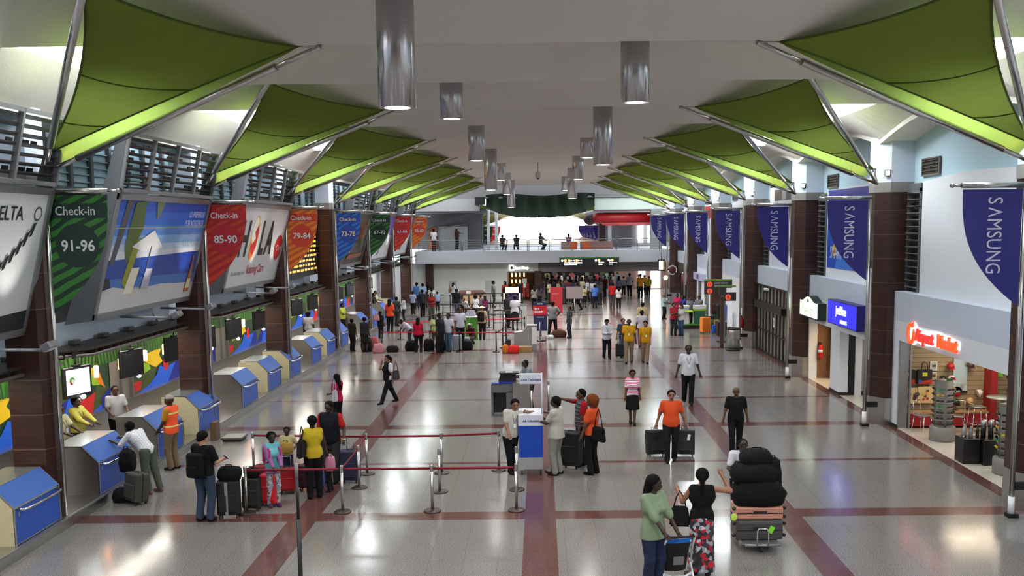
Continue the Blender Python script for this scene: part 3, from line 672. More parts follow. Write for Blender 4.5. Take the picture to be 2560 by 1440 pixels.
BILL = {-1: (paper, A_delta), 0: (paper, A_beach), 1: (paper, A_hola), 3: (M('poster_umber', (60, 56, 52), .3), A_bronze), 4: (paper, A_spire), 5: (paper, A_ice)}
make_billboard(-1, 'tilted white airline billboard cut by the left edge of the picture')
make_billboard(0, 'tilted beach billboard with palm, white parasol and bottle')
make_billboard(1, 'tilted white billboard reading HOLA with a globe for the O')
make_billboard(3, 'tilted dark bronze billboard beside the blue 73-78 banner')
make_billboard(4, 'tilted violet and white billboard beside the green 67-72 banner')
make_billboard(5, 'tilted pale blue and white billboard beside the last red banner')
# departures board in the third bay
t = thing('departures_board', 'black departures board with yellow and orange text lines behind the orange 79-84 banner', 'information board', (-10.2, Lk(2)+5.4, 3.7))
g = MB(); g.b2((-.15, -4.3, 0), (0, 2.6, 2.9)); g.build('board_case', dark, t)
for q in (-3.5, 0, 2.2): g = MB(); g.tube([(-.15, q, .06), (-.75, q, -.03)], .03, 6); g.build('bracket', dark, t)
random.seed(5); fr = Frame((.002, -4.2, .1), (0, 1, 0), (0, 0, 1)); sh = []
for r in range(13):
    u = .15
    while u < 6.3:
        l_ = .25+random.random()*.5; sh.append((mat('led_yellow' if random.random() < .7 else 'led_orange', (1, .8, .1) if random.random() < .7 else (1, .35, .08), .5, emit=.9, var=0), rect(u, .14+r*.2, min(6.6, u+l_), .23+r*.2))); u += l_+.18
art('text_line', fr, sh, t, .004, .0)

# ---- check-in banners on poles
def banner_mat(name, a, b, c1=.5):
    m = bpy.data.materials.new(name); m.use_nodes = True; nt = m.node_tree; N = nt.nodes; L = nt.links; bs = N['Principled BSDF']; bs.inputs['Roughness'].default_value = .55
    tc = N.new('ShaderNodeTexCoord'); mp = N.new('ShaderNodeMapping'); mp.inputs['Rotation'].default_value = (0, R_(-62), 0); L.new(tc.outputs['Object'], mp.inputs[0])
    wv = N.new('ShaderNodeTexWave'); wv.inputs['Scale'].default_value = 1.6; wv.inputs['Distortion'].default_value = 2.2; wv.inputs['Detail'].default_value = 1; wv.bands_direction = 'X'; L.new(mp.outputs[0], wv.inputs[0])
    cr = N.new('ShaderNodeValToRGB'); cr.color_ramp.interpolation = 'LINEAR'; cr.color_ramp.elements[0].position = c1-.04; cr.color_ramp.elements[0].color = (*h2(a), 1); cr.color_ramp.elements[1].position = c1+.04; cr.color_ramp.elements[1].color = (*h2(b), 1)
    L.new(wv.outputs['Fac'], cr.inputs[0]); L.new(cr.outputs[0], bs.inputs['Base Color']); return m
BC = dict(green=((20, 52, 38), (52, 122, 44), (18, 48, 40)), red=((176, 34, 30), (206, 62, 34), (190, 32, 40)), orange=((204, 92, 34), (230, 132, 38), (206, 62, 38)), blue=((12, 70, 170), (20, 124, 222), (22, 72, 172)))
kinds = ['green', 'red', 'orange', 'blue', 'green', 'red', 'orange']
def quarter(w, zt, zb, n=16):
    """outline from the pole foot of the cloth: straight top, curved outer edge"""
    pts = [(0, zt), (w, zt)]
    for i in range(1, n+1):
        a = PI/2*i/n; pts.append((w*math.cos(a)**.75 if i < n else 0.0, zt - (zt-zb)*math.sin(a)**1.05 if i < n else zb))
    return pts
def qsh(w, zt, zb, n=18):
    pts = [(0, zt), (w, zt)]
    for i in range(1, n+1):
        q = i/n; pts.append((w*(1-q**2.7), zt-(zt-zb)*q**1.0*(.999)))
    return pts
for k in range(7):
    L = Lk(k); kd = kinds[k]; yb = L-.4
    t = thing('check_in_banner', '%s check-in banner %s on a pole in front of the pillar' % (kd, NUM[k]), 'banner', (-9.4, yb, 0))
    g = MB(); g.tube([(0, 0, .22), (0, 0, 6.55)], .045, 10); g.build('pole', steel, t)
    g = MB(); g.tube([(0, 0, 6.53), (1.2, 0, 6.53)], .05, 10); g.tube([(1.2, 0, 6.53), (1.38, 0, 6.53)], .025, 8); g.ell((1.4, 0, 6.53), (.045, .045, .045), 10, 6)
    g.build('crossbar', steel, t)
    a, b, c = BC[kd]
    bm_ = banner_mat('banner_%s_%d' % (kd, k), a, b, .5 if kd != 'green' else .42)
    pts = qsh(1.13, 6.46, 4.2)
    g = MB(); g.prism([(x+.05, -.012, z) for x, z in pts], (0, .02, 0)); cl = g.build('banner_cloth', bm_, t)
    fr = Frame((.05, -.012, 0), (1, 0, 0), (0, 0, 1))
    cm = M('banner_disc_%s' % kd, c, .55)
    art('banner_print', fr, [(cm, [(.0, 6.02), (1.115, 6.02), (1.12, 6.3), (0, 6.3)]), (cm, circ(.52, 5.5, .42))], cl, .003)
    wm = M('banner_white', (220, 224, 222), .5)
    text('lettering', 'Check-in', fr, .13, 6.08, .235, wm, cl, d=.012, ext=0, bold=.012, xs=.9)
    text('lettering', NUM[k], fr, .53, 5.4, .29, wm, cl, d=.012, ext=0, bold=.02, align='CENTER', xs=.96)
# security camera on the first fascia
t = thing('security_camera', 'white security camera with a looped cable on the fascia at the left edge', 'security camera', (-10.85, 17.9, 3.62))
g = MB(); g.box((.25, 0, .02), (.3, .14, .13), rot=(0, R_(12), 0), bev=.03); g.build('camera_body', white, t)
g = MB(); g.tube([(0, 0, -.1), (.2, 0, -.06)], .03, 8); g.build('bracket', white, t)
g = MB(); g.tube([(.3, .05, -.05)]+[(.42+.13*math.sin(a), .1, -.2+.13*math.cos(a)) for a in (0, .8, 1.6, 2.4, 3.2, 4.0, 4.6)], .012, 6); g.build('cable', M('cable_grey', (90, 100, 116)), t)
# luggage scale on the floor by the desks
t = thing('floor_scale', 'low steel luggage scale lying on the floor beside the desk row', 'scale', (-8.7, 26.55, 0))
g = MB(); g.box((.2, 0, .09), (.58, .6, .06), bev=.015); g.build('platform', M('scale_steel', (110, 108, 104), .35, metal=.8), t)
g = MB(); g.box((.2, 0, .04), (.5, .5, .08)); g.build('base', dark, t)
g = MB(); g.box((-.36, .1, .25), (.16, .36, .5), bev=.01); g.build('readout_box', M('readout_brown', (96, 74, 50)), t)
# ================================================================== RIGHT (shops) SIDE
GLASS = mat('clear_glass', (.9, .95, .95), .04, trans=.0, alpha=.18, var=0)
dkbr = M('dark_bronze_frame', (38, 30, 28), .4, metal=.3)
basebl = M('black_baseboard', (30, 30, 30), .5)
g = MB(); g.b2((15.8, -10, 0), (16, 76, 9.4)); st(g.build('wall_right_outer', wallw))
for k in range(-1, 6):
    L = Lk(k); y0, y1 = L+.95, L+8.47
    g = MB(); g.b2((10.0, y0, 3.05), (10.9, y1, 3.86)); st(g.build('wall_fascia_right', fasc))
    g = MB(); g.b2((10.45, y0-.1, 3.86), (10.6, y1+.1, 9.35)); st(g.build('wall_upper_right', wallb))
    # white arched panel
    n = 16; pts = [(10.32, y0+.0, 3.86), (10.32, y1-.95, 3.86)] + [(10.32, y1-.95-(y1-.95-y0)*i/n, 6.86+.14*math.sin(PI*i/n)) for i in range(n+1)]
    g = MB(); g.prism(pts, (.12, 0, 0)); st(g.build('wall_white_panel', wallw))
    # louvre beside the far pillar
    t = thing('louvre_grille', 'tall dark louvre grille between the white wall panel and the %s shop-side pillar' % ordn[k+1], 'louvre', (10.44, y1-.45, 3.86), 0, 'louvre grilles on the shop side')
    g = MB(); g.b2((-.02, -.42, 0), (0, .45, 2.75)); g.build('backing', M('louvre_dark', (52, 46, 42), .6), t)
    g = MB(); g.b2((-.16, -.45, 0), (-.02, -.4, 2.85)); g.b2((-.16, .42, 0), (-.02, .47, 2.85)); g.b2((-.16, -.45, 2.75), (-.02, .47, 2.98)); g.build('frame', M('louvre_frame', (120, 124, 128), .4, metal=.4), t)
    for q in range(15):
        g = MB(); g.box((-.13, .01, .12+q*.185), (.13, .92, .022), rot=(0, R_(18), 0)); g.build('slat', M('louvre_slat_grey', (132, 136, 140), .4, metal=.5), t)
    t = thing('wall_vent', 'small dark vent grille high on the blue wall above the %s white panel' % ordn[max(k, 0)] if k >= 0 else 'small dark vent grille above the panel at the right edge', 'vent', (10.44, y1-1.25, 7.05), 0, 'dark vents high on the shop-side wall')
    g = MB(); g.b2((-.03, -.55, 0), (-.01, .55, .4)); g.build('backing', M('vent_dark', (30, 26, 24), .6), t)
    g = MB(); g.b2((-.06, -.6, -.04), (-.01, .6, 0)); g.b2((-.06, -.6, .4), (-.01, .6, .44)); g.b2((-.06, -.6, 0), (-.01, -.55, .4)); g.b2((-.06, .55, 0), (-.01, .6, .4)); g.build('frame', M('vent_frame', (92, 92, 92), .5), t)
    for q in range(4):
        g = MB(); g.box((-.05, 0, .08+q*.09), (.05, 1.1, .015), rot=(0, R_(30), 0)); g.build('slat', M('vent_slat', (76, 70, 66), .5), t)

# ---- Samsung style blue banners
navy = M('banner_navy', (34, 30, 122), .5); bwhite = M('banner_letter', (206, 206, 228), .5)
for k in range(7):
    yb = Lk(k)-.45
    t = thing('blue_banner', '%s navy banner on a pole, white letters down it, %s' % (['nearest', 'second', 'third', 'fourth', 'fifth', 'sixth', 'farthest'][k], ['cut by the right edge', 'over the blue airline sign', 'before the glazed doors', 'over the litter bin', 'by the two white shop signs', 'by the dark shop', 'beside the balcony'][k]), 'banner', (9.2, yb, 0))
    g = MB(); g.tube([(0, 0, .34), (0, 0, 6.47)], .05, 12); g.build('pole', steel, t)
    g = MB(); g.tube([(0, 0, .06), (0, 0, .42)], .062, 12); g.build('white_sleeve', white, t)
    g = MB(); g.b2((-.08, -.08, 0), (.12, .1, .08)); g.build('foot', blackm, t); g = MB(); g.b2((.04, -.04, .55), (.36, .04, .7)); g.build('wall_bracket', blackm, t)
    g = MB(); g.tube([(.1, .12, 1.9), (.1, .12, 4.5)], .035, 8); g.build('conduit', white, t)
    g = MB(); g.tube([(.05, 0, 6.47), (-1.22, 0, 6.47)], .055, 12); g.tube([(-1.22, 0, 6.47), (-1.38, 0, 6.47)], .028, 8); g.ell((-1.4, 0, 6.47), (.05, .05, .05), 12, 8); g.build('crossbar', steel, t)
    pts = qsh(1.13, 6.39, 4.17)
    g = MB(); g.prism([(-x-.06, .012, z) for x, z in pts][::-1], (0, -.024, 0)); cl = g.build('banner_cloth', navy, t)
    fr = Frame((0, -.014, 0), (1, 0, 0), (0, 0, 1))
    text('lettering', 'S', fr, -.71, 6.25, .40, bwhite, cl, d=.006, ext=0, bold=0, vert=True, xs=.77)
    text('lettering', 'V', Frame((-.71+.283, -.014, 5.868), (0, 0, 1), (-1, 0, 0)), 0, 0, .40, bwhite, cl, d=.006, ext=0, bold=0, xs=.77)
    text('lettering', 'MSUNG', fr, -.71, 5.85, .40, bwhite, cl, d=.008, ext=.002, bold=0, vert=True, xs=.77)

# ---- wall posters on the white panels
def rfr(yfar, z, x=10.31): return Frame((x, yfar, z), (0, -1, 0), (0, 0, 1))
L = Lk(1); fr = rfr(L+7.35, 4.2)
t = art('tv_poster', fr, [(M('poster_tv_dark', (40, 44, 150), .35), rect(0, 0, 5.6, 2.72)), (M('poster_tv_blue', (22, 78, 196), .35), rect(0, 0, 2.9, 2.1)), (M('poster_tv_light', (44, 120, 224), .35), [(.9, 0), (2.9, 0), (2.9, 1.9), (1.8, 1.2)]),
      (M('poster_tv_brown', (84, 66, 60), .4), rect(2.9, 0, 5.6, 1.2)), (M('poster_tv_skin', (170, 120, 92), .4), [(2.9, .1), (4.9, .0), (5.3, .4), (3.6, .5), (2.9, .34)])], None, .004)
tag(t, 'blue television advert poster half hidden behind the second navy banner', 'poster')
pw = M('poster_tv_white', (224, 230, 240)); text('lettering', 'SMART TV', fr, .35, .34, .62, pw, t, ext=0, xs=.72); text('lettering', 'SUMÉRGETE EN', fr, .42, 1.68, .26, pw, t, ext=0, xs=.8); text('lettering', 'EL ENTRETENIMIENTO', fr, .42, 1.38, .26, pw, t, ext=0, xs=.8); text('lettering', 'UNA NUEVA EXPERIENCIA', fr, .42, 1.05, .13, pw, t, ext=0)
art('logo', fr, [(M('logo_petal', (230, 190, 60)), circ(.86, .62, .14, ry=.22)), (M('logo_red', (170, 50, 40)), circ(.86, .58, .07))], t, .016)
L = Lk(2); fr = rfr(L+7.4, 3.95)
t = art('wall_poster', fr, [(M('poster_pale', (214, 212, 226), .5), rect(0, 0, 6.0, 2.8)), (M('poster_orange', (224, 134, 40)), rect(.12, 1.3, .62, 2.05)), (M('poster_ink', (60, 60, 110)), rect(.14, 1.0, .34, 1.12)), (M('poster_orange', (224, 134, 40)), rect(.4, 1.02, 1.3, 1.1)), (M('poster_ink', (60, 60, 110)), rect(.2, .86, 1.6, .92))], None, .004)
tag(t, 'pale wall poster with an orange figure behind the third navy banner', 'poster')
fr = Frame((10.3, L+7.5, 6.72), (0, -1, 0), (0, 0, 1))
t = art('photo_strip', fr, [(white, rect(0, 0, 6.3, .62)), (M('photo_dark', (62, 56, 66)), rect(.9, .02, 4.4, .5)), (M('photo_grey', (150, 150, 160)), rect(2.2, .04, 2.9, .46)), (M('photo_green', (130, 170, 80)), rect(4.4, .02, 6.2, .56))], None, .004)
tag(t, 'narrow photo strip with green end above the third navy banner', 'poster')
L = Lk(3); fr = rfr(L+7.3, 3.9)
t = art('wall_poster', fr, [(M('poster_red_b', (190, 40, 44)), rect(5.6, .6, 6.4, 2.9)), (M('poster_pale', (214, 212, 226), .5), rect(0, 0, 5.6, 2.85)), (M('poster_slate', (96, 110, 120)), [(.2, .2), (1.2, .9), (.2, .9)])], None, .004)
tag(t, 'pale wall poster with a red edge behind the fourth navy banner', 'poster')
L = Lk(4); fr = rfr(L+7.3, 3.9)
t = art('wall_poster', fr, [(M('poster_red_b', (190, 40, 44)), rect(0, 2.2, 6.4, 2.95)), (M('poster_pale', (214, 212, 226), .5), rect(0, 0, 6.4, 2.2))], None, .004)
tag(t, 'white wall poster with a red top band behind the fifth navy banner', 'poster')

# ---- bay 0 : the corner gift shop
def lwall(name, a, b, m=wallw): g = MB(); g.b2(a, b); return st(g.build(name, m))
lwall('wall_shop_jamb', (10.0, 27.25, 0), (10.3, 27.67, 2.5)); lwall('wall_shop_header', (10.0, 20.15, 2.5), (10.3, 27.67, 3.05))
lwall('trim_shop_frame', (10.03, 27.18, 0), (10.28, 27.25, 2.5), alu)
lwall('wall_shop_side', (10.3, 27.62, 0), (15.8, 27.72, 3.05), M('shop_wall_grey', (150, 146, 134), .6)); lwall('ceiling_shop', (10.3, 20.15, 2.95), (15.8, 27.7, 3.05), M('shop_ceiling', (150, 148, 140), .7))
lwall('baseboard_shop', (9.98, 27.23, 0), (10.02, 27.67, .1), basebl)
t = thing('slatwall_display', 'lit beige slatwall display with a red plinth inside the corner shop', 'display wall', (10.3, 27.6, 0))
g = MB(); g.b2((0.03, -.45, .06), (5.4, 0, .42)); g.build('red_plinth', M('plinth_red', (150, 22, 26), .4), t)
g = MB(); g.b2((.03, -.46, .42), (5.4, 0, .46)); g.build('plinth_top', M('plinth_wood', (176, 142, 100), .4), t)
for q in range(15):
    g = MB(); g.b2((.03, -.04, .48+q*.135), (2.28, -.01, .605+q*.135)); g.b2((2.46, -.04, .48+q*.135), (5.4, -.01, .605+q*.135)); g.build('slat_panel', M('slat_beige', (150, 132, 104), .5), t)
g = MB(); g.b2((2.28, -.5, .06), (2.46, -.0, 2.6)); g.build('red_post', M('plinth_red', (150, 22, 26), .4), t)
g = MB(); g.b2((-.0, -.47, 0), (.05, -.4, 2.5)); g.build('frame', alu, t)
alight('shop_light', (11.9, 26.1, 2.9), (0, 0, 0), 1.6, 26, (1, .82, .6), 'AREA', sy=1.2)
alight('shop_light', (12.5, 22.6, 2.9), (0, 0, 0), 2.5, 36, (1, .95, .88), 'AREA', sy=2.5)
def onwall(nm, x, z, lab, cat, grp=None): return thing(nm, lab, cat, (x, 27.54, z), 0, grp)
def bag(x, z, w, h, c1, lab, deco):
    t = onwall('tote_bag', x, z, lab, 'bag', 'bags on the slatwall')
    g = MB(); g.box((0, -.05, 0), (w, .09, h), bev=.015); g.build('bag_body', c1, t)
    g = MB(); g.tube([(-.09, -.05, h/2), (-.07, -.05, h/2+.16), (0, -.03, h/2+.22), (.07, -.05, h/2+.16), (.09, -.05, h/2)], .012, 6); g.build('handle', M('bag_handle', (70, 50, 36)) if deco else dark, t)
    fr = Frame((0, -.097, 0), (1, 0, 0), (0, 0, 1)); 
    if deco == 1: sh = [(M('bag_brown', (70, 40, 30)), [(-.1, -.12), (-.02, -.15), (.02, -.06), (.1, .02), (.06, .1), (-.08, .06)]), (M('bag_grey', (80, 90, 90)), rect(-.08, .02, .1, .07))]
    elif deco == 2: sh = [(M('bag_red', (180, 40, 40)), circ(.06, -.1, .04)), (M('bag_gold', (220, 170, 40)), circ(-.06, .02, .04)), (M('bag_red', (180, 40, 40)), circ(-.05, -.12, .035)), (M('bag_gold', (220, 170, 40)), circ(.07, .06, .05)), (M('bag_brown', (70, 40, 30)), circ(.0, -.03, .035)), (M('bag_brown', (70, 40, 30)), rect(.02, .1, .1, .15))]
    else: sh = [(M('bag_tag', (190, 190, 50)), rect(-.07, .02, .07, .13)), (M('bag_red', (180, 40, 40)), [(-.2, -.2), (.2, -.2), (.2, -.06), (-.1, -.12)]), (M('bag_blue', (60, 80, 150)), rect(-.18, -.17, -.08, -.08))]
    art('print', fr, sh, t)
cr_ = M('canvas_cream', (212, 186, 140), .8)
bag(10.36, 1.42, .42, .42, dark, 'dark shoulder bag with a yellow tag, left of the pair on the slatwall', 0); bag(10.85, 1.42, .42, .42, dark, 'dark shoulder bag with a yellow tag, right of the pair on the slatwall', 0)
bag(10.38, .88, .42, .46, cr_, 'cream tote bag with a brown print on the slatwall', 1); bag(10.62, .89, .06, .44, cr_, 'cream tote bags seen edge-on between the two printed ones', 1); bag(10.88, .9, .44, .48, cr_, 'cream tote bag with a coloured fruit print on the slatwall', 2)
def cap(x, z, c, lab, ry=0):
    t = onwall('cap', x, z, lab, 'cap', 'caps on the slatwall')
    g = MB(); g.T = Matrix.Rotation(ry, 4, 'Y'); g.lathe([(.1, -.05), (.105, 0), (.085, .06), (.04, .1), (0, .11)], 14, (0, -.1, 0)); g.build('crown', c, t)
    g = MB(); g.T = Matrix.Rotation(ry, 4, 'Y'); g.prism([(-.09, -.16, -.05), (.09, -.16, -.05), (.07, -.27, -.07), (-.07, -.27, -.07)], (0, 0, .012)); g.build('brim', c, t)
cap(11.57, 1.72, M('cap_red', (170, 30, 34)), 'red cap on the upper slatwall beside the mirror'); cap(11.6, 1.36, M('cap_white', (222, 218, 210)), 'white cap on the slatwall under the red one', .4); cap(11.36, 1.34, dark, 'black cap beside the white one behind the eyewear rack', -.4)
cap(11.76, .68, dark, 'black cap low on the slatwall beside the round red sign'); cap(12.15, .72, M('cap_beige', (196, 166, 122)), 'beige cap low on the slatwall', .3); cap(12.4, .95, M('cap_white', (222, 218, 210)), 'white cap hung against the red post', 1.2); cap(12.12, 1.75, M('cap_dark2', (66, 50, 50)), 'dark brown cap right of the mirror')
t = onwall('mirror', 11.88, 1.5, 'narrow wall mirror panel on the slatwall', 'mirror'); g = MB(); g.b2((-.2, -.03, -.5), (.2, 0, .6)); g.build('glass', mat('mirror_pale', (.62, .72, .70), .08, .6, var=.1), t); g = MB(); g.b2((-.22, -.035, -.56), (.22, .0, -.5)); g.build('frame', dark, t)
t = onwall('round_sign', 11.8, .98, 'round red sign low on the slatwall', 'sign'); g = MB(); g.T = Matrix.Rotation(PI/2, 4, 'X'); g.lathe([(.15, 0), (.15, .03), (0, .03)], 24); g.build('sign_disc', M('sign_red', (206, 34, 50)), t); fr = Frame((0, -.032, 0), (1, 0, 0), (0, 0, 1)); text('lettering', 'OFF', fr, 0, -.03, .1, white, t, ext=0, align='CENTER')
for i, (x, z, w, h, c, lab) in enumerate(((11.12, 1.72, .2, .26, (170, 176, 170), 'small grey framed print on the slatwall'), (11.12, 1.44, .18, .22, (180, 150, 110), 'small tan framed print under the grey one'))):
    t = onwall('framed_print', x, z, lab, 'picture'); g = MB(); g.b2((-w/2, -.02, -h/2), (w/2, 0, h/2)); g.build('frame', white, t); art('print', Frame((0, -.022, 0), (1, 0, 0), (0, 0, 1)), [(M('print_%d' % i, c), rect(-w/2+.02, -h/2+.02, w/2-.02, h/2-.02)), (M('print_ink', (80, 80, 84)), rect(-.05, -.03, .06, .04))], t)
def shirt(x, z, c, lab):
    t = onwall('hanging_shirt', x, z, lab, 'shirt'); g = MB(); g.prism([(-.13, -.04, -.2), (.13, -.04, -.2), (.14, -.04, .08), (.26, -.04, .02), (.3, -.04, .12), (.1, -.04, .24), (-.1, -.04, .24), (-.3, -.04, .12), (-.26, -.04, .02), (-.14, -.04, .08)], (0, .03, 0)); g.build('shirt_cloth', c, t)
shirt(12.95, 1.6, M('shirt_lime', (120, 210, 50)), 'lime green shirt on the wall beside the red post'); shirt(13.35, 1.8, M('shirt_rose', (186, 160, 150)), 'pale pink shirt on the wall right of the lime one'); shirt(13.5, 1.3, dark, 'black shirt on the wall behind the eyewear')
cap(12.85, .98, M('cap_olive', (110, 120, 40)), 'olive cap on the shelf right of the red post'); cap(13.3, 1.0, M('cap_green', (70, 90, 50)), 'dark green cap on the shelf far right of the red post')
# eyewear racks
def rack(x, y, lab, seed):
    random.seed(seed)
    t = thing('eyewear_rack', lab, 'display rack', (x, y, 0), .35)
    g = MB(); g.lathe([(.31, 0), (.33, .02), (.33, .36), (.3, .39), (0, .39)], 36); g.build('round_base', M('rack_base', (128, 124, 120), .5), t)
    g = MB(); g.lathe([(.24, .39), (.24, 1.62), (0, 1.62)], 6); g.build('column', M('rack_column', (132, 130, 126), .45), t)
    for s_ in range(6):
        a0 = s_*PI/3+PI/6
        for r in range(7):
            z = .47+r*.155
            bm_ = M('eyewear_%d' % random.choice([0, 1, 2, 3, 3, 3]), [(30, 30, 32), (90, 40, 30), (60, 70, 60), (40, 40, 46)][random.choice([0, 1, 2, 3])] if r > 1 or seed != 1 else random.choice([(220, 60, 30), (40, 170, 80), (220, 190, 40)]), .25)
            g = MB(); c = Vector((math.cos(a0)*.235, math.sin(a0)*.235, z)); tx = Vector((-math.sin(a0), math.cos(a0), 0)); nn = Vector((math.cos(a0), math.sin(a0), 0))
            for w_ in (-.055, .055):
                g.box(c+tx*w_+nn*.03, (.02, .07, .045), rot=Matrix.Rotation(a0, 3, 'Z'))
            for w_ in (-.09, .09, 0): g.tube([c+tx*w_, c+tx*w_+nn*.06], .006, 4)
            g.build('eyeglasses', bm_, t)
        g = MB(); 
        for r in range(7): 
            c = Vector((math.cos(a0)*.245, math.sin(a0)*.245, .42+r*.155)); g.box(c, (.012, .2, .012), rot=Matrix.Rotation(a0, 3, 'Z'))
        g.build('rail', M('rack_rail', (200, 200, 200), .3, metal=.5), t)
    g = MB()
    for s_, c in ((0, 0), ):
        g.box((.0, -.2, 1.66), (.2, .02, .07))
    g.build('price_card', M('card_green', (110, 200, 60)) if seed == 2 else M('card_dgreen', (50, 100, 50)), t)
    g = MB(); g.box((.2, -.1, 1.66), (.02, .16, .07)); g.build('price_card', M('card_pink', (230, 50, 110)), t)
rack(10.66, 25.66, 'hexagonal eyewear rack on a round grey base at the shop opening', 1); rack(10.72, 22.1, 'second eyewear rack beside the pole of the nearest navy banner', 2)
# plinths with bottles
for (a, b, lab) in (((10.08, 23.0), (10.48, 23.5), 'black display plinth carrying bottles, left of the two'), ((10.5, 22.85), (10.98, 23.4), 'black display plinth carrying the grey-capped bottles, right of the two')):
    g = MB(); g.b2((a[0], a[1], 0), (b[0], b[1], .62), bev=.01); o = g.build('display_plinth', M('plinth_black', (22, 20, 22), .35)); tag(o, lab, 'plinth')
def bottle(x, y, z, h, r, c, lab):
    t = thing('bottle', lab, 'bottle', (x, y, z), 0, 'bottles on the black plinths'); g = MB(); g.lathe([(r, 0), (r, h*.6), (r*.35, h*.75), (r*.32, h)], 12); g.build('bottle_glass', c, t); g = MB(); g.lathe([(r*.42, h), (r*.42, h*1.1), (0, h*1.1)], 10); g.build('bottle_cap', dark, t)
clear = M('clear_bottle', (190, 196, 200), .1, trans=.6); amber = M('amber_bottle', (150, 70, 30), .15); dkb = M('dark_bottle', (26, 32, 24), .15)
bottle(10.16, 23.2, .62, .34, .055, clear, 'clear glass bottle at the front left of the plinth'); bottle(10.29, 23.12, .62, .3, .05, clear, 'second clear bottle beside the amber one'); bottle(10.37, 23.3, .62, .33, .045, amber, 'amber bottle on the left plinth'); bottle(10.44, 23.1, .62, .32, .04, dkb, 'dark bottle at the corner of the left plinth')
for i in range(5):
    t = thing('tube_pack', 'tall black tube with a silver cap, %s of the cluster on the right plinth' % ['first', 'second', 'third', 'fourth', 'fifth'][i], 'bottle', (10.56+.09*i, 23.1+.1*(i % 2), .62), 0, 'silver-capped tubes'); g = MB(); g.lathe([(.04, 0), (.04, .3), (0, .3)], 10); g.build('tube_body', dkb, t); g = MB(); g.lathe([(.045, .3), (.045, .42), (0, .42)], 10); g.build('tube_cap', M('silver_cap', (200, 202, 206), .25, metal=.6), t)
# bar table, stools, chairs
t = thing('bar_table', 'tall round bar table with a steel column in the shop', 'table', (12.5, 26.2, 0)); g = MB(); g.lathe([(.42, 1.02), (.42, 1.05), (0, 1.05)], 28); g.build('table_top', M('table_glass', (140, 150, 146), .15), t); g = MB(); g.tube([(0, 0, 0), (0, 0, 1.02)], .05, 12); g.build('column', chrome, t); g = MB(); g.lathe([(.26, 0), (.26, .02), (.06, .05), (0, .05)], 24); g.build('base', chrome, t)
def stool(x, y, lab, rz=0, chair=False):
    t = thing('shop_stool' if not chair else 'metal_chair', lab, 'stool' if not chair else 'chair', (x, y, 0), rz, None)
    h = .72 if not chair else .46
    g = MB(); g.box((0, 0, h), (.36, .36, .03), bev=.01); g.build('seat', alu, t)
    for a in (-1, 1):
        for b in (-1, 1):
            g = MB(); g.tube([(a*.15, b*.15, h), (a*.22, b*.2, 0)], .013, 6); g.build('leg', chrome, t)
    if chair: g = MB(); g.tube([(-.16, .17, h), (-.17, .2, h+.4), (.17, .2, h+.4), (.16, .17, h)], .013, 6); g.build('backrest', chrome, t)
    else: g = MB(); g.tube([(-.2, -.18, .25), (.2, -.18, .25), (.2, .18, .25), (-.2, .18, .25), (-.2, -.18, .25)], .01, 6); g.build('foot_ring', chrome, t)
stool(12.0, 26.6, 'steel bar stool left of the tall round table'); stool(12.4, 25.6, 'steel bar stool in front of the tall round table'); stool(12.95, 26.3, 'steel bar stool right of the tall round table')
stool(10.55, 26.75, 'metal chair left of the first eyewear rack', .6, True); stool(11.45, 26.6, 'metal chair right of the first eyewear rack', -.5, True)
t = thing('tall_rack', 'chrome shop stand with green leaves on top beside the second eyewear rack', 'stand', (11.1, 22.3, 0)); g = MB(); g.tube([(0, 0, 0), (0, 0, 1.5)], .03, 8); g.lathe([(.16, 0), (.16, .02), (0, .03)], 16); g.build('stand_pole', chrome, t)
g = MB(); random.seed(4)
for i in range(14): a = random.random()*6.28; g.prism([(0, 0, 1.5), (.04*math.cos(a+.5), .04*math.sin(a+.5), 1.6), (.16*math.cos(a), .16*math.sin(a), 1.56+.2*random.random())], (0, 0, .008))
g.build('leaves', M('leaf_green', (60, 140, 80)), t)
# shop sign
fr = Frame((9.97, 26.35, 2.62), (0, -1, 0), (0, 0, 1))
t = thing('shop_sign', 'backlit red sign reading Airport Market with a round emblem', 'sign', (9.98, 25, 2.62))
def reloc(o, t): o.matrix_parent_inverse = Matrix.Translation(-Vector(t.location)); return o
glow = mat('sign_halo', (1, 1, 1), .5, emit=.75, ecol=(1, .97, .93), var=0); sred = mat('sign_letter_red', h2((214, 44, 40)), .4, emit=.35, ecol=h2((230, 50, 40)), var=0); sor = mat('sign_letter_orange', h2((228, 78, 38)), .4, emit=.35, ecol=h2((235, 90, 40)), var=0)
o = art('sign_halo', fr, [(glow, circ(.22, .2, .3)), (glow, [(.46, .0), (.9, -.05), (1.7, .03), (3.1, .03), (3.16, .3), (1.9, .4), (1.0, .34), (.55, .38)])], t, .0); reloc(o, t)
g = MB(); pts = []
for q in range(15): a = -2.2+q*.42; pts.append(fr.p(.2+.2*math.cos(a+PI), .2+.25*math.sin(a+PI), .05))
g.tube(pts, [.05]*14+[.02], 8); g.tube([fr.p(.3, .4, .05), fr.p(.38, .55, .05)], [.04, .015], 8); reloc(g.build('sign_emblem', sor, t), t)
reloc(text('lettering', 'Airport', fr, .48, .05, .44, sred, t, d=.03, ext=.03, bold=.03, xs=.86), t); reloc(text('lettering', 'Market', fr, 1.92, .05, .44, sor, t, d=.03, ext=.03, bold=.03, xs=.92), t)
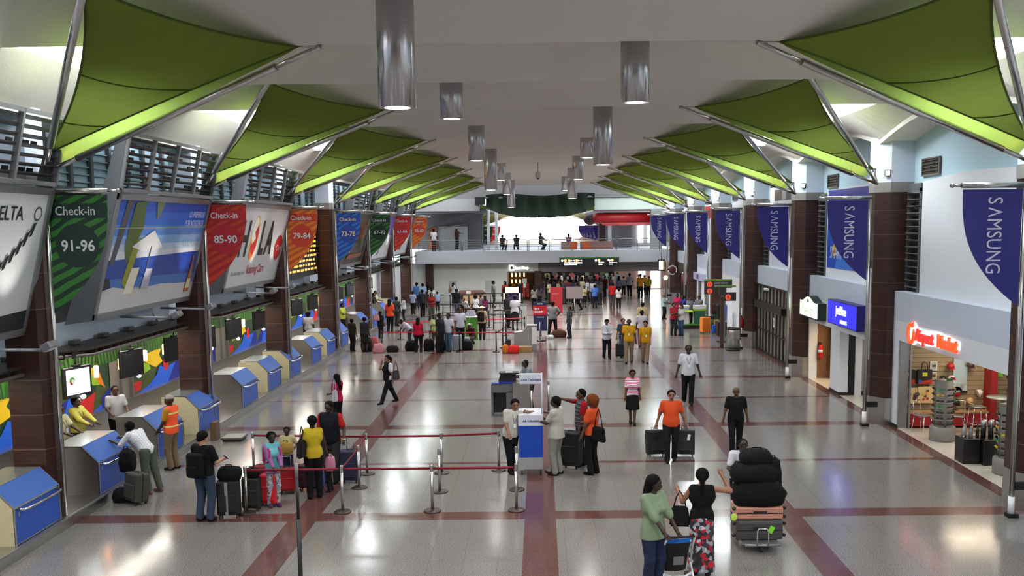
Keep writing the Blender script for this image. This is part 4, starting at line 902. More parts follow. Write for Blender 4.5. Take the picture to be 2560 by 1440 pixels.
# blue board at the right edge
t = thing('blue_board', 'bright blue board on a steel stand cut by the right edge of the picture', 'sign', (10.1, 18.3, 0)); g = MB(); g.b2((-.28, -.03, .3), (.5, .03, 1.15)); g.build('board', M('board_blue', (24, 120, 220), .4), t); g = MB(); g.b2((-.3, -.05, 0), (-.26, .05, 1.2)); g.b2((.48, -.05, 0), (.52, .05, 1.2)); g.build('stand', alu, t); g = MB(); g.b2((-.28, -.035, .75), (.5, .035, .82)); g.build('band', dark, t)

# ---- bay 1 : hat shop + blue airline sign
lwall('wall_bay_header', (10.0, 28.97, 2.18), (10.3, 36.49+.4, 3.05)); lwall('wall_bay_pier', (10.0, 32.62, 0), (10.3, 33.65, 2.18)); lwall('wall_bay_jamb', (10.0, 36.35, 0), (10.3, 36.49, 2.18))
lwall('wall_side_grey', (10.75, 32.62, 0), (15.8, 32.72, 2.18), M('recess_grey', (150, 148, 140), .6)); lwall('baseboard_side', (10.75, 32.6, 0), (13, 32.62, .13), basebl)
lwall('trim_black_post', (10.32, 32.6, 0), (10.5, 32.8, 2.18), dark); lwall('trim_white_post', (10.52, 32.55, 0), (10.74, 32.75, 2.18)); lwall('baseboard_pier', (9.985, 32.6, 0), (10.31, 33.67, .1), basebl)
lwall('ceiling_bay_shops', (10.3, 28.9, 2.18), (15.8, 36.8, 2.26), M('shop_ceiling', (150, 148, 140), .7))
alight('shop_light', (11.5, 30.8, 2.15), (0, 0, 0), 1, 14, (1, .95, .85), 'AREA', sy=2); alight('shop_light', (11.3, 35, 2.12), (0, 0, 0), 1, 34, (1, .75, .45), 'AREA', sy=1.5)
g = MB(); T0_ = Frame((11.35, 32.6, 1.42), (1, 0, 0), (0, 0, 1))
t = art('cap_sign', T0_, [(M('decal_red', (206, 30, 34)), [(-.17, 0), (-.16, .12), (-.08, .2), (.04, .2), (.1, .1), (.22, .02), (.2, -.02), (-.1, -.03)])], None); tag(t, 'red cap decal on the grey recess wall under the blue airline sign', 'sign')
t = thing('wall_plate', 'small grey plate on the recess wall beside the red cap decal', 'switch', (11.66, 32.6, 1.6)); g = MB(); g.b2((-.1, -.03, -.07), (.1, 0, .07)); g.build('plate', alu, t)
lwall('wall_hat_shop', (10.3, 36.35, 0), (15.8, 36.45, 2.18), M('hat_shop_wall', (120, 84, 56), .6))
t = thing('hat_shop_shelf', 'brown shop shelving with warm lit edges behind the extinguisher', 'shelf', (11.35, 36.2, 0))
wd = M('shelf_wood', (104, 44, 22), .4)
g = MB(); g.b2((-.55, -.25, 0), (1.2, .1, .62)); g.build('cabinet_base', wd, t)
for z in (.98, 1.35, 1.75): g = MB(); g.b2((-.5, -.25, z), (1.2, .1, z+.04)); g.build('shelf_board', wd, t)
for x in (-.55, 1.2): g = MB(); g.b2((x-.03, -.25, .6), (x+.03, .1, 2.15)); g.build('upright', wd, t)
for z in (.63, 1.52): g = MB(); g.b2((-.48, -.27, z), (1.15, -.24, z+.05)); g.build('lit_edge', mat('warm_strip', (1, .6, .2), .4, emit=5, ecol=(1, .5, .14), var=0), t)
g = MB(); g.b2((-.5, -.0, 1.4), (1.2, .1, 2.1)); g.build('white_back', M('shelf_white', (206, 196, 176)), t)
text('lettering', 'S DOLLS', Frame((-.4, -.02, 1.9), (1, 0, 0), (0, 0, 1)), 0, 0, .2, M('sign_grey', (90, 84, 84)), t, ext=0)
bpy.context.scene.objects[-1] if False else None
for i in range(5):
    t = thing('folded_goods', 'small pile of shop goods on the lit shelf, %s from the left' % ['first', 'second', 'third', 'fourth', 'fifth'][i], 'goods', (10.95+i*.22, 36.0, 1.02), 0, 'goods on the brown shelf'); g = MB()
    for j in range(3): g.box((0, 0, .03+j*.05), (.17-.01*j, .14, .045), bev=.008)
    g.build('goods_pile', M('goods_%d' % i, [(170, 130, 90), (200, 180, 150), (120, 90, 60), (190, 150, 110), (150, 120, 110)][i]), t)
t = thing('clothes_rack', 'small rail of blue and dark red striped clothes at the hat shop door', 'clothes rack', (10.62, 34.1, 0)); g = MB(); g.tube([(-.3, 0, 0), (-.3, 0, 1.2), (.35, 0, 1.2), (.35, 0, 0)], .015, 6); g.build('rail_frame', chrome, t)
for i in range(6): g = MB(); g.box((-.24+i*.1, 0, .8), (.05, .3, .66), bev=.02); g.build('garment', M('garment_%d' % i, [(150, 160, 180), (90, 24, 34), (40, 50, 90), (170, 176, 190), (80, 24, 40), (30, 34, 60)][i], .9), t)
t = thing('fire_extinguisher', 'red fire extinguisher on the wall post beside the hat shop door', 'fire extinguisher', (10.4, 36.27, .78)); g = MB(); g.lathe([(.08, 0), (.085, .03), (.085, .4), (.05, .48), (.03, .52), (0, .52)], 16); g.build('cylinder_body', M('extinguisher_red', (200, 24, 30), .3), t); g = MB(); g.lathe([(.087, .2), (.087, .3)], 16); g.build('label_band', white, t); g = MB(); g.box((0, 0, .55), (.05, .14, .06)); g.tube([(0, .05, .55), (.06, .1, .4), (.08, .06, .15)], .012, 6); g.build('valve', dark, t)
def lightbox(name, lab, y0_, y1_, z0, z1, x, fm, em, cat='sign', depth=.32):
    t = thing(name, lab, cat, (x, (y0_+y1_)/2, z0)); w = y1_-y0_
    g = MB(); g.b2((0, -w/2, 0), (depth, w/2, z1-z0), bev=.01); g.build('sign_case', fm, t)
    return t, Frame((0, w/2, 0), (0, -1, 0), (0, 0, 1)), w
jb = mat('jet_blue_face', h2((30, 30, 210)), .4, emit=.55, ecol=h2((36, 34, 225)), var=0); wl = mat('lit_white_letter', (1, 1, 1), .4, emit=1.6, ecol=(.9, .95, 1), var=0)
t, fr, w = lightbox('airline_sign', 'lit blue airline sign box with white letters on the header', 29.95, 33.0, 2.44, 3.24, 9.68, M('sign_case_blue', (28, 24, 110), .4), None)
art('sign_face', fr, [(jb, rect(.02, .03, w-.02, .77))], t); text('lettering', 'jetBlue', fr, .92, .38, .4, wl, t, ext=0, bold=.015); text('lettering', 'AIRWAYS', fr, 1.38, .1, .17, wl, t, ext=0, bold=.01)
grn_l = mat('pale_green_lit', h2((226, 244, 214)), .4, emit=.75, ecol=h2((226, 246, 214)), var=0)
t = thing('arched_sign', 'lit white sign box with an arched dark green top beside the blue airline sign', 'sign', (9.7, 35.5, 2.36))
def arched(w, h, a): return [(0, 0), (w, 0), (w, h)] + [(w/2+w*.5*(.64-1.28*i/12), h+a*math.cos(PI/2*(1-2*i/12.))**1.3*1.0) for i in range(13)] + [(0, h)]
ap = arched(2.5, .6, .2); f0 = Frame((0, 1.25, 0), (0, -1, 0), (0, 0, 1))
g = MB(); g.prism([f0.p(u, v) for u, v in ap], (.3, 0, 0)); g.build('sign_case', M('sign_case_green', (22, 44, 34), .4), t)
art('sign_face', f0, [(grn_l, [(.06+u*.952, .05+v*.9) for u, v in ap])], t); text('lettering', 'DELI', f0, .5, .12, .26, M('sign_pale_green', (180, 200, 176)), t, ext=0) if False else None
text('lettering', 'MARKET', f0, .42, .14, .3, M('sign_pale_green', (168, 190, 164)), t, ext=0, xs=1.3)
art('emblem', f0, [(M('sign_pale_green', (168, 190, 164)), rect(1.1, .56, 1.36, .68))], t, .01)

# ---- bay 2 : dark bronze glazed doors
L = Lk(2); t = thing('glazed_doors', 'row of dark bronze glazed doors between the second and third shop-side pillars', 'doors', (10.05, L+4.6, 0))
g = MB()
for z0, z1 in ((0, .1), (1.0, 1.06), (2.06, 2.3), (2.98, 3.05)): g.b2((-.06, -3.6, z0), (.06, 3.85, z1))
g.build('frame_rail', dkbr, t)
for i, y in enumerate((-3.6, -2.95, -2.3, -1.7, -1.1, -.5, .1, .75, 1.4, 2.0, 2.6, 3.2, 3.8)):
    g = MB(); g.b2((-.07, y-.05, 0), (.07, y+.05, 3.0)); g.build('mullion', dkbr, t)
g = MB(); g.b2((-.22, -1.4, 2.0), (.0, 3.7, 2.3)); g.build('door_operator', dkbr, t)
g = MB(); g.b2((-.01, -3.6, .05), (.01, 3.8, 3.0)); g.build('glass_pane', GLASS, t)
fr = Frame((-.08, .5, 1.35), (0, -1, 0), (0, 0, 1)); art('paper_notice', fr, [(white, rect(0, 0, .3, .4)), (M('notice_ink', (90, 90, 100)), rect(.08, .12, .2, .3))], t)
lwall('wall_doors_back', (11.8, L+1, 0), (11.9, L+8.5, 3.05), M('beige_outside', (176, 154, 128), .7)); lwall('ceiling_doors', (10.1, L+1, 3.03), (11.9, L+8.5, 3.06), wallw)
alight('door_light', (11.2, L+4.5, 2.95), (0, 0, 0), .8, 50, (1, .95, .85), 'AREA', sy=6)
t = thing('door_camera', 'black and white dome camera bracket under the fascia over the glazed doors', 'security camera', (9.95, L+6.4, 2.84)); g = MB(); g.box((0, 0, .05), (.14, .5, .1), bev=.02); g.build('bracket', white, t); g = MB(); g.lathe([(0, -.14), (.06, -.1), (.08, 0)], 14, (0, .3, .02)); g.build('dome', dark, t)
# ---- bays 3, 4 : white walls, doors
for k in (3, 4): lwall('wall_white_right', (10.0, Lk(k)+.95, 0), (10.3, Lk(k)+8.47, 3.05)); lwall('baseboard_right', (9.985, Lk(k)+.95, 0), (10.0, Lk(k)+8.47, .1), basebl)
L = Lk(4)
for (a, b, m_, nm) in ((L+4.2, L+5.2, M('shutter_dark', (60, 62, 66), .5), 'door_3'), (L+1.6, L+2.9, M('door_grey', (128, 130, 136), .5), 'door_4'), (L+6.6, L+7.6, M('shutter_dark', (60, 62, 66), .5), 'door_5')):
    g = MB(); g.b2((9.97, a, .05), (10.0, b, 2.2)); o = st(g.build(nm, m_))
    g = MB(); 
    for q in range(14): g.b2((9.955, a+.05, .12+q*.15), (9.97, b-.05, .2+q*.15))
    g.build('door_slat', M('shutter_slat', (108, 110, 114), .5), o)
t, fr, w = lightbox('white_light_box', 'blank glowing white sign box on the wall past the green stand', 64.0, 66.6, 2.1, 2.55, 9.62, white, None)
art('sign_face', fr, [(mat('lit_white_face', (1, 1, 1), .4, emit=2.6, ecol=(.93, 1, .96), var=0), rect(.03, .03, w-.03, .42))], t)
t, fr, w = lightbox('grey_sign_box', 'pale lilac framed sign with a small dark mark beside the glowing white one', 59.4, 62.8, 2.3, 2.75, 9.75, M('sign_lilac', (186, 188, 220), .4), None)
art('sign_mark', fr, [(M('sign_ink', (70, 76, 110)), rect(1.3, .08, 2.1, .36))], t)
# wayfinding sign on a post
def wayfind(x, y, lab, flip=False, s=1):
    t = thing('wayfinding_sign', lab, 'sign', (x, y, 0))
    dg = M('wayfind_dark', (58, 54, 58), .45)
    g = MB(); g.b2((-.75, -.06, 2.66), (.6, .06, 3.02)); g.b2((-.75, -.06, 2.36), (-.3, .06, 2.66)); g.build('sign_panel', dg, t)
    g = MB(); g.b2((-.76, -.07, 3.02), (.61, .07, 3.09)); g.build('green_cap', M('wayfind_green', (104, 158, 52), .5), t)
    g = MB(); g.b2((.1, -.05, 0), (.3, .05, 2.66)); g.build('post', M('post_grey', (128, 130, 134), .4, metal=.4), t)
    g = MB(); g.b2((-.15, -.2, 0), (.55, .2, .03)); g.build('foot_plate', blackm, t)
    fr = Frame((0, -.062, 0), (1, 0, 0), (0, 0, 1)); rd = mat('wayfind_red', h2((214, 70, 44)), .5, emit=.25, ecol=h2((230, 80, 50)), var=0)
    p = art('pictogram', fr, [(rd, circ(-.5, 2.84, .14)), (dg, [(-.56, 2.76), (-.53, 2.76), (-.53, 2.9), (-.56, 2.9)]), (dg, [(-.47, 2.76), (-.44, 2.76), (-.44, 2.9), (-.47, 2.9)]), (rd, circ(-.5, 2.51, .13)), (dg, [(-.52, 2.43), (-.48, 2.43), (-.48, 2.58), (-.52, 2.58)])], t)
    wt = M('wayfind_white', (214, 214, 214)); text('lettering', 'SANITARIOS', fr, -.28, 2.86, .12, wt, t, ext=0); text('lettering', 'RESTROOMS', fr, -.28, 2.72, .12, wt, t, ext=0)
wayfind(8.75, 48.0, 'dark wayfinding sign with two red pictograms and a green top edge')
t = thing('wayfinding_sign', 'small dark wayfinding sign with one red pictogram by the litter bin', 'sign', (8.75, 45.75, 0))
g = MB(); g.b2((-.42, -.05, 2.45), (-.1, .05, 2.85)); g.b2((-.22, -.09, 2.2), (.35, -.02, 2.6)); g.build('sign_panel', M('wayfind_dark', (58, 54, 58), .45), t); g = MB(); g.b2((-.42, -.055, 2.85), (.35, .055, 2.92)); g.build('green_cap', M('wayfind_green', (104, 158, 52), .5), t); g = MB(); g.b2((-.36, -.04, 0), (-.2, .04, 2.4)); g.build('post', M('post_brown', (80, 52, 46), .5), t)
fr = Frame((0, -.093, 0), (1, 0, 0), (0, 0, 1)); art('pictogram', fr, [(MATS['wayfind_red'], circ(-.02, 2.38, .14)), (M('wayfind_dark', (58, 54, 58), .45), rect(-.05, 2.3, -.01, 2.46))], t)
# litter bin
t = thing('litter_bin', 'round brushed steel litter bin with a black rim by the fourth navy banner pole', 'bin', (8.8, 44.7, 0)); g = MB(); g.lathe([(.3, .08), (.3, .95), (.29, .97)], 32); g.build('bin_body', steel, t); g = MB(); g.lathe([(.31, 0), (.31, .08), (0, .08)], 32); g.build('bin_base', dark, t); g = MB(); g.lathe([(.2, .94), (.31, .96), (.32, 1.02), (.26, 1.05), (.2, 1.0), (.2, .94)], 32); g.build('bin_rim', dark, t)
t = thing('fire_extinguisher', 'red fire extinguisher on the pillar behind the litter bin', 'fire extinguisher', (9.42, 45.95, .9)); g = MB(); g.lathe([(.08, 0), (.085, .03), (.085, .4), (.05, .48), (0, .52)], 14); g.build('cylinder_body', M('extinguisher_red', (200, 24, 30), .3), t); g = MB(); g.box((0, 0, .55), (.05, .14, .06)); g.build('valve', dark, t)
# ---- bay 5 dark shop + round sign
L = Lk(5); lwall('wall_dark_shop', (10.0, L+.95, 0), (10.3, L+3.2, 3.05), M('dark_shop', (34, 30, 30), .4)); lwall('wall_dark_shop_back', (12.5, L+1, 0), (12.6, L+10, 3.05), M('dark_shop', (34, 30, 30), .4)); lwall('wall_dark_shop_side', (10.2, L+8.3, 0), (12.6, L+8.4, 3.05), M('dark_shop', (34, 30, 30), .4))
lwall('wall_dark_header', (10.0, L+3.2, 2.3), (10.3, L+8.3, 3.05), M('dark_shop', (34, 30, 30), .4))
t = thing('round_sign', 'round white and dark red shop sign with a swirl near the far balcony', 'sign', (9.3, 69.5, 2.55)); g = MB(); g.T = Matrix.Rotation(PI/2, 4, 'X'); g.lathe([(.34, 0), (.34, .05), (0, .05)], 32); g.build('sign_disc', M('sign_maroon', (90, 24, 36)), t)
g = MB(); g.tube([(.3*math.cos(a), -.06, .3*math.sin(a)) for a in [x*.3-.6 for x in range(12)]], .045, 6); g.tube([(.3*math.cos(a), -.06, .3*math.sin(a)) for a in [x*.3+3.2 for x in range(8)]], .045, 6); g.build('swirl', white, t); g = MB(); g.tube([(.3, .03, 0), (.9, .03, 0)], .02, 6); g.build('bracket', dark, t)
t = thing('hanging_plaque', 'dark red shaped plaque hanging from the wall by the dark shop', 'sign', (9.5, 64.6, 2.2)); g = MB(); g.prism([(-.22, 0, -.5), (.22, 0, -.5), (.26, 0, .2), (0, 0, .6), (-.26, 0, .2)], (0, .06, 0)); g.build('plaque', M('sign_maroon', (90, 24, 36)), t); g = MB(); g.tube([(.2, .03, .3), (.5, .03, .3)], .02, 6); g.build('bracket', dark, t)
t = thing('green_picture', 'lime green picture glowing inside the dark shop', 'picture', (11.0, 71.55, 1.5)); g = MB(); g.b2((-.4, -.03, 0), (.4, 0, .9)); g.build('picture_panel', mat('green_lit', h2((110, 160, 40)), .5, emit=.4, ecol=h2((120, 180, 40)), var=0), t); g = MB(); g.lathe([(.16, 0), (.16, .03), (0, .03)], 16, (0, -.05, .2)); g.build('figure', M('picture_cream', (220, 214, 180)), t)
t = thing('lit_sign', 'small green-lit sign box beside the balcony end over the dark shop', 'sign', (8.9, 72.5, 2.75)); g = MB(); g.b2((-.25, 0, -.4), (.25, .12, .45)); g.tube([(0, .06, .4), (0, .06, 1.0)], .02, 6); g.tube([(0, .06, 0), (.3, -.85, 0)], .02, 6); g.build('sign_case', dark, t); art('sign_face', Frame((0, -.002, 0), (1, 0, 0), (0, 0, 1)), [(mat('green_white_lit', (.7, 1, .85), .4, emit=1.3, var=0), rect(-.18, -.3, .1, .36)), (mat('orange_lit', (1, .5, .2), .4, emit=1.2, var=0), rect(.14, -.3, .2, .36))], t)
t = thing('orange_lamp', 'round orange warning lamp beside the dark shop', 'lamp', (9.0, 70.8, 1.95)); g = MB(); g.ell((0, 0, 0), (.16, .1, .16), 16, 10); g.build('lamp_globe', mat('orange_globe', (1, .5, .15), .4, emit=7, ecol=(1, .42, .12), var=0), t); g = MB(); g.tube([(0, .08, 0), (0, .12, -1.9)], .025, 6); g.build('bracket', dark, t)
# ================================================================== FAR END: balcony, lower wall, hall beyond
greyw = M('grey_white_wall', (206, 206, 202), .7, var=.02); grey1 = M('mid_grey_wall', (120, 118, 118), .7); grey2 = M('slate_grey_wall', (96, 94, 96), .7)
lwall('floor_balcony', (-9.6, 75, 2.95), (10.0, 100, 3.87), M('balcony_grey', (176, 178, 184), .6))
lwall('wall_end', (-12, 76, 0), (-2.62, 76.3, 2.95), greyw); lwall('wall_end_header', (-2.62, 76, 2.25), (-.2, 76.3, 2.95), greyw); 
lwall('wall_end_grey', (-.2, 75.9, 2.2), (10, 76.3, 2.95), grey1)
lwall('trim_shop_strip', (-2.6, 75.95, 2.16), (-.45, 76.0, 2.25), grey2)
for i, (x0, x1, h, lab) in enumerate(((-8.9, -8.3, 2.95, 'dark brown pilaster on the far white wall at the left'), (-.5, .05, 2.3, 'dark brown pillar beside the far shop opening'))):
    t = thing('pilaster', lab, 'pillar', ((x0+x1)/2, 75.8, 0)); g = MB(); g.b2((-(x1-x0)/2, -.15, 0), ((x1-x0)/2, .15, h)); g.build('stone_cladding', STONE, t)
# railing
t = thing('balcony_railing', 'long grey tube railing with round-cornered panels along the far balcony', 'railing', (0, 75.1, 3.87))
rm = M('railing_grey', (120, 122, 126), .4, metal=.5); x = -9.3
while x < 9.2:
    w = 1.56; g = MB(); z1 = .84
    g.tube([(x, 0, 0), (x, 0, z1-.15), (x+.04, 0, z1-.04), (x+.15, 0, z1), (x+w-.15, 0, z1), (x+w-.04, 0, z1-.04), (x+w, 0, z1-.15), (x+w, 0, 0)], .028, 6)
    for z in (.12, .32, .5, .66): g.tube([(x, 0, z), (x+w, 0, z)], .014, 5)
    g.build('rail_panel', rm, t); x += 1.68
for i, (x0, x1, c, lab) in enumerate(((1.55, 2.75, (140, 122, 120), 'grey-brown poster with an orange cup hung on the balcony railing, left of two'), (3.0, 5.5, (132, 100, 96), 'long grey-brown poster with an orange cup hung on the balcony railing, right of two'))):
    t = thing('railing_poster', lab, 'poster', (x0, 75.02, 3.92)); g = MB(); g.b2((0, 0, 0), (x1-x0, .02, .62)); g.build('poster_board', M('railposter_%d' % i, c), t)
    u = (x1-x0)*(.6 if i == 0 else .1); art('poster_print', Frame((0, 0, 0), (1, 0, 0), (0, 0, 1)), [(M('cup_orange', (196, 84, 36)), [(u, .06), (u+.5, .06), (u+.55, .56), (u-.05, .56)])], t, .004)
# header above the balcony, drape, red awning
lwall('wall_header_top', (-12, 76.4, 7.9), (12, 76.8, 9.6), grey1); lwall('wall_header_left', (-12, 76.4, 6.95), (-4.7, 76.7, 7.9), M('beam_grey', (150, 148, 148), .7))
lwall('wall_header_right', (4.2, 76.6, 6.95), (9.6, 76.8, 8.4), M('pale_green_wall', (190, 202, 192), .7)); lwall('ceiling_far_right', (4.1, 76.8, 6.85), (10, 100, 6.95), M('pink_soffit', (176, 160, 160), .7))
lwall('ceiling_far_left', (-12, 76.7, 6.95), (-4.2, 100, 7.1), grey2)
t = thing('green_drape', 'large dark green drape with a wavy lower edge hanging over the balcony opening', 'drape', (0, 76.1, 6.4))
g = MB()
def drp(u, v):
    x = -4.2+8.4*u; bot = 6.38 + .85*abs(2*u-1)**3 + .025*math.sin(u*40); top = 8.15+.1*math.sin(u*9)
    return (x, .16*math.sin(u*46+v*2)+.35*math.sin(PI*v), (bot*(1-v)+top*v)-6.4)
g.sheet(drp, 90, 12); g.build('drape_cloth', M('drape_green', (22, 38, 24), .9), t)
t = thing('black_box', 'small black box on the ceiling edge left of the green drape', 'box', (-4.65, 76.1, 7.4)); g = MB(); g.b2((-.35, -.2, 0), (.4, .3, .6)); g.build('box_body', dark, t)
t = thing('red_awning', 'rolled red awning high on the right behind the balcony', 'awning', (6.4, 77.6, 5.9))
g = MB(); g.tube([(-2.3, 0, .32), (-1.9, 0, .4), (2.3, 0, .4)], [.3, .42, .42], 20); g.build('awning_roll', M('awning_red', (166, 20, 28), .5), t)
g = MB(); g.sheet(lambda u, v: (-1.6+3.9*u, -.2-.1*v, .15-.28*v-.06*abs(math.sin(u*11))), 30, 2); g.build('awning_valance', M('awning_red', (166, 20, 28), .5), t); g = MB(); g.ell((-2.5, .1, .3), (.5, .4, .42), 14, 10); g.build('awning_end', M('awning_dark', (50, 22, 24), .6), t)
for i, (x, lab) in enumerate(((-4.15, 'white round column left of the pair behind the balcony'), (-3.5, 'white round column right of the pair behind the balcony'))):
    t = thing('column', lab, 'pillar', (x, 78.5, 3.87)); g = MB(); g.lathe([(.13, 0), (.13, 3.2), (0, 3.2)], 16); g.build('column_shaft', white, t)
t = thing('grey_column', 'broad grey column at the right end of the balcony', 'pillar', (9.0, 76.9, 3.87)); g = MB(); g.b2((-.42, -.4, 0), (.42, .4, 3.1)); g.build('column_shaft', M('column_grey', (136, 138, 136), .6), t)
# left upper side: grey curved wall, white door with red pictogram
lwall('wall_upper_grey', (-12, 84, 3.87), (-4.9, 84.2, 6.9), grey1)
t = thing('stair_soffit', 'dark curved soffit sweeping up behind the balcony at the left', 'soffit', (-8, 82, 5)); g = MB()
g.sheet(lambda u, v: (-2.2+5.6*u, -.8+2.4*v, .55+1.55*math.sin(u*PI/2)**1.2-.25), 20, 2); g.build('soffit_shell', grey2, t); g = MB(); g.sheet(lambda u, v: (-1.6+3.6*u, -.9, .1+.75*math.sin(u*PI/2)+.09*v), 20, 1); g.build('soffit_rim', M('rim_grey', (170, 160, 156), .5), t)
t = thing('white_panel_door', 'white panel with a small red pictogram behind the balcony', 'door panel', (-7.4, 83.6, 3.87)); g = MB(); g.b2((-1.3, 0, 0), (1.2, .1, 1.9)); g.build('panel', greyw, t); art('pictogram', Frame((0, -.002, 0), (1, 0, 0), (0, 0, 1)), [(M('pict_red', (150, 36, 30)), rect(.1, 1.0, .5, 1.5)), (white, rect(.22, 1.18, .38, 1.34))], t)
t = thing('orange_column', 'orange-brown poster column behind the balcony at the left', 'poster', (-9.1, 83.4, 3.87)); g = MB(); g.b2((-.3, 0, 0), (.3, .1, 1.8)); g.build('poster_board', M('poster_column', (196, 96, 40)), t)
# daylight windows on the right, upper and lower
brt = mat('bright_daylight_window', (1, 1, 1), .5, emit=3.2, ecol=(1, .96, 1), var=0)
for i, (x0, x1, z0, z1, y) in enumerate(((8.5, 8.95, 4.2, 6.0, 86), (9.35, 9.8, 4.2, 6.1, 86), (8.75, 9.35, .1, 2.5, 88), (9.85, 10.7, .1, 2.5, 88))):
    g = MB(); g.b2((x0, y, z0), (x1, y+.05, z1)); st(g.build('window_%d' % (i+1), brt))
lwall('wall_far_upper_right', (5.5, 86.2, 3.87), (12, 86.4, 6.9), grey1); lwall('wall_far_lower_right', (6.6, 88.2, 0), (12, 88.4, 2.95), M('far_brown', (92, 70, 62), .6))
t = thing('white_columns', 'white column before the bright upper window, right of the blue banners', 'pillar', (5.9, 84, 3.87)); g = MB(); g.b2((-.15, -.1, 0), (.15, .1, 2.9)); g.build('column_shaft', white, t)
t = thing('dark_column', 'dark column beside the small blue banners behind the balcony', 'pillar', (5.3, 84.5, 3.87)); g = MB(); g.b2((-.3, -.1, 0), (.25, .1, 2.9)); g.build('column_shaft', M('dark_brown_column', (62, 44, 40)), t)
t = thing('grey_column', 'grey column between white ones behind the upper railing', 'pillar', (7.2, 84, 3.87)); g = MB(); g.b2((-.55, -.1, 0), (.55, .1, 2.9)); g.build('column_shaft', M('column_grey2', (112, 108, 112), .6), t)
# hall beyond, seen under the drape
lwall('floor_far_hall', (-10, 100, 3.7), (10, 187, 3.87), M('far_floor', (190, 170, 160), .3)); lwall('ceiling_far_hall', (-10, 100, 7.66), (10, 187, 7.8), plaster)
lwall('wall_far_hall_left', (-10.2, 100, 3), (-10, 187, 8), grey1); lwall('wall_far_hall_right', (10, 100, 3), (10.2, 187, 8), grey1)
g = MB(); g.b2((-8.4, 186, 4.0), (8.4, 186.1, 7.5)); w = st(g.build('window_far', mat('far_daylight', (1, 1, 1), .5, emit=5.0, ecol=(1, .93, .80), var=0)))
g = MB()
for x in (-6.6, -3.3, 0, 3.3, 6.6): g.b2((x-.05, 185.9, 4.0), (x+.05, 186, 7.7))
g.b2((-8.4, 185.9, 6.0), (8.4, 186, 6.08)); g.build('window_frame', M('far_frame', (236, 190, 160)), w)
alight('far_hall_light', (0, 140, 7.6), (0, 0, 0), 12, 1500, (1, .95, .88), 'AREA', sy=60)
root = {o['label'].split(' canopy ')[1][:8] and o.location.y < 20 and (-1 if 'check-in' in o['label'] else 1): o for o in bpy.data.objects if o.name.startswith('sail_canopy') and o.get('label') and abs(o.location.y-Lk(0)) < .1}
for sx in (-1, 1):
    for k in range(6):
        o = dup(root[sx]); o.location = (0, 104+11*k, -1.08); o['label'] = 'small far green sail canopy %s of the hall beyond the balcony, %s away' % (('left', 'right')[sx > 0], ordn[k] if k else 'nearest'); o['group'] = 'far sail canopies beyond the balcony'
b0 = [o for o in bpy.data.objects if o.name.startswith('blue_banner')][0]
for k in range(6):
    o = dup(b0); o.scale = (1, 1, .42 if False else 1); o.location = (7.3, 114+9*k, -.72); o['label'] = 'tiny navy banner in the row of the hall beyond the balcony, %s of six' % ['first', 'second', 'third', 'fourth', 'fifth', 'sixth'][k]; o['group'] = 'tiny navy banners beyond the balcony'
cb = sorted([o for o in bpy.data.objects if o.name.startswith('check_in_banner') and o.type == 'EMPTY'], key=lambda o: o.location.y)
for k, s_ in enumerate((0, 1, 5)):
    o = dup(cb[s_]); o.location = (-6.4, 108+10*k, -.75); o['label'] = 'tiny far %s banner beyond the balcony beside the white columns' % ['green', 'red', 'dark red'][k]; o['group'] = 'far check-in banners'
# lower level far interior
lwall('wall_under_back', (-.2, 110, 0), (12, 110.3, 2.95), M('under_dark', (46, 40, 40), .7)); lwall('wall_under_left', (-.5, 76.3, 0), (-.3, 112, 2.95), M('under_dark', (46, 40, 40), .7))
lwall('trim_under_panel', (3.0, 105, 1.9), (9, 105.1, 2.6), M('under_grey', (150, 138, 130), .6))
alight('concourse_light', (4.5, 84, 2.88), (0, 0, 0), 7, 260, (1, .95, .88), 'AREA', sy=8); alight('concourse_light', (4.5, 99, 2.88), (0, 0, 0), 7, 200, (1, .95, .88), 'AREA', sy=10)
# direction board
t = thing('direction_board', 'wide black direction board with lit red and white symbols under the balcony', 'sign', (3.66, 74.3, 2.72))
g = MB(); g.b2((-2.25, -.1, 0), (2.25, .1, .55)); g.build('board_case', M('board_black', (18, 22, 20), .4), t); g = MB(); g.b2((-2.27, -.12, .55), (2.27, .12, .64)); g.build('green_edge', M('board_green', (40, 110, 30), .5), t)
g = MB()
for x in (-1.8, 0, 1.8): g.tube([(x, .05, .4), (x, .72, .4)], .03, 6)
g.build('hanger', dark, t)
lr = mat('lit_red', (1, .15, .05), .5, emit=2.6, ecol=(1, .16, .06), var=0); lw = mat('lit_white', (1, 1, 1), .5, emit=3, ecol=(.9, 1, .96), var=0); fr = Frame((-2.25, -.1, 0), (1, 0, 0), (0, 0, 1))
sh = [(lw, circ(.2, .4, .08)), (lr, circ(.45, .4, .1)), (lr, circ(.74, .4, .1)), (lw, [(.88, .46), (1.0, .4), (.88, .34)]), (lw, [(1.14, .46), (1.02, .4), (1.14, .34)]), (lr, circ(1.3, .4, .1)), (lw, [(1.42, .46), (1.54, .4), (1.42, .34)]), (lw, [(1.68, .46), (1.56, .4), (1.68, .34)]),
      (lw, circ(2.75, .4, .08)), (lr, circ(2.98, .4, .1)), (lw, circ(3.7, .42, .07)), (lw, circ(3.78, .38, .07)), (lr, circ(3.98, .4, .1))]
art('symbol', fr, sh, t, .01); 
for s_, u, z, sz in (('ABORDAJE INTERNACIONAL', .35, .2, .105), ('GATES DEPARTURES', .35, .07, .105), ('SALIDAS', 2.95, .2, .11), ('EXITS', 2.95, .06, .11), ('ESTACIONAMIENTO', 3.85-.1, .2, .065), ('PARKING', 3.75, .08, .065)):
    text('lettering', s_, fr, u, z, sz, lw, t, ext=0, bold=.03)
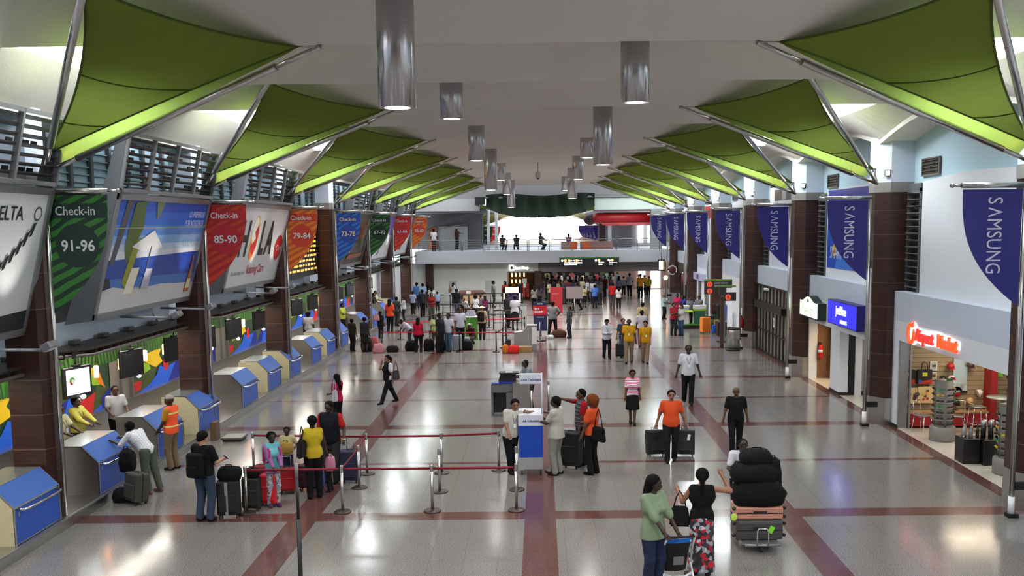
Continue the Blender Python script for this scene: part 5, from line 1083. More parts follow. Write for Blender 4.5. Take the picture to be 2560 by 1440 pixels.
# small far shop
t = thing('far_shop', 'small lit shop opening under a white Best Shop sign in the far wall', 'shop', (-1.6, 76.3, 0))
g = MB(); g.b2((-.95, 2.6, 0), (1.08, 2.7, 2.2)); g.b2((-1.0, .01, 0), (-.95, 2.7, 2.2)); g.build('shop_interior', M('far_shop_dark', (44, 32, 24), .6), t)
for i in range(7): g = MB(); g.box((-.7+.32*(i % 4), 1.6, 1.9-.5*(i//4)), (.1, .1, .28)); g.build('shop_lamp', mat('amber_strip', (1, .6, .1), .5, emit=4, ecol=(1, .5, .1), var=0), t)
for i, (x, c) in enumerate(((-.6, (120, 60, 20)), (-.1, (60, 70, 90)), (.3, (190, 60, 30)), (.5, (190, 60, 30)))): g = MB(); g.box((x, 1.2, .7), (.32, .3, 1.1), bev=.03); g.build('goods_display', M('far_goods_%d' % i, c), t)
g = MB(); g.b2((.15, -.2, 1.35), (.5, -.15, 1.7)); g.b2((.22, -.2, 1.0), (.42, -.15, 1.4)); g.build('white_figure', greyw, t)
t = thing('shop_name_sign', 'glowing white Best Shop lettering with a green square logo over the far shop', 'sign', (-1.6, 75.98, 2.35)); fr = Frame((-.85, -.0, 0), (1, 0, 0), (0, 0, 1))
art('logo', fr, [(lw, rect(0, 0, .36, .38)), (M('far_logo_green', (20, 60, 40)), rect(.09, .08, .28, .31))], t, .01); text('lettering', 'Best Shop', fr, .4, .1, .27, lw, t, ext=0, bold=.012); art('subtitle', fr, [(grey2, rect(.42, .0, 1.6, .05))], t, .01)
# ================================================================== PEOPLE ENGINE (implicit surfaces -> one continuous mesh)
def sdf_grid(prims, cell, k=.03):
    lo = np.array([min(min(p['a'][i]-p['ra'], p['b'][i]-p['rb']) for p in prims) for i in range(3)])-cell*2-.02
    hi = np.array([max(max(p['a'][i]+p['ra'], p['b'][i]+p['rb']) for p in prims) for i in range(3)])+cell*2+.02
    n = np.ceil((hi-lo)/cell).astype(int)+1
    X, Y, Z = np.meshgrid(*[(lo[i]+cell*np.arange(n[i])).astype(np.float32) for i in range(3)], indexing='ij')
    D = None
    for p in prims:
        a = np.array(p['a'], np.float32); b = np.array(p['b'], np.float32); sy = p.get('sy', 1.)
        px, py, pz = X-a[0], (Y-a[1])/sy, Z-a[2]
        bx, by, bz = b[0]-a[0], (b[1]-a[1])/sy, b[2]-a[2]; L2 = bx*bx+by*by+bz*bz+1e-9
        t = np.clip((px*bx+py*by+pz*bz)/L2, 0, 1)
        d = np.sqrt((px-bx*t)**2+(py-by*t)**2+(pz-bz*t)**2) - (p['ra']+(p['rb']-p['ra'])*t)
        if sy < 1: d = d*(1+sy)/2
        if p.get('op') == '-': D = np.maximum(D, -d); continue
        if D is None: D = d
        else:
            kk = p.get('k', k); h = np.clip(.5+.5*(D-d)/kk, 0, 1); D = D*(1-h)+d*h-kk*h*(1-h)
    return X, Y, Z, D, lo
def surfnet(prims, cell, k=.03, clips=()):
    X, Y, Z, D, lo = sdf_grid(prims, cell, k)
    for (nx, ny, nz, dd) in clips: D = np.maximum(D, (X*nx+Y*ny+Z*nz-dd))
    S_ = D < 0; s = np.array(D.shape)
    acc = np.zeros(tuple(s-1)+(3,), np.float32); cnt = np.zeros(tuple(s-1), np.float32)
    def sl(ax, off, m): return slice(off, m-1+off)
    for ax in range(3):
        o = [i for i in range(3) if i != ax]
        for p in (0, 1):
            for q in (0, 1):
                i0 = [0, 0, 0]; i0[o[0]] = p; i0[o[1]] = q; i1 = list(i0); i1[ax] = 1
                A = tuple(slice(i0[c], s[c]-1+i0[c]) for c in range(3)); B = tuple(slice(i1[c], s[c]-1+i1[c]) for c in range(3))
                dA, dB = D[A], D[B]; m = (dA < 0) != (dB < 0); t = np.where(m, dA/np.where(m, dA-dB, 1), 0)
                cnt += m
                for c in range(3):
                    v = i0[c]+(t if c == ax else 0); acc[..., c] += np.where(m, v, 0)
    act = cnt > 0; idx = -np.ones(act.shape, int); idx[act] = np.arange(act.sum())
    ijk = np.argwhere(act); V = (ijk+acc[act]/cnt[act][:, None])*cell+lo
    F = []
    for ax in range(3):
        o = [(ax+1) % 3, (ax+2) % 3]
        A = [slice(None)]*3; B = [slice(None)]*3; A[ax] = slice(0, s[ax]-1); B[ax] = slice(1, s[ax])
        for c in o: A[c] = slice(1, s[c]-1); B[c] = slice(1, s[c]-1)
        a, b = S_[tuple(A)], S_[tuple(B)]; e = np.argwhere(a != b)
        if not len(e): continue
        base = e.copy(); base[:, o[0]] += 1; base[:, o[1]] += 1
        def g(d0, d1): q = base.copy(); q[:, o[0]] -= d0; q[:, o[1]] -= d1; return idx[q[:, 0], q[:, 1], q[:, 2]]
        q = np.stack([g(1, 1), g(0, 1), g(0, 0), g(1, 0)], 1); fl = ~a[e[:, 0], e[:, 1], e[:, 2]]
        q[fl] = q[fl][:, ::-1]; F.append(q)
    return V, np.concatenate(F)
def mesh_obj(name, V, F, m, parent, extra=None):
    me = bpy.data.meshes.new(name)
    Vl = V.tolist(); Fl = F.tolist()
    if extra:
        for (v2, f2) in extra:
            n = len(Vl); Vl += v2; Fl += [[i+n for i in f] for f in f2]
    me.from_pydata(Vl, [], Fl); me.materials.append(m); me.polygons.foreach_set('use_smooth', [True]*len(me.polygons)); me.update()
    o = bpy.data.objects.new(name, me); C.objects.link(o); o.parent = parent; return o
def tube_geo(pts, rs, n=6):
    pts = [Vector(p) for p in pts]; V = []; F = []; prev = None
    for i, p in enumerate(pts):
        d = (pts[min(i+1, len(pts)-1)]-pts[max(i-1, 0)]).normalized(); x = d.orthogonal().normalized() if prev is None else (prev-d*prev.dot(d)).normalized(); prev = x; y = d.cross(x)
        for j in range(n): V.append(tuple(p+(x*math.cos(2*PI*j/n)+y*math.sin(2*PI*j/n))*rs[i]))
    for i in range(len(pts)-1):
        for j in range(n): F.append([i*n+j, i*n+(j+1) % n, (i+1)*n+(j+1) % n, (i+1)*n+j])
    F.append([j for j in range(n)][::-1]); F.append([(len(pts)-1)*n+j for j in range(n)])
    return V, F
def ik(a, c, l1, l2, hint):
    a, c, hint = Vector(a), Vector(c), Vector(hint); d = c-a; L = d.length
    if L > (l1+l2)*.999: c = a+d*((l1+l2)*.999/L); d = c-a; L = d.length
    x = (l1*l1-l2*l2+L*L)/(2*L); h = math.sqrt(max(0, l1*l1-x*x)); u = d/L; hp = hint-u*hint.dot(u); hp = hp.normalized() if hp.length > 1e-5 else u.orthogonal()
    return a+u*x+hp*h, c
SK = dict(d=(58, 36, 27), m=(96, 62, 46), l=(150, 104, 80), t=(190, 140, 112))
def skin(k): return mat('skin_'+k, h2(SK[k], .85), .6, var=.08, scale=6)
HAIR = M('hair_black', (12, 10, 10), .8, spec=.12); HAIRB = M('hair_auburn', (104, 52, 26), .85, spec=.15)
LANY = M('lanyard', (52, 48, 60), .6)
PEOPLE = {}
def stripes(name, cols, scale=5.0, axis='Z', checks=False):
    if name in MATS: return MATS[name]
    m = bpy.data.materials.new(name); m.use_nodes = True; nt = m.node_tree; N = nt.nodes; L = nt.links; b = N['Principled BSDF']; b.inputs['Roughness'].default_value = .85
    tc = N.new('ShaderNodeTexCoord')
    if checks:
        ck = N.new('ShaderNodeTexChecker'); ck.inputs['Scale'].default_value = scale; L.new(tc.outputs['Object'], ck.inputs[0]); nz = N.new('ShaderNodeTexVoronoi'); nz.inputs['Scale'].default_value = scale; L.new(tc.outputs['Object'], nz.inputs['Vector'])
        src = nz.outputs['Color'] if checks == 'v' else ck.outputs['Fac']
        if checks == 'v': sp = N.new('ShaderNodeSeparateColor'); L.new(src, sp.inputs[0]); src = sp.outputs[0]
    else:
        sp = N.new('ShaderNodeSeparateXYZ'); L.new(tc.outputs['Object'], sp.inputs[0]); fr = N.new('ShaderNodeMath'); fr.operation = 'MULTIPLY'; fr.inputs[1].default_value = scale; L.new(sp.outputs[axis], fr.inputs[0]); f2 = N.new('ShaderNodeMath'); f2.operation = 'FRACT'; L.new(fr.outputs[0], f2.inputs[0]); src = f2.outputs[0]
    cr = N.new('ShaderNodeValToRGB'); cr.color_ramp.interpolation = 'CONSTANT'; L.new(src, cr.inputs[0]); e = cr.color_ramp.elements
    while len(e) < len(cols): e.new(.5)
    for i, (p, c) in enumerate(cols): e[i].position = p; e[i].color = (*h2(c), 1)
    L.new(cr.outputs[0], b.inputs['Base Color']); MATS[name] = m; return m
def person(label, x, y, h=1.72, rz=0, z=0, skn='m', shirt=(200, 200, 200), sleeve='short', pants=(30, 30, 36), bottom='trousers', hair='short', hairm=None, hl=None, hr=None, fl=None, fr=None,
           lean=0, bw=1.06, female=False, det=1, shoes=(28, 26, 26), head=(0, 0), hem=.86, belt=False, lanyard=False, group=None, extra=None, vest=None, cell=None, elb=None, side=0, name='person', long=.1, drop=0):
    s = h/1.75; t = thing(name, label, 'person', (x, y, z), R_(rz), group); cell = cell or {2: .017, 1: .024, 0: .036}[det]
    cm = lambda c: c if isinstance(c, bpy.types.Material) else cloth(c)
    ln = R_(lean); sd = R_(side)
    def U(p):   # upper body lean about the hips (forward is -y), then sideways
        p = Vector(p); q = p-Vector((0, 0, .95)); q = Vector((q.x, q.y*math.cos(ln)-q.z*math.sin(ln), q.y*math.sin(ln)+q.z*math.cos(ln)))
        q = Vector((q.x*math.cos(sd)+q.z*math.sin(sd), q.y, -q.x*math.sin(sd)+q.z*math.cos(sd)))
        return q+Vector((0, 0, .95-drop))
    sw = (.155 if female else .178)*(.55+.45*bw); hw = .1*bw
    fl = fl or (.1, -.02); fr = fr or (-.1, .02); hl = hl or (sw+.09, -.06, .82-drop); hr = hr or (-sw-.09, -.06, .82-drop)
    hz = .95-drop; hem = hem-drop
    ank = []; kne = []
    for sgn, f in ((1, fl), (-1, fr)):
        fz = f[2] if len(f) > 2 else 0
        hp = Vector((sgn*hw*.9, 0, .93-drop)); k_, a_ = ik(hp, (f[0], f[1]+.03, .085+fz), .43, .425, (sgn*.05, -1, 0)); kne.append((hp, k_)); ank.append(a_)
    shd = [U((sw, .01, 1.425)), U((-sw, .01, 1.425))]; arms = []
    for i, (sgn, hd) in enumerate(((1, hl), (-1, hr))):
        hint = (sgn*.35, .6, -.4) if not elb or not elb[i] else elb[i]
        e_, w_ = ik(shd[i], hd, .285, .25, hint); arms.append((e_, w_))
    P_ = lambda a, b, ra, rb, **k: dict(a=tuple(Vector(a)*s), b=tuple(Vector(b)*s), ra=ra*s, rb=rb*s, **k)
    nb, nt_ = U((0, .015, 1.43)), U((0, 0, 1.53))
    torso = lambda e=0: [P_((-.045*bw, 0, hz), (.045*bw, 0, hz), .115*bw+e, .115*bw+e, sy=.85), P_(U((0, -.01*bw, 1.02)), U((0, 0, 1.2)), (.132 if not female else .115)*bw+e, .135*bw+e, sy=.78),
                         P_(U((-.07*bw, 0, 1.3)), U((.07*bw, 0, 1.3)), .125*bw**.5+e, .125*bw**.5+e, sy=.8), P_(shd[0]+Vector((-.02, 0, -.01)), shd[1]+Vector((.02, 0, -.01)), .062+e, .062+e), P_(U((0, .02, 1.44)), U((0, .02, 1.36)), .06+e*.5, .09+e)] + \
                        ([P_(U((.06, -.1, 1.26)), U((.06, -.09, 1.3)), .062+e, .05+e), P_(U((-.06, -.1, 1.26)), U((-.06, -.09, 1.3)), .062+e, .05+e)] if female else [])
    body = torso()
    body.append(P_(nb, nt_, .058, .054))
    extra_geo = []
    for i, (hp, k_) in enumerate(kne):
        a_ = ank[i]; body += [P_(hp, k_, .086*bw, .056), P_(k_, a_, .054, .038), P_(a_+Vector((0, .03, -.035)), a_+Vector((0, -.12, -.05)), .036, .03)]
    for i, (e_, w_) in enumerate(arms):
        fd = (w_-e_).normalized(); body += [P_(shd[i], e_, .05*bw**.5, .041), P_(e_, w_, .04, .026), P_(w_, w_+fd*.075, .027, .03)]
        # five fingers
        sgn = 1 if i == 0 else -1; pl = w_+fd*.085; side_ = fd.cross(Vector((0, 1, .2))).normalized(); dn = side_.cross(fd).normalized()
        if dn.y > 0: dn = -dn
        for j in range(4):
            o_ = side_*(.011*(j*2-3))*.95; l_ = (.062, .075, .08, .066)[j]
            p0 = pl-fd*.012+o_; p1 = pl+o_+fd*l_*.5+dn*.006; p2 = pl+o_*1.05+fd*l_*.85+dn*.026
            extra_geo.append(tube_geo([p0*s, p1*s, p2*s], [.0095*s, .0085*s, .006*s], 6 if det else 4))
        tb = w_+fd*.03; ts = side_*(.03 if side_.x*sgn < 0 else -.03)
        extra_geo.append(tube_geo([tb*s, (tb+ts+fd*.03+dn*.006)*s, (tb+ts*1.25+fd*.065+dn*.012)*s], [.012*s, .0105*s, .007*s], 6 if det else 4))
    # head
    hy, hp_ = R_(head[0]), R_(head[1]); hc = U((0, -.012, 1.625)); Rm = Matrix.Rotation(hy, 3, 'Z') @ Matrix.Rotation(-ln*.35+hp_, 3, 'X')
    H = lambda p: hc + Rm @ Vector(p)
    hd = [P_(H((0, .012, .03)), H((0, .02, .02)), .088, .09, k=.01), P_(H((0, -.02, -.03)), H((0, -.045, -.06)), .068, .05, k=.03), P_(H((0, -.03, .035)), H((0, -.04, .03)), .07, .066),
          P_(H((0, -.098, .0)), H((0, -.112, -.026)), .012, .018, k=.012), P_(H((.088, .0, .0)), H((.088, .01, -.02)), .012, .012, k=.008), P_(H((-.088, .0, .0)), H((-.088, .01, -.02)), .012, .012, k=.008),
          P_(H((0, -.09, -.058)), H((0, -.092, -.06)), .022, .02, k=.015), P_(H((0, .02, -.07)), nb, .052, .056, k=.03)]
    V, F = surfnet(body, cell, .035, [(0, 0, -1, 0)])
    V2, F2 = surfnet(hd, {2: .0095, 1: .014, 0: .024}[det], .02)
    extra_geo.append((V2.tolist(), F2.tolist()))
    sm = skin(skn); bo = mesh_obj('body', V, F, sm, t, extra_geo)
    if det >= 1:
        for sg in (1, -1):
            g = MB(); g.ell(tuple(H((sg*.032, -.094, .012))*s), (.012*s, .007*s, .006*s), 8, 6); g.build('eye', M('eye_white', (112, 100, 94), .5, spec=.2), t)
            g = MB(); g.ell(tuple(H((sg*.032, -.1015, .012))*s), (.006*s, .004*s, .007*s), 6, 4); g.build('iris', M('eye_dark', (24, 16, 12), .2), t)
            if det == 2: g = MB(); g.tube([H((sg*.015, -.104, .03))*s, H((sg*.035, -.101, .037))*s, H((sg*.052, -.088, .03))*s], .0045*s, 5); g.build('eyebrow', HAIR, t)
        g = MB(); g.tube([H((-.025, -.105, -.058))*s, H((0, -.114, -.056))*s, H((.025, -.105, -.058))*s], .006*s, 5); g.build('mouth', M('lips', (98, 48, 42), .5), t)
    # hair and hats
    hm = hairm or HAIR; hcl = []
    n_ = Rm @ Vector((0, -.72, -.70)); c0 = H((0, -.02, .035))*s; hcut = (n_.x, n_.y, n_.z, n_.dot(c0)+.012*s)
    hcell = {2: .011, 1: .016, 0: .026}[det]
    if hair in ('short', 'long', 'bun', 'pony', 'afro', 'bob', 'crop'):
        e = {'crop': .004, 'short': .012, 'afro': .05}.get(hair, .016)
        pr = [P_(H((0, .014, .034)), H((0, .02, .03)), .092+e, .094+e)]
        if hair == 'afro': pr += [P_(H((0, .02, -.03)), H((0, .02, .04)), .1+e*.6, .1+e*.8)]
        if hair in ('short', 'crop'): pr += [P_(H((0, .05, -.03)), H((0, .04, .02)), .06+e, .08+e)]
        V, F = surfnet(pr, hcell, .02, [hcut]); ex = []
        if hair in ('long', 'bob'):
            L_ = .30 if hair == 'long' else .16; pp = [P_(H((0, .05, 0)), U((0, .12, 1.6-L_)), .085, .07), P_(H((.06, .03, -.02)), U((.07, .07, 1.6-L_*.9)), .04, .03), P_(H((-.06, .03, -.02)), U((-.07, .07, 1.6-L_*.9)), .04, .03)]
            V2, F2 = surfnet(pp, hcell, .03); ex.append((V2.tolist(), F2.tolist()))
        if hair == 'bun': V2, F2 = surfnet([P_(H((0, .1, .075)), H((0, .11, .08)), .045, .045)], hcell); ex.append((V2.tolist(), F2.tolist()))
        if hair == 'pony': V2, F2 = surfnet([P_(H((0, .1, .04)), H((0, .135, .0)), .035, .04), P_(H((0, .135, 0)), U((.0, .14, 1.36)), .042, .02)], hcell); ex.append((V2.tolist(), F2.tolist()))
        mesh_obj('hair', V, F, hm, t, ex)
    if hair == 'cap' or hair == 'strawhat':
        pr = [P_(H((0, .012, .045)), H((0, .02, .04)), .102, .104)]; hcut2 = Rm @ Vector((0, 0, -1)); c1 = H((0, 0, .045))*s
        V, F = surfnet(pr, hcell, .02, [(hcut2.x, hcut2.y, hcut2.z, hcut2.dot(c1))]); g_ = []
        hatm = M('cap_tan', (150, 140, 124)) if hair == 'cap' else M('straw', (206, 192, 158))
        bm2 = bmesh.new(); n = 20
        if hair == 'cap': ring = [H((.07*math.cos(a), -.08-.085*math.sin(a), .045-.012*math.sin(a))) for a in [PI*q/10 for q in range(11)]]; V3 = [tuple(q*s) for q in ring]+[tuple((q+Vector((0, 0, .008)))*s) for q in ring]; m_ = len(ring); F3 = [list(range(m_)), list(range(m_, 2*m_))[::-1]]+[[i, (i+1) % m_, (i+1) % m_+m_, i+m_] for i in range(m_)]
        else: ring = [H((.2*math.cos(a), .01+.2*math.sin(a), .04+.02*abs(math.cos(a)))) for a in [2*PI*q/n for q in range(n)]]; V3 = [tuple(q*s) for q in ring]+[tuple((q+Vector((0, 0, .01)))*s) for q in ring]; m_ = n; F3 = [list(range(m_)), list(range(m_, 2*m_))[::-1]]+[[i, (i+1) % m_, (i+1) % m_+m_, i+m_] for i in range(m_)]
        bm2.free(); mesh_obj('hat', V, F, hatm, t, [(V3, F3)])
    # shirt
    if sleeve != 'bare':
        e = .016 if det == 2 else .02; pr = torso(e)
        if not female: pr.append(P_(U((0, -.01, .98)), U((0, -.005, 1.2)), (.138*bw)+e, .138*bw+e, sy=.84))
        if not lean > 30: pr += [P_((.05*bw, 0, hz-.15), (.045*bw, 0, hz+.05), .128*bw+e*.5, .12*bw+e, sy=.85), P_((-.05*bw, 0, hz-.15), (-.045*bw, 0, hz+.05), .128*bw+e*.5, .12*bw+e, sy=.85)]
        if hem < .85-drop: pr.append(P_((0, 0, hem), U((0, 0, 1.1)), .175*bw+e, .13*bw+e, sy=.8))
        if female and vest is None: pass
        if sleeve in ('short', 'long', 'roll'):
            for i, (e_, w_) in enumerate(arms):
                q = {'short': .72, 'long': 1, 'roll': 1}[sleeve]; ee = shd[i].lerp(e_, q); pr.append(P_(shd[i]+Vector((0, 0, -.002)), ee, .058*bw**.5+e*.6, .053+e*.6))
                if sleeve == 'long': pr.append(P_(e_, e_.lerp(w_, .92), .05+e*.4, .034+e*.4))
                if sleeve == 'roll': pr.append(P_(e_, e_.lerp(w_, .2), .052+e*.5, .05+e*.4))
        zc = hem*s; nk = U((0, -.02, 1.502)); nn = (U((0, -.35, 2.4))-U((0, 0, 1.43))).normalized(); clips = [(0, 0, -1, -zc)] if hem != .86-drop or lean < 15 else [(0, 0, -1, -(.88-drop)*s)]
        clips.append((nn.x, nn.y, nn.z, nn.dot(nk)*s))
        V, F = surfnet(pr, cell*.95, .04, clips); mesh_obj('shirt' if sleeve != 'none' else 'top', V, F, cm(shirt), t)
        if vest is not None:
            pr = torso(e+.014)+[P_((.05*bw, 0, hz-.15), (.045*bw, 0, hz+.05), .134*bw+e*.5, .126*bw+e, sy=.87), P_((-.05*bw, 0, hz-.15), (-.045*bw, 0, hz+.05), .134*bw+e*.5, .126*bw+e, sy=.87), P_(U((0, -.01, .98)), U((0, -.005, 1.2)), .15*bw+e, .148*bw+e, sy=.84)]; V, F = surfnet(pr, cell, .04, clips+[(1, 0, 0, (sw+.02)*s), (-1, 0, 0, (sw+.02)*s)]); mesh_obj('vest', V, F, cm(vest), t)
    else:
        pr = torso(.012); V, F = surfnet(pr, cell, .04, [(0, 0, -1, -(.95-drop)*s), (0, 0, 1, (1.35-drop)*s)]); mesh_obj('top', V, F, cm(shirt), t)
    # bottom
    if bottom in ('trousers', 'shorts', 'leggings'):
        w_ = .0 if bottom != 'leggings' else -.012
        pr = [P_((-.045*bw, 0, hz), (.045*bw, 0, hz), .13*bw, .13*bw, sy=.86)]
        for i, (hp, k_) in enumerate(kne):
            a_ = ank[i]
            if bottom == 'shorts': pr += [P_(hp, hp.lerp(k_, .95), .1*bw, .085)]
            else: pr += [P_(hp, k_, .108*bw+w_, .08+w_), P_(k_, a_+Vector((0, 0, -.02)), .08+w_, .07+w_*1.6)]
        V, F = surfnet(pr, cell*.95, .03, [(0, 0, 1, ((1.03-drop) if lean > 30 or sleeve == 'bare' else min(1.03-drop, hem+.05))*s), (0, 0, -1, -(.035*s if bottom != 'shorts' else 0))]); mesh_obj('trousers' if bottom != 'shorts' else 'shorts', V, F, cm(pants), t)
        if belt: g = MB(); g.lathe([(.15*bw*s, .995*s), (.152*bw*s, .99*s), (.152*bw*s, 1.025*s), (.15*bw*s, 1.02*s)], 24, (0, 0, 0), 1.13, .92); g.build('belt', dark, t)
    else:
        zb = long if bottom == 'longskirt' else .48
        fx = (fl[0]+fr[0])/2; pr = [P_((-.045*bw, 0, hz+.01), (.045*bw, 0, hz+.01), .13*bw, .13*bw, sy=.86), P_((0, 0, .9), (fx, -.02, zb+.03), .15*bw, .19 if bottom == 'skirt' else .17, sy=.85), P_((-.06, 0, .9), (fx-.07, -.02, zb+.03), .12*bw, .15, sy=.9), P_((.06, 0, .9), (fx+.07, -.02, zb+.03), .12*bw, .15, sy=.9)]
        V, F = surfnet(pr, cell, .05, [(0, 0, -1, -zb*s), (0, 0, 1, (1.06-drop)*s)]); mesh_obj('skirt', V, F, cm(pants), t)
    # shoes
    for i, a_ in enumerate(ank):
        fz = a_.z-.085; pr = [P_(a_+Vector((0, .035, -.04)), a_+Vector((0, -.06, -.05)), .044, .044), P_(a_+Vector((0, -.06, -.052)), a_+Vector((0, -.15, -.057)), .044, .036), P_(a_+Vector((0, .02, -.02)), a_+Vector((0, .01, .015)), .046, .044)]
        V, F = surfnet(pr, max(.012, cell*.7), .02, [(0, 0, -1, -(fz+.0)*s)]); mesh_obj('shoe', V, F, cm(shoes), t)
    if lanyard and det:
        ch = U((0, -.135*bw**.5-.02, 1.2))*s; g = MB(); g.tube([U((.06, .0, 1.47))*s, U((.055, -.125, 1.36))*s, ch, U((-.055, -.125, 1.36))*s, U((-.06, .0, 1.47))*s], .006*s, 5); g.build('lanyard', LANY, t)
        g = MB(); g.box(ch+Vector((0, -.012, -.05)), (.06, .012, .09)); g.build('badge', white, t)
    t['_'] = 0; del t['_']
    PEOPLE[label] = (t, s, H, U, shd, arms, ank); return t
def at(t, p): return t.matrix_basis @ Vector(p)
# ---- carried things
def backpack(t, label, c, z=1.2, w=.3, h=.46, s=1):
    m = Matrix.Translation(t.location) @ Euler((0, 0, t.rotation_euler.z)).to_matrix().to_4x4()
    o = thing('backpack', label, 'backpack', m @ Vector((0, .24*s, (z-.2)*s)), t.rotation_euler.z)
    g = MB(); g.box((0, 0, .2), (w, .17, h), bev=.06, seg=3); g.build('bag_body', cloth(c), o)
    g = MB(); g.box((0, .095, .1), (w*.75, .07, h*.42), bev=.03, seg=2); g.build('front_pocket', cloth(c), o)
    for sg in (1, -1): g = MB(); g.tube([(sg*.1, -.08, .38), (sg*.1, -.16, .43), (sg*.11, -.38, .36), (sg*.13, -.38, .15), (sg*.14, -.1, .05)], .018, 6); g.build('strap', cloth(c), o)
    g = MB(); g.tube([(-.03, -.05, .42), (-.02, -.05, .47), (.02, -.05, .47), (.03, -.05, .42)], .01, 5); g.build('handle', cloth(c), o)
    return o
def handbag(t, label, c, p=(.26, .02, .82), w=.32, h=.28, strap=.45, rz=0, d=.12):
    m = Matrix.Translation(t.location) @ Euler((0, 0, t.rotation_euler.z)).to_matrix().to_4x4()
    o = thing('handbag', label, 'handbag', m @ Vector((p[0], p[1], p[2]-h/2)), t.rotation_euler.z+R_(rz))
    g = MB(); V = [(-w/2, 0), (w/2, 0), (w/2*.72, h), (-w/2*.72, h)]; g.prism([(x, -d/2, z) for x, z in V], (0, d, 0)); bmesh.ops.bevel(g.bm, geom=list(g.bm.edges), offset=.03, segments=2, affect='EDGES'); g.build('bag_body', cloth(c), o)
    g = MB(); g.tube([(-w*.3, 0, h*.9), (-w*.16, 0, h+strap*.6), (0, 0, h+strap), (w*.16, 0, h+strap*.6), (w*.3, 0, h*.9)], .012, 6); g.build('strap', cloth(c), o)
    return o
def phone(t, label, p, c=(30, 30, 34)):
    m = Matrix.Translation(t.location) @ Euler((0, 0, t.rotation_euler.z)).to_matrix().to_4x4()
    o = thing('phone', label, 'phone', m @ Vector(p), t.rotation_euler.z); g = MB(); g.box((0, 0, .0), (.07, .012, .14), rot=(R_(-50), 0, 0), bev=.004); g.build('phone_case', M('phone_%d' % c[0], c, .3), o); g = MB(); g.box((0, -.006, .006), (.06, .006, .12), rot=(R_(-50), 0, 0)); g.build('screen', mat('phone_screen', (.5, .6, .7), .2, emit=.5, var=0), o); return o
def suitcase(label, x, y, rz, w=.42, d=.26, h=.64, c=(26, 26, 28), handle=0, z=0, tagc=None, group=None, hard=False, tilt=0, wheels=True, cat='suitcase'):
    o = thing('suitcase', label, cat, (x, y, z), R_(rz), group); o.rotation_euler = (R_(tilt), 0, R_(rz))
    m = M('case_%02x%02x%02x' % tuple(c), c, .35 if hard else .75)
    g = MB(); g.box((0, 0, .06+h/2), (w, d, h), bev=.04, seg=3); g.build('shell', m, o)
    g = MB()
    if hard:
        for q in range(6): u = -w*.36+q*w*.144; g.b2((u-.006, -d/2-.008, .14), (u+.006, d/2+.008, h-.02))
        g.build('rib', m, o)
    else:
        g.box((0, -d/2-.012, .06+h*.36), (w*.8, .03, h*.5), bev=.012); g.build('front_pocket', m, o); g = MB(); g.box((0, 0, .06+h*.5), (w+.006, .02, h+.004)); g.build('zip_band', dark, o)
    g = MB(); g.tube([(-.07, -.0, h+.05), (-.06, 0, h+.085), (.06, 0, h+.085), (.07, 0, h+.05)], .01, 6); g.build('carry_handle', dark, o)
    if handle: g = MB(); g.tube([(-.08, d*.3, h+.04), (-.08, d*.3, h+handle), (.08, d*.3, h+handle), (.08, d*.3, h+.04)], .011, 6); g.build('pull_handle', alu, o)
    if wheels:
        for a in (-1, 1):
            for b in (-1, 1): g = MB(); g.T = Matrix.Translation((a*w*.38, b*d*.36, .03)) @ Matrix.Rotation(PI/2, 4, 'Y'); g.lathe([(0, -.012), (.03, -.012), (.03, .012), (0, .012)], 12); g.build('wheel', dark, o)
    if tagc: g = MB(); g.box((w*.2, -d/2-.02, h*.8), (.07, .008, .16), rot=(0, .2, 0)); g.build('luggage_tag', M('tag_%d' % tagc[0], tagc), o)
    return o
def softbag(label, x, y, c, w=.5, d=.3, h=.3, z=0, rz=0, cat='bag', name='duffel_bag'):
    o = thing(name, label, cat, (x, y, z), R_(rz)); bm = bmesh.new(); bmesh.ops.create_cube(bm, size=2); bmesh.ops.subdivide_edges(bm, edges=bm.edges[:], cuts=6, use_grid_fill=True)
    ph = x*3.1+y*1.7
    for v in bm.verts:
        p = v.co.copy(); q = p.normalized()*1.18; p = p*.5+q*.5
        n_ = math.sin(p.x*4+ph)*math.cos(p.z*3.3+ph*2)+.6*math.sin(p.z*7+p.y*5+ph)
        tp = 1-.16*max(0, p.z); v.co = (p.x*w/2*tp*(1+.035*n_), p.y*d/2*tp*(1+.05*n_), (max(p.z, -.93)/.93+1)/2*h*(.93+.03*n_))
    for f in bm.faces: f.smooth = True
    me = bpy.data.meshes.new('bag_body'); bm.to_mesh(me); bm.free(); me.materials.append(cloth(c)); q = bpy.data.objects.new('bag_body', me); C.objects.link(q); q.parent = o
    g = MB(); g.b2((-w*.36, -.006, h*.90), (w*.36, .006, h*.955)); g.build('zip', cloth(tuple(int(v*.6) for v in c)), o)
    g = MB(); g.tube([(-w*.2, -d*.2, h*.8), (-w*.12, -d*.15, h*1.12), (w*.12, -d*.15, h*1.12), (w*.2, -d*.2, h*.8)], .011, 6); g.build('handle', cloth(tuple(int(v*.6) for v in c)), o)
    return o
# ================================================================== PEOPLE IN THE HALL
mustard = (222, 160, 24); khaki = (146, 124, 100); blk = (22, 22, 24)
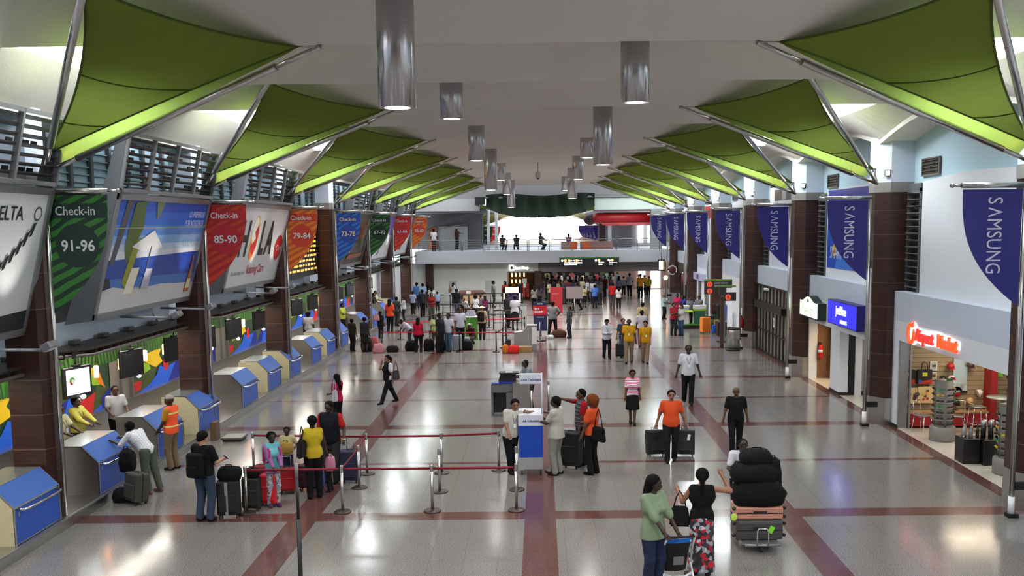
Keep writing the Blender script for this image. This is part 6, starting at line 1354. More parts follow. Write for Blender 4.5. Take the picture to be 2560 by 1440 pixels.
# --- queue family at the left
a = person('man in a black t-shirt and blue jeans seen from behind, looking at his phone', -6.73, 19.04, 1.82, rz=158, det=2, skn='t', shirt=(20, 20, 24), pants=(62, 76, 98), hr=(-.2, -.3, 1.16), head=(-10, 18), fl=(.12, .02), fr=(-.1, -.02), bw=1.12)
backpack(a, 'black backpack on the man in jeans', (16, 16, 18), z=1.18, w=.36, h=.5); phone(a, 'phone in the hand of the man in jeans', (-.2, -.42, 1.22))
text_fr = None
b = person('girl in a turquoise and lilac top with patterned leggings and purple shoes', -5.64, 20.01, 1.59, rz=35, det=2, skn='d', shirt=(176, 116, 176), sleeve='long', vest=(116, 200, 206), pants=stripes('leggings_print', [(0, (150, 148, 152)), (.45, (96, 96, 104)), (.7, (190, 188, 190))], 26, checks='v'), bottom='leggings', hair='bun', female=True, hl=(.1, -.3, .98), hr=(-.08, -.3, .96), shoes=(104, 50, 104), bw=.85, hem=.8)
backpack(b, 'pink backpack on the girl in turquoise', (206, 40, 120), z=1.22, w=.26, h=.36, s=.85)
c = person('boy in a pale yellow shirt behind the red suitcases', -5.83, 21.95, 1.29, rz=8, det=2, skn='d', shirt=(206, 196, 150), pants=(40, 44, 70), bw=.85, hr=(-.22, -.25, 1.0), hl=(.26, -.2, 1.15))
o = softbag('mustard yellow waist bag worn by the boy in pale yellow', 0, 0, (186, 150, 70), .32, .2, .26, name='waist_bag'); o.location = at(c, (0, -.26, .76)); 
d = person('woman in a yellow tank top seen from behind with a big dark bag', -4.94, 20.68, 1.79, rz=-160, det=2, skn='d', shirt=(220, 190, 46), sleeve='none', pants=(18, 18, 20), hair='short', female=True, hr=(-.3, -.1, .86), hl=(.2, -.28, 1.2), fl=(.1, .04), head=(0, 14))
handbag(d, 'big dark grey shoulder bag on the woman in yellow', (40, 36, 36), p=(.24, .12, 1.12), w=.42, h=.36, strap=.3, rz=60)
e = person('tall man in a black polo with red shoulders, hand on a suitcase handle', -4.83, 21.91, 1.89, rz=-8, det=2, skn='d', shirt=(196, 40, 34), vest=(22, 24, 32), pants=(58, 60, 66), hl=(.34, -.12, .96), hr=(-.26, -.1, .9), head=(-15, 20), bw=1.15, hair='crop')
g = MB(); g.lathe([(.03, -.012), (.036, 0), (.03, .012)], 14); o = g.build('wristband', M('band_yellow', (226, 200, 60)), e, loc=Vector((.34, -.12, .97))*PEOPLE['tall man in a black polo with red shoulders, hand on a suitcase handle'][1])
f = person('small child in a white and green top holding a pink bag', -4.71, 21.16, 0.99, rz=-60, det=2, skn='d', shirt=(206, 222, 178), pants=(34, 34, 40), bw=.9, hair='bun', hl=(.1, -.28, 1.1), fl=(.12, -.1), fr=(-.1, .08))
o = softbag('pale pink cloth bag held by the small child', 0, 0, (222, 150, 176), .22, .16, .34, name='cloth_bag'); o.location = at(f, (.22, -.05, .52))
person('woman in a magenta top holding a phone to her ear, seen from behind', -5.96, 28.14, 1.57, rz=-120, det=1, skn='d', shirt=(190, 24, 84), pants=blk, hair='long', female=True, hr=(-.1, -.16, 1.5), hl=(.16, -.2, 1.1), sleeve='short')
handbag(PEOPLE['woman in a magenta top holding a phone to her ear, seen from behind'][0], 'white shoulder bag on the woman in magenta', (206, 206, 212), p=(.26, .14, .98), w=.2, h=.34, strap=.3)
v = person('woman in a black waistcoat and white blouse walking with a phone at her mouth', -5.03, 31.68, 1.64, rz=-52, det=2, skn='l', shirt=(226, 228, 230), vest=(20, 20, 26), pants=(20, 20, 26), hair='pony', female=True, hr=(-.06, -.2, 1.5), hl=(.28, .05, .85), fl=(.06, -.36), fr=(-.06, .36))
handbag(v, 'grey handbag on the shoulder of the walking woman', (70, 68, 74), p=(.27, .14, 1.0), w=.26, h=.3, strap=.32, rz=80)
# --- at the desks
plaid = stripes('plaid_cloth', [(0, (196, 196, 200)), (.4, (120, 124, 134)), (.72, (226, 226, 226))], 24, checks=True)
person('man in a plaid shirt and grey trousers leaning on a check-in desk', -8.72, 21.2, 1.76, rz=-108, det=2, skn='d', shirt=plaid, sleeve='long', pants=(92, 100, 86), lean=42, hl=(.2, -.72, 1.14), hr=(-.16, -.78, 1.16), head=(0, 10), fl=(.12, .06), fr=(-.12, .16), shoes=(180, 110, 110))
person('airline agent in a bright yellow shirt behind the desk', -10.9, 22.6, 1.72, z=.22, rz=82, det=2, skn='m', shirt=(226, 214, 100), sleeve='long', pants=blk, hl=(.1, -.42, 1.12), hr=(-.14, -.4, 1.1), lanyard=True)
person('airline agent in a cream shirt behind the desk beside the pole', -10.8, 21.6, 1.7, z=.22, rz=80, det=2, skn='d', shirt=(208, 202, 160), sleeve='short', pants=blk, hl=(.14, -.4, 1.1), hr=(-.2, -.36, 1.1), lanyard=True)
person('man in a white shirt behind the desk facing the plaid man', -10.75, 24.35, 1.68, z=.22, rz=40, det=2, skn='m', shirt=(214, 212, 216), pants=blk, hl=(.2, -.3, 1.1), hr=(-.2, -.3, 1.05), hair='crop')
vest_m = stripes('hi_vis_vest', [(0, (240, 84, 34)), (.42, (206, 214, 120)), (.52, (240, 84, 34))], 3.2)
person('man in an orange hi-vis vest and tan cap standing at the desks', -8.98, 23.3, 1.82, rz=-100, det=2, skn='d', shirt=(206, 146, 40), vest=vest_m, pants=(132, 114, 88), hair='cap', hl=(.22, -.2, .95), hr=(-.18, -.3, 1.0), bw=1.05)
person('man in a white shirt seen from behind, standing among the desks', -10.75, 45.0, 1.72, z=.22, rz=170, det=1, skn='d', shirt=(222, 222, 226), pants=blk)
# --- kiosk group
k1 = person('man in a white shirt with a lanyard leaning his elbow on the white kiosk', -0.75, 22.55, 1.78, rz=22, det=2, skn='l', shirt=(212, 208, 198), pants=(20, 22, 28), side=10, hl=(.34, -.16, 1.46), hr=(-.12, -.22, .98), fl=(-.02, -.05), fr=(.05, .12), lanyard=True, elb=[(1, .2, -.1), None], head=(-10, 14), bw=1.05)
person('man in a grey shirt writing at the dark podium', -0.38, 30.45, 1.64, rz=-62, det=2, skn='d', shirt=(150, 156, 164), hl=(.1, -.48, 1.18), hr=(-.1, -.5, 1.2), pants=blk, lean=14, hair='crop')
person('heavy man in an off-white polo and pale trousers standing right of the kiosk', 0.32, 22.43, 1.85, rz=-112, det=2, skn='d', shirt=(206, 202, 190), pants=(158, 156, 148), hl=(.12, -.38, 1.2), hr=(-.1, -.36, 1.22), bw=1.25, hem=.84)
person('man in a striped shirt with red shoulders pointing left with his arm out', 0.95, 23.37, 1.87, rz=-78, det=2, skn='m', shirt=(186, 28, 44), vest=stripes('grey_stripe', [(0, (66, 66, 72)), (.55, (40, 40, 46)), (.92, (170, 168, 170))], 11), pants=(24, 24, 30), hr=(-.2, -.62, 1.55), hl=(.2, -.1, .9), hair='crop', elb=[None, (-.2, .1, -1)])
w = person('woman with reddish curly hair in an orange top seen from the side', 1.16, 22.43, 1.85, rz=-118, det=2, skn='m', shirt=(238, 92, 44), pants=(20, 20, 22), hair='afro', hairm=HAIRB, female=True, hl=(.26, -.16, .82), hr=(-.2, -.3, 1.1), bw=1.1)
handbag(w, 'large black tote bag on the shoulder of the woman in orange', (20, 20, 22), p=(.22, .26, 1.02), w=.44, h=.34, strap=.42, rz=70)
# --- walkers at the right
person('woman in a pink, white and black striped top and black skirt walking', 2.63, 28.17, 1.60, rz=4, det=2, skn='m', shirt=stripes('pink_stripe', [(0, (222, 116, 160)), (.4, (226, 210, 214)), (.72, (40, 28, 36)), (.84, (226, 210, 214))], 7.5), pants=(22, 20, 22), bottom='skirt', female=True, hair='bun', fl=(.04, -.14), fr=(-.04, .12))
person('man in a white short-sleeved shirt with a lanyard walking alone', 4.71, 31.21, 1.94, rz=-2, det=2, skn='d', shirt=(226, 228, 236), pants=(20, 20, 24), belt=True, lanyard=True, hair='crop', fl=(.08, -.12), fr=(-.09, .2, .05), hl=(.36, -.05, .82), hr=(-.36, .0, .82))
op = person('man in an orange polo pulling two black suitcases', 3.16, 23.64, 1.77, rz=-4, det=2, skn='l', shirt=(244, 92, 44), pants=(28, 28, 34), bw=1.12, hl=(.38, .1, .8), hr=(-.38, .1, .8), fl=(.08, .06), fr=(-.1, -.2))
person('bald man dressed all in black walking with empty hands', 4.90, 24.42, 1.70, rz=-6, det=2, skn='m', shirt=(20, 20, 24), pants=(22, 22, 26), hair='bald', bw=1.15, fl=(.1, .14), fr=(-.1, -.2), hl=(.32, .05, .84), hr=(-.34, -.05, .84))
person('porter in a white shirt pushing the loaded baggage cart', 3.82, 18.55, 1.74, rz=2, det=2, skn='d', shirt=(228, 230, 238), pants=blk, lean=16, hl=(.24, -.46, 1.08), hr=(-.24, -.46, 1.08), hair='crop')
gw = person('woman in a pale green blouse and jeans behind the stroller', 1.73, 15.02, 1.89, rz=42, det=2, skn='d', shirt=(140, 160, 128), sleeve='roll', pants=(42, 52, 80), hair='bob', female=True, bw=1.12, hem=.82, hr=(-.12, -.32, .98), hl=(.16, -.34, .92), head=(40, 8))
pm = stripes('patterned_skirt', [(0, (40, 38, 44)), (.3, (150, 150, 158)), (.5, (176, 30, 44)), (.68, (60, 58, 66)), (.86, (196, 190, 194))], 17, checks='v')
sw_ = person('woman in a black halter top and long patterned skirt raising her hand', 2.62, 15.75, 1.80, rz=172, det=2, skn='l', shirt=(18, 16, 18), sleeve='none', pants=pm, bottom='longskirt', hair='pony', female=True, hr=(-.33, -.1, 1.6), hl=(.38, -.26, 1.3), elb=[(.3, .3, -1), (-1, .1, -.5)], long=.06)
handbag(sw_, 'black handbag hanging from the forearm of the woman in the long skirt', (26, 26, 28), p=(.36, -.02, .98), w=.36, h=.34, strap=.26)
g = MB(); g.lathe([(.03, -.008), (.035, 0), (.03, .008)], 14); g.build('bracelet', white, sw_, loc=(.36, -.22, 1.28))
# --- group with lanyards
person('man in a white long-sleeved shirt reading his phone while walking', 2.83, 42.24, 1.73, rz=14, det=1, skn='m', shirt=(220, 222, 232), sleeve='long', pants=(20, 22, 32), hl=(.1, -.3, 1.12), hr=(-.06, -.28, 1.14), head=(0, 22), lanyard=True, fl=(.1, -.1), fr=(-.08, .14))
person('bald man in a yellow polo and khaki trousers with a lanyard', 3.66, 40.81, 1.88, rz=-6, det=1, skn='d', shirt=mustard, pants=khaki, hair='bald', lanyard=True, bw=1.1, belt=True, fl=(.1, .12), fr=(-.1, -.16))
person('dark-haired man in a yellow polo and khaki trousers, right of the pair', 4.33, 40.64, 1.80, rz=6, det=1, skn='l', shirt=mustard, pants=(158, 130, 104), lanyard=True, bw=1.05, belt=True, head=(-25, 8), fl=(.06, -.14), fr=(-.06, .16), hl=(.2, -.05, .9))
gt = person('man in a grey t-shirt and jeans pulling a small black case', 3.59, 42.84, 1.70, rz=0, det=1, skn='l', shirt=(66, 72, 84), pants=(96, 116, 150), hr=(-.3, .05, .82), head=(20, 0))
person('man in a white t-shirt seen from behind, in front of the one in cream', 4.78, 46.47, 1.73, rz=180, det=1, skn='d', shirt=(214, 208, 216), pants=(90, 84, 80), bw=1.1)
person('man in a cream shirt seen from behind, farther than the white t-shirt', 5.29, 51.04, 1.74, rz=176, det=1, skn='d', shirt=(202, 188, 140), sleeve='long', pants=(90, 84, 70), bw=1.1)
person('man in a grey shirt and black trousers with hands on hips, seen from behind', 0.59, 50.90, 1.86, rz=178, det=1, skn='d', shirt=(130, 130, 132), pants=(20, 20, 22), hl=(.2, -.08, 1.02), hr=(-.2, -.08, 1.02), elb=[(1, .2, 0), (-1, .2, 0)], fl=(.2, 0), fr=(-.18, .02), bw=1.1)
person('boy in a dark checked shirt looking left past the priority stand', 1.45, 50.28, 1.64, rz=-62, det=1, skn='m', shirt=(52, 60, 66), pants=(36, 44, 66), bw=.95)
person('woman in a red top hugging a tan bag near the green stand', 6.90, 50.90, 1.72, rz=20, det=1, skn='m', shirt=(176, 36, 48), pants=(44, 46, 54), female=True, hl=(.06, -.26, 1.2), hr=(-.04, -.26, 1.22))
person('young woman in a white top and jeans with arms folded', 7.29, 50.86, 1.63, rz=-48, det=1, skn='l', shirt=(218, 216, 218), pants=(62, 84, 116), female=True, hair='pony', hl=(-.06, -.24, 1.16), hr=(.08, -.26, 1.18))
person('older man in a mint shirt facing the group in red', 7.52, 59.83, 1.55, rz=62, det=1, skn='m', shirt=(176, 206, 206), pants=blk, hair='bald', hl=(.1, -.34, 1.12), hr=(-.1, -.34, 1.1))
person('woman in a bright pink top behind the one in red', 8.04, 57.78, 1.71, rz=-20, det=0, skn='d', shirt=(206, 36, 86), pants=blk, female=True)
person('man in a purple-blue shirt leaning left behind the group in red', 8.44, 56.80, 1.73, rz=-70, det=0, skn='d', shirt=(66, 54, 150), pants=blk, lean=20, hl=(.1, -.6, 1.2), hr=(-.1, -.6, 1.2))
person('woman in grey standing inside the green stand', 8.3, 54.6, 1.5, z=.26, rz=10, det=0, skn='m', shirt=(120, 130, 140), pants=blk, female=True)
person('man in a grey shirt behind the green stand counter', 8.85, 54.9, 1.52, z=.26, rz=-20, det=0, skn='m', shirt=(130, 134, 142), pants=blk)
# --- far walkers
FAR = [((5.02, 68.99, 1.75), 'man in a red shirt and grey trousers walking away', 178, 'd', (196, 34, 40), (74, 74, 78), 'm', {}), ((5.36, 67.61, 1.55), 'woman in a white t-shirt and black trousers walking away', 178, 'd', (222, 212, 214), blk, 'f', {}),
 ((2.40, 66.05, 1.95), 'man in a blue shirt and dark trousers striding left', -80, 'd', (50, 66, 150), blk, 'm', dict(fl=(.06, -.3), fr=(-.06, .3))), ((3.73, 68.13, 1.67), 'man in a bright blue polo seen from behind', 175, 'd', (70, 110, 190), (26, 28, 44), 'm', {}),
 ((3.04, 68.89, 1.55), 'woman in a cream top and long black skirt beside the blue polo', 20, 'd', (176, 166, 120), blk, 's', {}), ((4.28, 71.18, 1.69), 'man in dark clothes just right of the blue polo', 30, 'd', (70, 66, 80), (50, 50, 50), 'm', {}),
 ((7.12, 78.82, 1.90), 'man in a white t-shirt with a dark print walking away', 178, 'd', (196, 192, 194), blk, 'm', {}), ((6.80, 80.68, 1.58), 'man in a grey t-shirt walking away beside the white one', 176, 'd', (140, 134, 148), blk, 'm', {}),
 ((7.77, 76.57, 1.95), 'man in an orange shirt standing by the lit doorway', 10, 'd', (206, 130, 28), blk, 'm', {}), ((8.27, 82.86, 1.59), 'man in a cream vest behind the orange shirt', 30, 'd', (190, 180, 120), blk, 'm', {}),
 ((8.59, 80.43, 1.71), 'man in a bright yellow shirt bending at the doorway counter', -40, 'd', (224, 186, 30), blk, 'm', dict(lean=18)), ((8.75, 79.49, 1.62), 'man in a yellow polo right of the bending one', -30, 'd', (214, 178, 40), blk, 'm', {}),
 ((6.26, 78.93, 1.68), 'woman in a pale blue top left of the grey t-shirt', 170, 'd', (150, 160, 190), blk, 'f', {}), ((5.90, 89.01, 1.67), 'man in a green-white shirt farther up the concourse', 180, 'd', (130, 160, 140), blk, 'm', {}),
 ((4.71, 62.27, -0.00), '', 0, 'd', blk, blk, 'm', {})][:-1]
for (x, y, h), lab, rz, sk_, c1, c2, kd, kw_ in FAR:
    person(lab, x, y, h, rz=rz, det=0, skn=sk_, shirt=c1, pants=c2, female=kd in 'fslha', bottom='skirt' if kd == 's' else 'trousers', hair={'l': 'long', 'f': 'bob', 's': 'bun', 'a': 'afro', 'h': 'strawhat'}.get(kd, 'short'), **kw_)
# ================================================================== QUEUES AND CROWD AT THE LEFT BACK
Q = [((-8.92, 45.90, 1.52), 'man in a dark brown jacket at the desk, back to the camera', 150, 'd', (46, 40, 40), (26, 26, 30), 'm', {}), ((-8.24, 45.40, 1.63), 'woman in a black top with white print and black skirt near the desks', 170, 'd', (44, 44, 50), blk, 's', {}),
 ((-8.41, 50.96, 1.43), 'woman in black carrying a pink and white bag', 160, 'd', (28, 26, 30), blk, 'f', {}), ((-8.29, 53.43, 1.87), 'person in an orange-red sleeveless top and black trousers', 170, 'd', (232, 74, 40), blk, 'f', {}),
 ((-8.48, 57.31, 1.72), 'man in a dark grey shirt right of the orange top', 150, 'd', (66, 68, 70), (60, 62, 62), 'm', {}), ((-8.44, 59.96, 1.53), 'man in a white t-shirt with folded arms', -70, 'm', (196, 196, 200), (28, 28, 36), 'm', dict(hl=(-.05, -.26, 1.16), hr=(.07, -.28, 1.18), bw=1.15)),
 ((-8.51, 64.86, 1.54), 'man in a pale blue shirt and black trousers, back to the camera', 175, 'd', (164, 176, 204), blk, 'm', {}), ((-7.62, 62.77, 1.78), 'man in a dark navy shirt in the middle of the queue', 165, 'd', (36, 40, 48), blk, 'm', {}),
 ((-6.79, 60.55, 1.74), 'woman in a dark red sleeveless top facing the camera', 5, 'm', (130, 28, 36), (70, 70, 60), 'f', {}), ((-7.13, 67.14, 1.35), 'man in a light blue shirt at the end of the first queue', 190, 'm', (130, 160, 196), blk, 'm', {}),
 ((-8.80, 69.28, 1.87), 'man in a blue shirt far back near the brown pilaster', 180, 'd', (70, 110, 170), (40, 40, 60), 'm', {}), ((-8.29, 68.56, 1.85), 'man in a pale shirt beside the far blue one', 180, 'd', (150, 170, 196), blk, 'm', {}),
 ((-7.52, 67.18, 1.71), 'woman in a white blouse before the brown pilaster', 190, 'd', (210, 208, 210), blk, 'f', {}), ((-8.07, 69.87, 1.74), 'woman with long dark hair before the brown pilaster', 180, 'd', (40, 34, 36), blk, 'l', {}),
 ((-5.70, 45.06, 1.62), 'woman in a bright crimson t-shirt and black trousers', 172, 'd', (206, 24, 66), blk, 'f', dict(bw=1.2, fl=(.14, 0), fr=(-.12, 0))), ((-6.35, 47.06, 1.59), 'person in a white patterned shirt bending over luggage', -70, 'd', (196, 196, 206), (60, 60, 66), 'm', dict(lean=48, hl=(.1, -.5, .8), hr=(-.1, -.6, .85))),
 ((-5.14, 46.97, 1.57), 'woman in a pale lime top behind the belts', 10, 'm', (186, 196, 130), (70, 60, 50), 'f', {}), ((-4.69, 44.98, 1.82), 'man in a navy hooded jacket standing in the queue', 60, 'd', (30, 32, 44), (24, 24, 28), 'm', dict(bw=1.15)),
 ((-4.32, 45.24, 1.79), 'man in a white shirt and jeans beside the navy jacket', -30, 'd', (214, 208, 224), (70, 96, 120), 'm', {}), ((-3.90, 46.71, 1.95), 'airline agent in a white shirt and dark tie by the belts', 25, 'm', (206, 206, 222), (26, 26, 34), 'm', dict(lanyard=True)),
 ((-3.65, 50.54, 1.62), 'agent in a white shirt behind the green podium', 0, 'd', (206, 204, 210), blk, 'm', {}), ((-3.04, 49.95, 1.73), 'woman in a straw hat with a black backpack, back to the camera', 170, 'l', (206, 180, 140), (26, 26, 26), 'h', {}),
 ((-6.64, 74.03, 1.57), 'woman in a white top standing alone before the far white wall', 150, 'd', (214, 212, 220), blk, 'f', {}), ((-5.42, 62.81, 1.80), 'man dressed in black with a white bag in the middle queue', 160, 'd', (24, 24, 26), (56, 66, 90), 'm', {}),
 ((-4.01, 59.75, 1.59), 'woman with big curly hair and a white top', 175, 'd', (206, 206, 210), (40, 40, 44), 'a', {}), ((-4.61, 60.58, 1.44), 'man in a white shirt bending beside the curly-haired woman', -40, 'm', (216, 212, 214), (90, 50, 60), 'm', dict(lean=30)),
 ((-3.54, 61.52, 1.41), 'woman in a plum top right of the curly-haired woman', 190, 'm', (106, 40, 76), (50, 40, 44), 'f', {}), ((-3.99, 64.36, 1.27), 'man with grey hair between the plum and white tops', 180, 'm', (120, 110, 110), blk, 'm', {}),
 ((-5.21, 64.49, 1.27), 'woman in a grey top left of the bending man', 170, 'm', (130, 124, 124), blk, 'f', {}), ((-3.41, 70.00, 1.89), 'man in a grey shirt standing at the far desk', 100, 'd', (120, 124, 124), (60, 60, 64), 'm', {}),
 ((-2.56, 69.22, 1.90), 'woman in a dark red top at the far desk', -30, 'd', (120, 44, 30), blk, 'f', {}), ((-1.93, 55.56, 1.95), 'man in a black suit beside the white kiosk frame', 60, 'd', (22, 22, 26), (20, 20, 22), 'm', dict(sleeve='long', bw=1.1)),
 ((-1.46, 54.23, 1.95), 'woman in a pale grey blouse and black skirt, back to the camera', 178, 'd', (186, 184, 192), (34, 28, 34), 's', dict(bw=1.15)), ((-0.48, 67.33, 1.63), 'woman in a grey top at the entrance of the far shop', 190, 'm', (130, 122, 118), blk, 'f', {}),
 ((-0.12, 69.60, 1.54), 'woman in a dark purple top right of the far shop', 170, 'm', (60, 50, 70), blk, 'f', {})]
AG = [(-10.75, 48.9, 'woman agent with auburn hair in a white blouse', 'f', (220, 206, 200), HAIRB), (-10.3, 50.6, 'child-sized agent in a lime shirt behind the busy desk', 'm', (196, 206, 70), None), (-10.6, 56.3, 'agent in a white shirt behind the third busy desk', 'm', (222, 214, 206), None), (-10.2, 60.2, 'agent in a cream shirt farther along the desks', 'm', (220, 212, 176), None), (-10.0, 58.4, 'agent with dark hair between the white and cream shirts', 'f', (50, 46, 50), None)]
for x, y, lab, kd, c, hm_ in AG: person(lab, x, y, 1.68, rz=80, z=.22, det=0, skn='m', shirt=c, pants=blk, female=kd == 'f', hair='long' if kd == 'f' else 'short', hairm=hm_, hl=(.12, -.35, 1.12), hr=(-.12, -.35, 1.12))
for (x, y, h), lab, rz, sk_, c1, c2, kd, kw_ in Q:
    person(lab, x, y, h, rz=rz, det=0, skn=sk_, shirt=c1, pants=c2, female=kd in 'fslha', bottom='skirt' if kd == 's' else 'trousers', hair={'l': 'long', 'f': 'bob', 's': 'bun', 'a': 'afro', 'h': 'strawhat'}.get(kd, 'short'), **kw_)
sq = person('person in a tan cap and maroon top squatting before the green podium', -3.42, 48.2, 1.66, rz=-25, det=0, skn='d', shirt=(80, 34, 44), pants=(56, 54, 58), hair='cap', drop=.56, lean=30, hl=(.1, -.42, .42), hr=(-.12, -.4, .4), fl=(.12, -.1), fr=(-.12, .1))
t = PEOPLE['woman in a straw hat with a black backpack, back to the camera'][0]; backpack(t, 'black backpack on the woman in the straw hat', (26, 22, 24), z=1.2, w=.34, h=.5)
t = PEOPLE['woman in black carrying a pink and white bag'][0]; handbag(t, 'pink and white printed bag on the woman in black', (206, 150, 156), p=(.1, .22, 1.1), w=.36, h=.3, strap=.2)
t = PEOPLE['woman in a white top standing alone before the far white wall'][0]; handbag(t, 'tan bag on the woman before the far white wall', (150, 110, 70), p=(.28, .05, .95), w=.26, h=.28, strap=.3)
# balcony people
person('person in a white t-shirt leaning on the balcony railing at the left', -8.25, 76.1, 1.72, rz=170, z=3.87, det=0, skn='d', shirt=(210, 210, 212), pants=blk)
person('person in dark clothes with an arm out behind the balcony railing', -7.0, 82.3, 1.68, rz=60, z=3.87, det=0, skn='m', shirt=(70, 62, 54), pants=(40, 38, 36), hl=(.7, -.1, 1.35))
for i, (x, dr, c, lab) in enumerate(((-3.0, .5, (54, 44, 42), 'first'), (-1.9, .5, (40, 36, 40), 'second'), (0, .38, (60, 62, 60), 'third'), (2.2, .48, (106, 66, 76), 'fourth'))):
    person('seated person whose head shows over the balcony railing, %s from the left' % lab, x, 77.3, 1.7, rz=(150, 190, 60, 180)[i], z=3.87, det=0, skn='d', shirt=c, pants=blk, drop=dr, hl=(.12, -.5, .75), hr=(-.12, -.5, .75), fl=(.15, -.2), fr=(-.15, -.2))
    st_ = thing('chair', 'seat hidden behind the balcony railing under the %s seated person' % lab, 'chair', (x, 77.45, 3.87)); g = MB(); g.b2((-.22, -.2, .30), (.22, .25, .34)); g.build('seat', dark, st_)
    for a in (-1, 1):
        for b in (-1, 1): g = MB(); g.tube([(a*.18, .02+b*.18, 0), (a*.18, .02+b*.18, .3)], .015, 6); g.build('leg', blackm, st_)
# dense crowd under the direction board: copies of four prototypes
protos = [person('', 0, 0, 1.72, rz=0, det=0, skn='d', shirt=(90, 90, 96), pants=blk), person('', 0, 0, 1.66, rz=0, det=0, skn='m', shirt=(91, 90, 96), pants=(26, 26, 30), female=True, hair='long', hl=(.1, -.3, 1.1)),
          person('', 0, 0, 1.75, rz=0, det=0, skn='d', shirt=(90, 91, 96), pants=(40, 44, 60), bw=1.15, fl=(.08, -.2), fr=(-.08, .2)), person('', 0, 0, 1.7, rz=0, det=0, skn='m', shirt=(90, 90, 97), pants=(60, 56, 50), hr=(-.2, -.4, 1.2))]
cols = [((60, 60, 66), 'dark grey'), ((206, 204, 206), 'white'), ((130, 40, 50), 'dark red'), ((44, 50, 80), 'navy'), ((150, 140, 120), 'tan'), ((70, 96, 120), 'steel blue'), ((90, 80, 76), 'brown'), ((200, 190, 150), 'cream'), ((28, 28, 30), 'black'), ((110, 130, 110), 'sage green'), ((150, 90, 90), 'rose'), ((120, 120, 126), 'mid grey')]
ONUM = ['first', 'second', 'third', 'fourth', 'fifth', 'sixth', 'seventh', 'eighth', 'ninth', 'tenth', 'eleventh', 'twelfth', 'thirteenth', 'fourteenth', 'fifteenth', 'sixteenth', 'seventeenth', 'eighteenth', 'nineteenth', 'twentieth']
random.seed(11)
rows = [(73.5, 'front', 11, .6, 4.2), (78.5, 'second', 12, .5, 5.6), (84, 'third', 11, .6, 6.6), (90, 'fourth', 10, .5, 7.2)]
for y, rn, n, xa, xb in rows:
    for i in range(n):
        (c, cn) = cols[random.randrange(len(cols))]; pi_ = random.randrange(4); o = protos[pi_]
        lab = 'person in %s top, %s from left, %s row under the direction board' % (cn, ONUM[i], rn)
        r = dup(o, (xa+(xb-xa)*(i+random.uniform(-.1, .1))/(n-1), y+(-.8, .7, 0)[i % 3]*1.4+random.uniform(-.2, .2), 0), R_(random.uniform(-180, 180)), lab, 'passengers crowding under the direction board')
        for ch in r.children:
            if ch.name.startswith(('shirt', 'top')): ch.material_slots[0].link = 'OBJECT'; ch.material_slots[0].material = cloth(c)
for o in protos:
    for ch in list(o.children): bpy.data.objects.remove(ch)
    bpy.data.objects.remove(o)
# ================================================================== LUGGAGE, BARRIERS, KIOSKS
def stanchion(label, x, y, post, base, h=.98, group='steel belt posts', head_=dark):
    t = thing('belt_post', label, 'barrier post', (x, y, 0), 0, group)
    g = MB(); g.lathe([(.175, 0), (.18, .012), (.16, .03), (.04, .04), (0, .04)], 30); g.build('base', base, t)
    g = MB(); g.lathe([(.032, .03), (.032, h-.14)], 16); g.build('post', post, t)
    g = MB(); g.lathe([(.036, h-.14), (.038, h-.13), (.038, h-.01), (.034, h), (0, h)], 16); g.build('belt_head', post if head_ is None else head_, t)
    return t
beltr = M('belt_dark_red', (128, 14, 34), .7); beltb = M('belt_black', (24, 24, 26), .7); beltR = M('belt_bright_red', (186, 30, 44), .7)
def belt(t, x2, y2, m=beltr, z=.9, hh=.05, sag=.0, name='belt'):
    x, y = x2-t.location.x, y2-t.location.y; d = Vector((x, y, 0)).normalized(); n = Vector((-d.y, d.x, 0))*.002; L = Vector((x, y, 0)).length
    g = MB()
    g.sheet(lambda u, v: tuple(d*(.036+(L-.072)*u)+Vector((0, 0, z-hh/2+hh*v-sag*math.sin(PI*u)))), 12, 1); o = g.build(name, m, t)
    md = o.modifiers.new('thickness', 'SOLIDIFY'); md.thickness = .003; return o
sb = M('post_base_dark', (70, 58, 54), .35, metal=.5)
P1 = dict(D=(-6.07, 19.53), A=(-4.11, 19.55), B=(-2.27, 19.54), Cc=(-.55, 19.54), E=(-4.11, 21.4), F=(-2.27, 21.0), G=(-.58, 21.1), H=(-4.15, 22.64), I=(-2.39, 22.65), J=(-1.05, 22.86), K=(.22, 22.75), L=(-6.9, 22.9))
LB = dict(D='steel belt post in front of the black suitcases', A='steel belt post at the front left corner of the empty lane', B='front middle steel belt post, belts on both sides', Cc='front steel belt post before the white kiosk', E='steel belt post left side, second row', F='steel belt post behind the front middle one', G='steel belt post standing behind the one before the kiosk', H='steel belt post at the back left of the empty lane', I='back middle steel belt post of the empty lane', J='steel belt post at the side of the man leaning on the kiosk', K='steel belt post right of the white kiosk', L='steel belt post hidden behind the queueing family')
ps = {k: stanchion(LB[k], *v, steel, sb, head_=None) for k, v in P1.items()}
for a, b in (('D', 'A'), ('A', 'B'), ('B', 'Cc'), ('A', 'E'), ('E', 'H'), ('H', 'I'), ('I', 'J'), ('L', 'H')): belt(ps[a], *P1[b])
